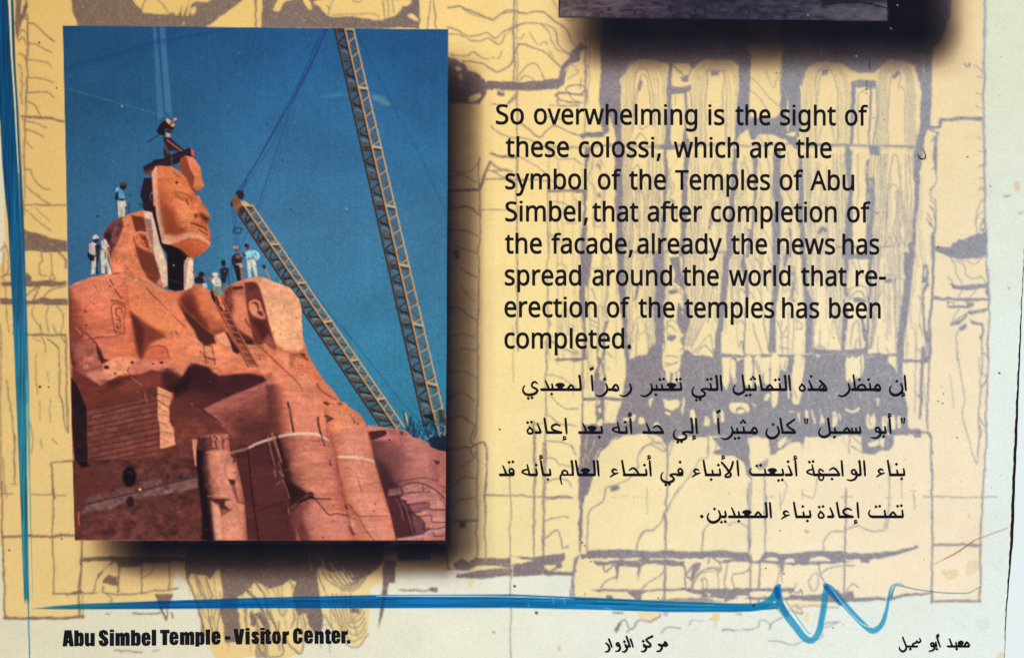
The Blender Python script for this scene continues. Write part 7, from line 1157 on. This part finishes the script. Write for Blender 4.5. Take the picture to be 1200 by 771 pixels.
def caption_shapes():
    C1, C2, C3 = Frame(65, 730, 10), Frame(180, 730, 10), Frame(295, 730, 10)
    e_ = ['1010,150 1022,115 1060,103 1095,113 1112,148 1112,190 1055,190 1055,225 1062,232 1070,222 1070,205 1112,205 1108,235 1090,255 1055,262 1025,250 1010,220', '1055,165 1055,140 1063,134 1070,142 1070,165']
    i_ = ['638,72 684,72 684,97 638,97', '638,111 684,111 684,260 638,260']
    m_ = '704,112 748,112 748,122 775,104 800,120 830,104 862,112 868,140 868,258 824,258 824,148 812,148 812,258 764,258 764,148 752,148 752,258 704,258'
    t_ = '165,72 208,72 208,95 225,95 225,122 208,122 208,205 228,205 228,238 185,240 165,228 165,122 155,122 155,95 165,95'
    r_ = '360,95 402,95 402,110 420,90 435,90 435,130 405,140 405,236 360,236'
    def mv(s, dx, dy): return ' '.join('%g,%g' % (float(p.split(',')[0]) + dx, float(p.split(',')[1]) + dy) for p in s.split())
    o = []
    def P(T, s): o.append(pg(T, s))
    def M(T, s): o.append(pg(T, s, -1))
    def E(T, dx, dy): P(T, mv(e_[0], dx, dy)); M(T, mv(e_[1], dx, dy))
    P(C1, '85,265 108,80 186,80 213,265 166,265 160,228 138,228 133,265'); M(C1, '144,200 150,140 159,200')
    P(C1, '222,82 268,82 268,112 300,104 322,118 330,145 330,225 320,255 295,266 268,252 268,262 222,262'); M(C1, '270,150 284,140 286,230 270,234')
    P(C1, '345,112 390,112 390,225 402,232 412,225 412,112 458,112 458,262 412,262 412,250 385,266 358,262 345,235')
    P(C1, '508,125 520,90 560,74 600,85 616,115 616,130 572,130 570,112 558,110 556,122 575,145 610,175 620,210 612,245 580,264 545,264 518,248 508,215 508,200 553,200 555,225 565,230 572,215 560,195 525,165 510,145')
    for s in i_: P(C1, s)
    P(C1, m_)
    P(C1, '886,78 930,78 930,112 962,104 988,118 996,145 996,225 985,250 955,262 930,248 930,258 886,258'); M(C1, '932,150 948,140 950,228 932,232')
    E(C1, 0, 0); P(C1, '1130,75 1178,75 1178,256 1130,256')
    P(C2, '78,75 185,75 185,112 156,112 156,250 106,250 106,112 78,112'); E(C2, -823, -9); P(C2, mv(m_, -394, -10))
    P(C2, '490,100 534,100 534,110 562,96 586,108 595,135 595,215 585,240 558,250 534,240 534,268 490,268'); M(C2, '536,145 550,135 552,222 536,226')
    P(C2, '612,70 660,70 660,245 612,245'); E(C2, -330, -15); P(C2, '835,152 895,152 895,186 835,186'); P(C2, '938,65 985,65 1000,170 1015,65 1062,65 1030,242 970,242')
    for s in i_: P(C2, mv(s, 440, -17))
    P(C3, '-4,130 8,100 40,92 70,98 82,120 82,135 45,135 42,118 35,125 50,145 78,165 85,190 80,225 50,240 20,235 2,220 -4,185 40,185 42,212 50,205 35,180 4,155')
    for s in i_: P(C3, mv(s, -535, -20))
    P(C3, t_); P(C3, '240,140 252,100 288,88 325,100 338,140 338,190 325,228 288,240 252,228 240,190'); M(C3, '283,130 290,122 297,130 297,200 290,208 283,200')
    P(C3, r_); P(C3, '485,110 498,70 540,52 580,66 594,100 594,125 548,125 548,95 540,88 532,95 532,200 540,208 548,200 548,165 594,165 594,190 582,222 540,240 498,226 485,190')
    E(C3, -395, -26); P(C3, '738,90 780,90 780,102 808,86 832,96 842,125 842,235 798,235 798,130 780,130 780,235 738,235'); P(C3, mv(t_, 703, -2)); E(C3, -75, -26); P(C3, mv(r_, 690, -5)); P(C3, '1118,195 1154,195 1154,232 1118,232')
    return o

def field(shapes, grow=0.0, h=0.25):                  # union of pen strokes and outlines as a signed field
    xs = np.concatenate([s[1][:, 0] for s in shapes]); ys = np.concatenate([s[1][:, 1] for s in shapes])
    x0, y0 = xs.min() - 3, ys.min() - 3
    nx, ny = int((xs.max() + 3 - x0) / h) + 1, int((ys.max() + 3 - y0) / h) + 1
    F = np.full((ny, nx), -3.0, np.float32); Gx = x0 + np.arange(nx) * h; Gy = y0 + np.arange(ny) * h
    def win(P, pad):
        a = max(int((P[:, 0].min() - pad - x0) / h), 0); b = min(int((P[:, 0].max() + pad - x0) / h) + 2, nx)
        c = max(int((P[:, 1].min() - pad - y0) / h), 0); d_ = min(int((P[:, 1].max() + pad - y0) / h) + 2, ny)
        return slice(c, d_), slice(a, b)
    for s in shapes:
        P = s[1]
        if s[0] == 's':
            for i in range(len(P) - 1):
                r0, r1 = s[2][i] / 2, s[2][i + 1] / 2
                w = win(P[i:i + 2], max(r0, r1) + 1)
                X, Y = np.meshgrid(Gx[w[1]], Gy[w[0]])
                dx, dy = P[i + 1] - P[i]; L = dx * dx + dy * dy + 1e-9
                t = np.clip(((X - P[i][0]) * dx + (Y - P[i][1]) * dy) / L, 0, 1)
                F[w] = np.maximum(F[w], r0 + (r1 - r0) * t - np.sqrt((X - P[i][0] - t * dx) ** 2 + (Y - P[i][1] - t * dy) ** 2))
        else:
            w = win(P, 2); X, Y = np.meshgrid(Gx[w[1]], Gy[w[0]])
            ins = np.zeros(X.shape, bool); D = np.full(X.shape, 3.0, np.float32)
            for i in range(len(P)):
                (ax, ay), (bx, by) = P[i - 1], P[i]
                if ay != by: ins ^= ((Y >= min(ay, by)) & (Y < max(ay, by)) & (X < ax + (Y - ay) * (bx - ax) / (by - ay)))
                dx, dy = bx - ax, by - ay; L = dx * dx + dy * dy + 1e-9
                t = np.clip(((X - ax) * dx + (Y - ay) * dy) / L, 0, 1)
                D = np.minimum(D, np.sqrt((X - ax - t * dx) ** 2 + (Y - ay - t * dy) ** 2))
            sd = np.where(ins, D, -D)
            F[w] = np.maximum(F[w], sd) if s[2] > 0 else np.minimum(F[w], -sd)
    return F + grow, x0, y0, h

def outline_mesh(F, x0, y0, h):             # contour the field into clean-edged faces
    V, faces, vid = [], [], {}
    def vert(key, x, y):
        if key not in vid: vid[key] = len(V); V.append((x, y))
        return vid[key]
    I = F > 0
    any_ = I[:-1, :-1] | I[1:, :-1] | I[:-1, 1:] | I[1:, 1:]
    for j, i in zip(*np.nonzero(any_)):
        cs = [(j, i), (j, i + 1), (j + 1, i + 1), (j + 1, i)]
        poly = []
        for q in range(4):
            a, b = cs[q], cs[(q + 1) % 4]
            if I[a]: poly.append(vert(a, x0 + a[1] * h, y0 + a[0] * h))
            if I[a] != I[b]:
                t = F[a] / (F[a] - F[b])
                key = (a, b) if a < b else (b, a)
                poly.append(vert(key, x0 + (a[1] + (b[1] - a[1]) * t) * h, y0 + (a[0] + (b[0] - a[0]) * t) * h))
        if len(poly) > 2: faces.append(poly[::-1])
    return V, faces
# ------------------------------------------------------------------ materials
INK_SCALE = 0.90                            # the whitest paper is a 0.8 to 0.85 white, not a mirror
def srgb_lin(c):
    c = np.asarray(c, np.float32)
    return np.where(c <= 0.04045, c / 12.92, ((c + 0.055) / 1.055) ** 2.4) * INK_SCALE
def base_material(name, rough=0.7, spec=0.06):
    m = bpy.data.materials.new(name); m.use_nodes = True
    nt = m.node_tree; b = nt.nodes['Principled BSDF']
    b.inputs['Roughness'].default_value = rough; b.inputs['Specular IOR Level'].default_value = spec
    return m, nt, b
def print_material():
    m, nt, b = base_material('printed_vinyl')
    at = nt.nodes.new('ShaderNodeAttribute'); at.attribute_name = 'ink'
    tc = nt.nodes.new('ShaderNodeTexCoord')
    n1 = nt.nodes.new('ShaderNodeTexNoise'); n1.inputs['Scale'].default_value = 900; n1.inputs['Detail'].default_value = 2
    mr = nt.nodes.new('ShaderNodeMapRange'); mr.inputs['To Min'].default_value = 0.945; mr.inputs['To Max'].default_value = 1.055
    mx = nt.nodes.new('ShaderNodeMix'); mx.data_type = 'RGBA'; mx.blend_type = 'MULTIPLY'; mx.inputs['Factor'].default_value = 1
    nt.links.new(tc.outputs['Object'], n1.inputs['Vector']); nt.links.new(n1.outputs['Fac'], mr.inputs['Value'])
    nt.links.new(at.outputs['Color'], mx.inputs['A']); nt.links.new(mr.outputs['Result'], mx.inputs['B'])
    nt.links.new(mx.outputs['Result'], b.inputs['Base Color'])
    n2 = nt.nodes.new('ShaderNodeTexNoise'); n2.inputs['Scale'].default_value = 420; n2.inputs['Detail'].default_value = 3
    bp = nt.nodes.new('ShaderNodeBump'); bp.inputs['Strength'].default_value = 0.06; bp.inputs['Distance'].default_value = 0.0004
    nt.links.new(tc.outputs['Object'], n2.inputs['Vector']); nt.links.new(n2.outputs['Fac'], bp.inputs['Height']); nt.links.new(bp.outputs['Normal'], b.inputs['Normal'])
    return m
def noisy_material(name, c1, c2, scale, rough=0.7, spec=0.2):
    m, nt, b = base_material(name, rough, spec)
    tc = nt.nodes.new('ShaderNodeTexCoord'); n = nt.nodes.new('ShaderNodeTexNoise'); n.inputs['Scale'].default_value = scale; n.inputs['Detail'].default_value = 6
    cr = nt.nodes.new('ShaderNodeValToRGB'); cr.color_ramp.elements[0].position = .35; cr.color_ramp.elements[1].position = .65
    cr.color_ramp.elements[0].color = (*c1, 1); cr.color_ramp.elements[1].color = (*c2, 1)
    nt.links.new(tc.outputs['Object'], n.inputs['Vector']); nt.links.new(n.outputs['Fac'], cr.inputs['Fac']); nt.links.new(cr.outputs['Color'], b.inputs['Base Color'])
    return m
M_PRINT = print_material()
M_TEXT = noisy_material('black_lettering', (.0042, .0048, .009), (.009, .010, .017), 700, .7, .05)
M_CORE = noisy_material('panel_core', (.30, .24, .17), (.42, .36, .27), 60)
M_BLANK = noisy_material('white_sheet', tuple(srgb_lin((.905, .952, .955))), tuple(srgb_lin((.918, .962, .968))), 25, .5, .3)
M_WALL = noisy_material('dark_wall', (.035, .028, .024), (.06, .05, .04), 20)

# ------------------------------------------------------------------ objects
COL = scene.collection
def add_mesh(name, verts, faces, mat, parent=None, y=0.0, colors=None):
    me = bpy.data.meshes.new(name)
    me.from_pydata(verts, [], faces)
    me.materials.append(mat); me.update()
    o = bpy.data.objects.new(name, me); COL.objects.link(o)
    if parent is not None: o.parent = parent
    return o

EDGE = [(1214, -60), (1206, 150), (1200.5, 285), (1190.3, 480), (1186, 571), (1183.4, 640), (1181, 680), (1177.8, 725), (1177, 771), (1175.5, 832)]
GAPW = [(-60, .8), (285, 1.0), (400, 2.0), (470, 3.2), (571, 4.0), (625, 4.0), (660, 3.0), (715, 1.6), (771, .9), (832, .9)]
def edge_x(y): return np.interp(y, [e[1] for e in EDGE], [e[0] for e in EDGE]) + .25 * np.sin(y * .21) + .18 * np.sin(y * .57)
def gap_w(y): return np.interp(y, [e[0] for e in GAPW], [e[1] for e in GAPW])

def grid_part(name, mask, parent, label=None):
    """One part of the print: the grid cells it covers, each point carrying its ink colour."""
    js, is_ = np.nonzero(mask)
    if len(js) == 0: return None
    W = GW
    idx = np.stack([js * W + is_, (js + 1) * W + is_, (js + 1) * W + is_ + 1, js * W + is_ + 1], 1)
    uniq, inv = np.unique(idx.ravel(), return_inverse=True)
    vj, vi = uniq // W, uniq % W
    px = vi + X0; py = vj + Y0
    px = np.minimum(px, edge_x(py))
    co = np.zeros((len(uniq), 3), np.float32)
    co[:, 0] = (px - 600.0) * S; co[:, 2] = (385.5 - py) * S
    me = bpy.data.meshes.new(name.split('.')[0])
    n = len(js)
    me.vertices.add(len(uniq)); me.vertices.foreach_set('co', co.ravel())
    me.loops.add(n * 4); me.loops.foreach_set('vertex_index', inv.astype(np.int32).ravel())
    me.polygons.add(n); me.polygons.foreach_set('loop_start', (np.arange(n) * 4).astype(np.int32))
    try: me.polygons.foreach_set('loop_total', np.full(n, 4, np.int32))
    except Exception: pass
    at = me.color_attributes.new('ink', 'FLOAT_COLOR', 'POINT')
    c = np.ones((len(uniq), 4), np.float32); c[:, :3] = srgb_lin(img[vj, vi]); at.data.foreach_set('color', c.ravel())
    me.materials.append(M_PRINT); me.update(calc_edges=True); me.validate()
    o = bpy.data.objects.new(name.split('.')[0], me); COL.objects.link(o)
    o.parent = parent
    if label: o['label'] = label
    return o

paint_all()

panel = bpy.data.objects.new('information_panel', None)
panel.empty_display_size = .1
panel.location = (0, 0, 0); COL.objects.link(panel)
panel['label'] = 'ochre printed information panel with English and Arabic text, a colour photograph and blue border'
panel['category'] = 'sign'

# board behind the print
def slab(name, outline, y0, y1, mat, parent=None):
    V = []
    for (x, y) in outline: a, b = place(x, y); V.append((a, y0, b))
    for (x, y) in outline: a, b = place(x, y); V.append((a, y1, b))
    n = len(outline)
    F = [tuple(range(n))[::-1], tuple(range(n, 2 * n))] + [(i, (i + 1) % n, n + (i + 1) % n, n + i) for i in range(n)]
    me = bpy.data.meshes.new(name); me.from_pydata(V, [], F); me.materials.append(mat); me.update()
    import bmesh
    bm = bmesh.new(); bm.from_mesh(me); bmesh.ops.recalc_face_normals(bm, faces=bm.faces); bm.to_mesh(me); bm.free()
    o = bpy.data.objects.new(name, me); COL.objects.link(o)
    if parent: o.parent = parent
    return o
ys = list(range(-60, 831, 10))
slab('board', [(-60, -60)] + [(float(edge_x(y)) - .15, y) for y in ys] + [(float(edge_x(831)) - .15, 831), (-60, 831)], 0.0006, 0.012, M_CORE, panel)

# parts of the print
cell = lab[:-1, :-1].copy()
ex = edge_x(YY[:-1, 0])[:, None]
ok = XX[:-1, :-1] < ex
LABELS = {'photograph_print': 'large colour photograph of workers and cranes rebuilding a red stone colossus under a blue sky', 'photograph_print.001': 'dark grey photograph cut off by the top of the picture',
          'crane_boom': 'tall lattice crane boom leaning across the sky', 'crane_boom.001': 'lower lattice crane boom ending behind the stone head',
          'colossus_head': 'right stone head with its ear and pale cut side', 'colossus_head.001': 'left stone head with ear, its face still missing', 'colossus_face': 'orange stone face hanging from a lifting beam',
          'person': 'man in a blue shirt and dark hat standing on the stone head', 'person.001': 'man in pale clothes and white helmet with a dark bag', 'person.002': 'man in a white shirt beside the man with the helmet', 'person.003': 'man in a light blue shirt and white trousers, hand on hip',
          'person.004': 'man in a dark jacket and pale cap', 'person.005': 'man in dark clothes standing behind the ladder', 'person.006': 'climber in a white top and grey shorts reaching forward', 'person.007': 'crouching man in dark clothes by the cut neck',
          'drop_shadow': 'printed shadow around the large photograph', 'drop_shadow.001': 'printed shadow under the dark photograph', 'border_stroke': 'blue brush border with a wave at its right end', 'facade_drawing': 'grey line drawing of the temple front with its four colossi'}
inside = {'crane_boom', 'crane_boom.001', 'scaffolding', 'rock', 'stone_colossus', 'colossus_head', 'stone_block', 'colossus_head.001', 'lifting_frame', 'colossus_face', 'brick_wall', 'stone_figure', 'ladder', 'tripod'} | {q for q in PARTS if q.startswith('person')}
made = {}
order = [q for q in PARTS if q not in inside] + [q for q in PARTS if q in inside]
for q in order:
    par = made.get('photograph_print') if q in inside else panel
    made[q] = grid_part(q, (cell == PARTS.index(q)) & ok, par, LABELS.get(q))

# lettering: thin ink films just proud of the sheet
TY = -0.0003
def text_object(name, V2, faces, label):
    V = [((x - 600.0) * S, TY, (385.5 - y) * S) for x, y in V2]
    o = add_mesh(name, V, faces, M_TEXT, panel)
    o['label'] = label
    return o
for (b0, b1), words in EN:
    x0, x1 = words[0][1], max(words[-1][2], 1000)
    bf = lambda x: b0 + (b1 - b0) * (x - 581) / (1017 - 581)
    shapes = []
    for wd, xl, xr in words:
        for g in glyph_word(wd, xl, xr, bf):
            def turn(c): return float(np.sum(c[:, 0] * np.roll(c[:, 1], -1) - np.roll(c[:, 0], -1) * c[:, 1]))
            big = max(g, key=lambda c: abs(turn(c)))
            shapes += sorted([('p', c, 1 if turn(c) * turn(big) > 0 else -1) for c in g], key=lambda q: -q[2])
    V, Fc = outline_mesh(*field(shapes, .48))
    text_object('english_text_line', V, Fc, 'English line reading ' + ' '.join(w[0] for w in words))
ARL = ['top', 'second', 'third', 'last']
for q, o in zip(ARL, arabic_lines()):
    text_object('arabic_text_line', *outline_mesh(*field(o, .26)), q + ' line of the Arabic paragraph')
for q, o in zip(['Arabic words for visitor centre at the bottom', 'Arabic words for the temple in the bottom right corner'], arabic_captions()):
    text_object('arabic_caption', *outline_mesh(*field(o, .42)), q)
text_object('english_caption', *outline_mesh(*field(caption_shapes(), .2)), 'bold caption naming the temple visitor centre')

# the plain white sheet beyond the dark gap, and the wall both are fixed to
blank = slab('blank_panel', [(float(edge_x(y) + gap_w(y)), y) for y in ys] + [(float(edge_x(831) + gap_w(831)), 831), (1420, 831), (1420, -60)], 0.0008, 0.012, M_BLANK)
blank['label'] = 'plain white sheet beyond the thin dark gap at the right edge'
blank['category'] = 'panel'
wall = slab('wall', [(-600, -500), (1800, -500), (1800, 1300), (-600, 1300)], 0.0125, 0.06, M_WALL)
wall['kind'] = 'structure'
M_GAP_SHADE = noisy_material('gap_shade', (.006, .005, .005), (.03, .018, .012), 140, .9, .03)
shade_strip = slab('gap_shade_strip', [(float(edge_x(y)) - .05, y) for y in ys] + [(float(edge_x(y) + gap_w(y)) - .08, y) for y in ys[::-1]], 0.0009, 0.011, M_GAP_SHADE, blank)  # added near-black strip; its colour stands in for shade inside the open gap
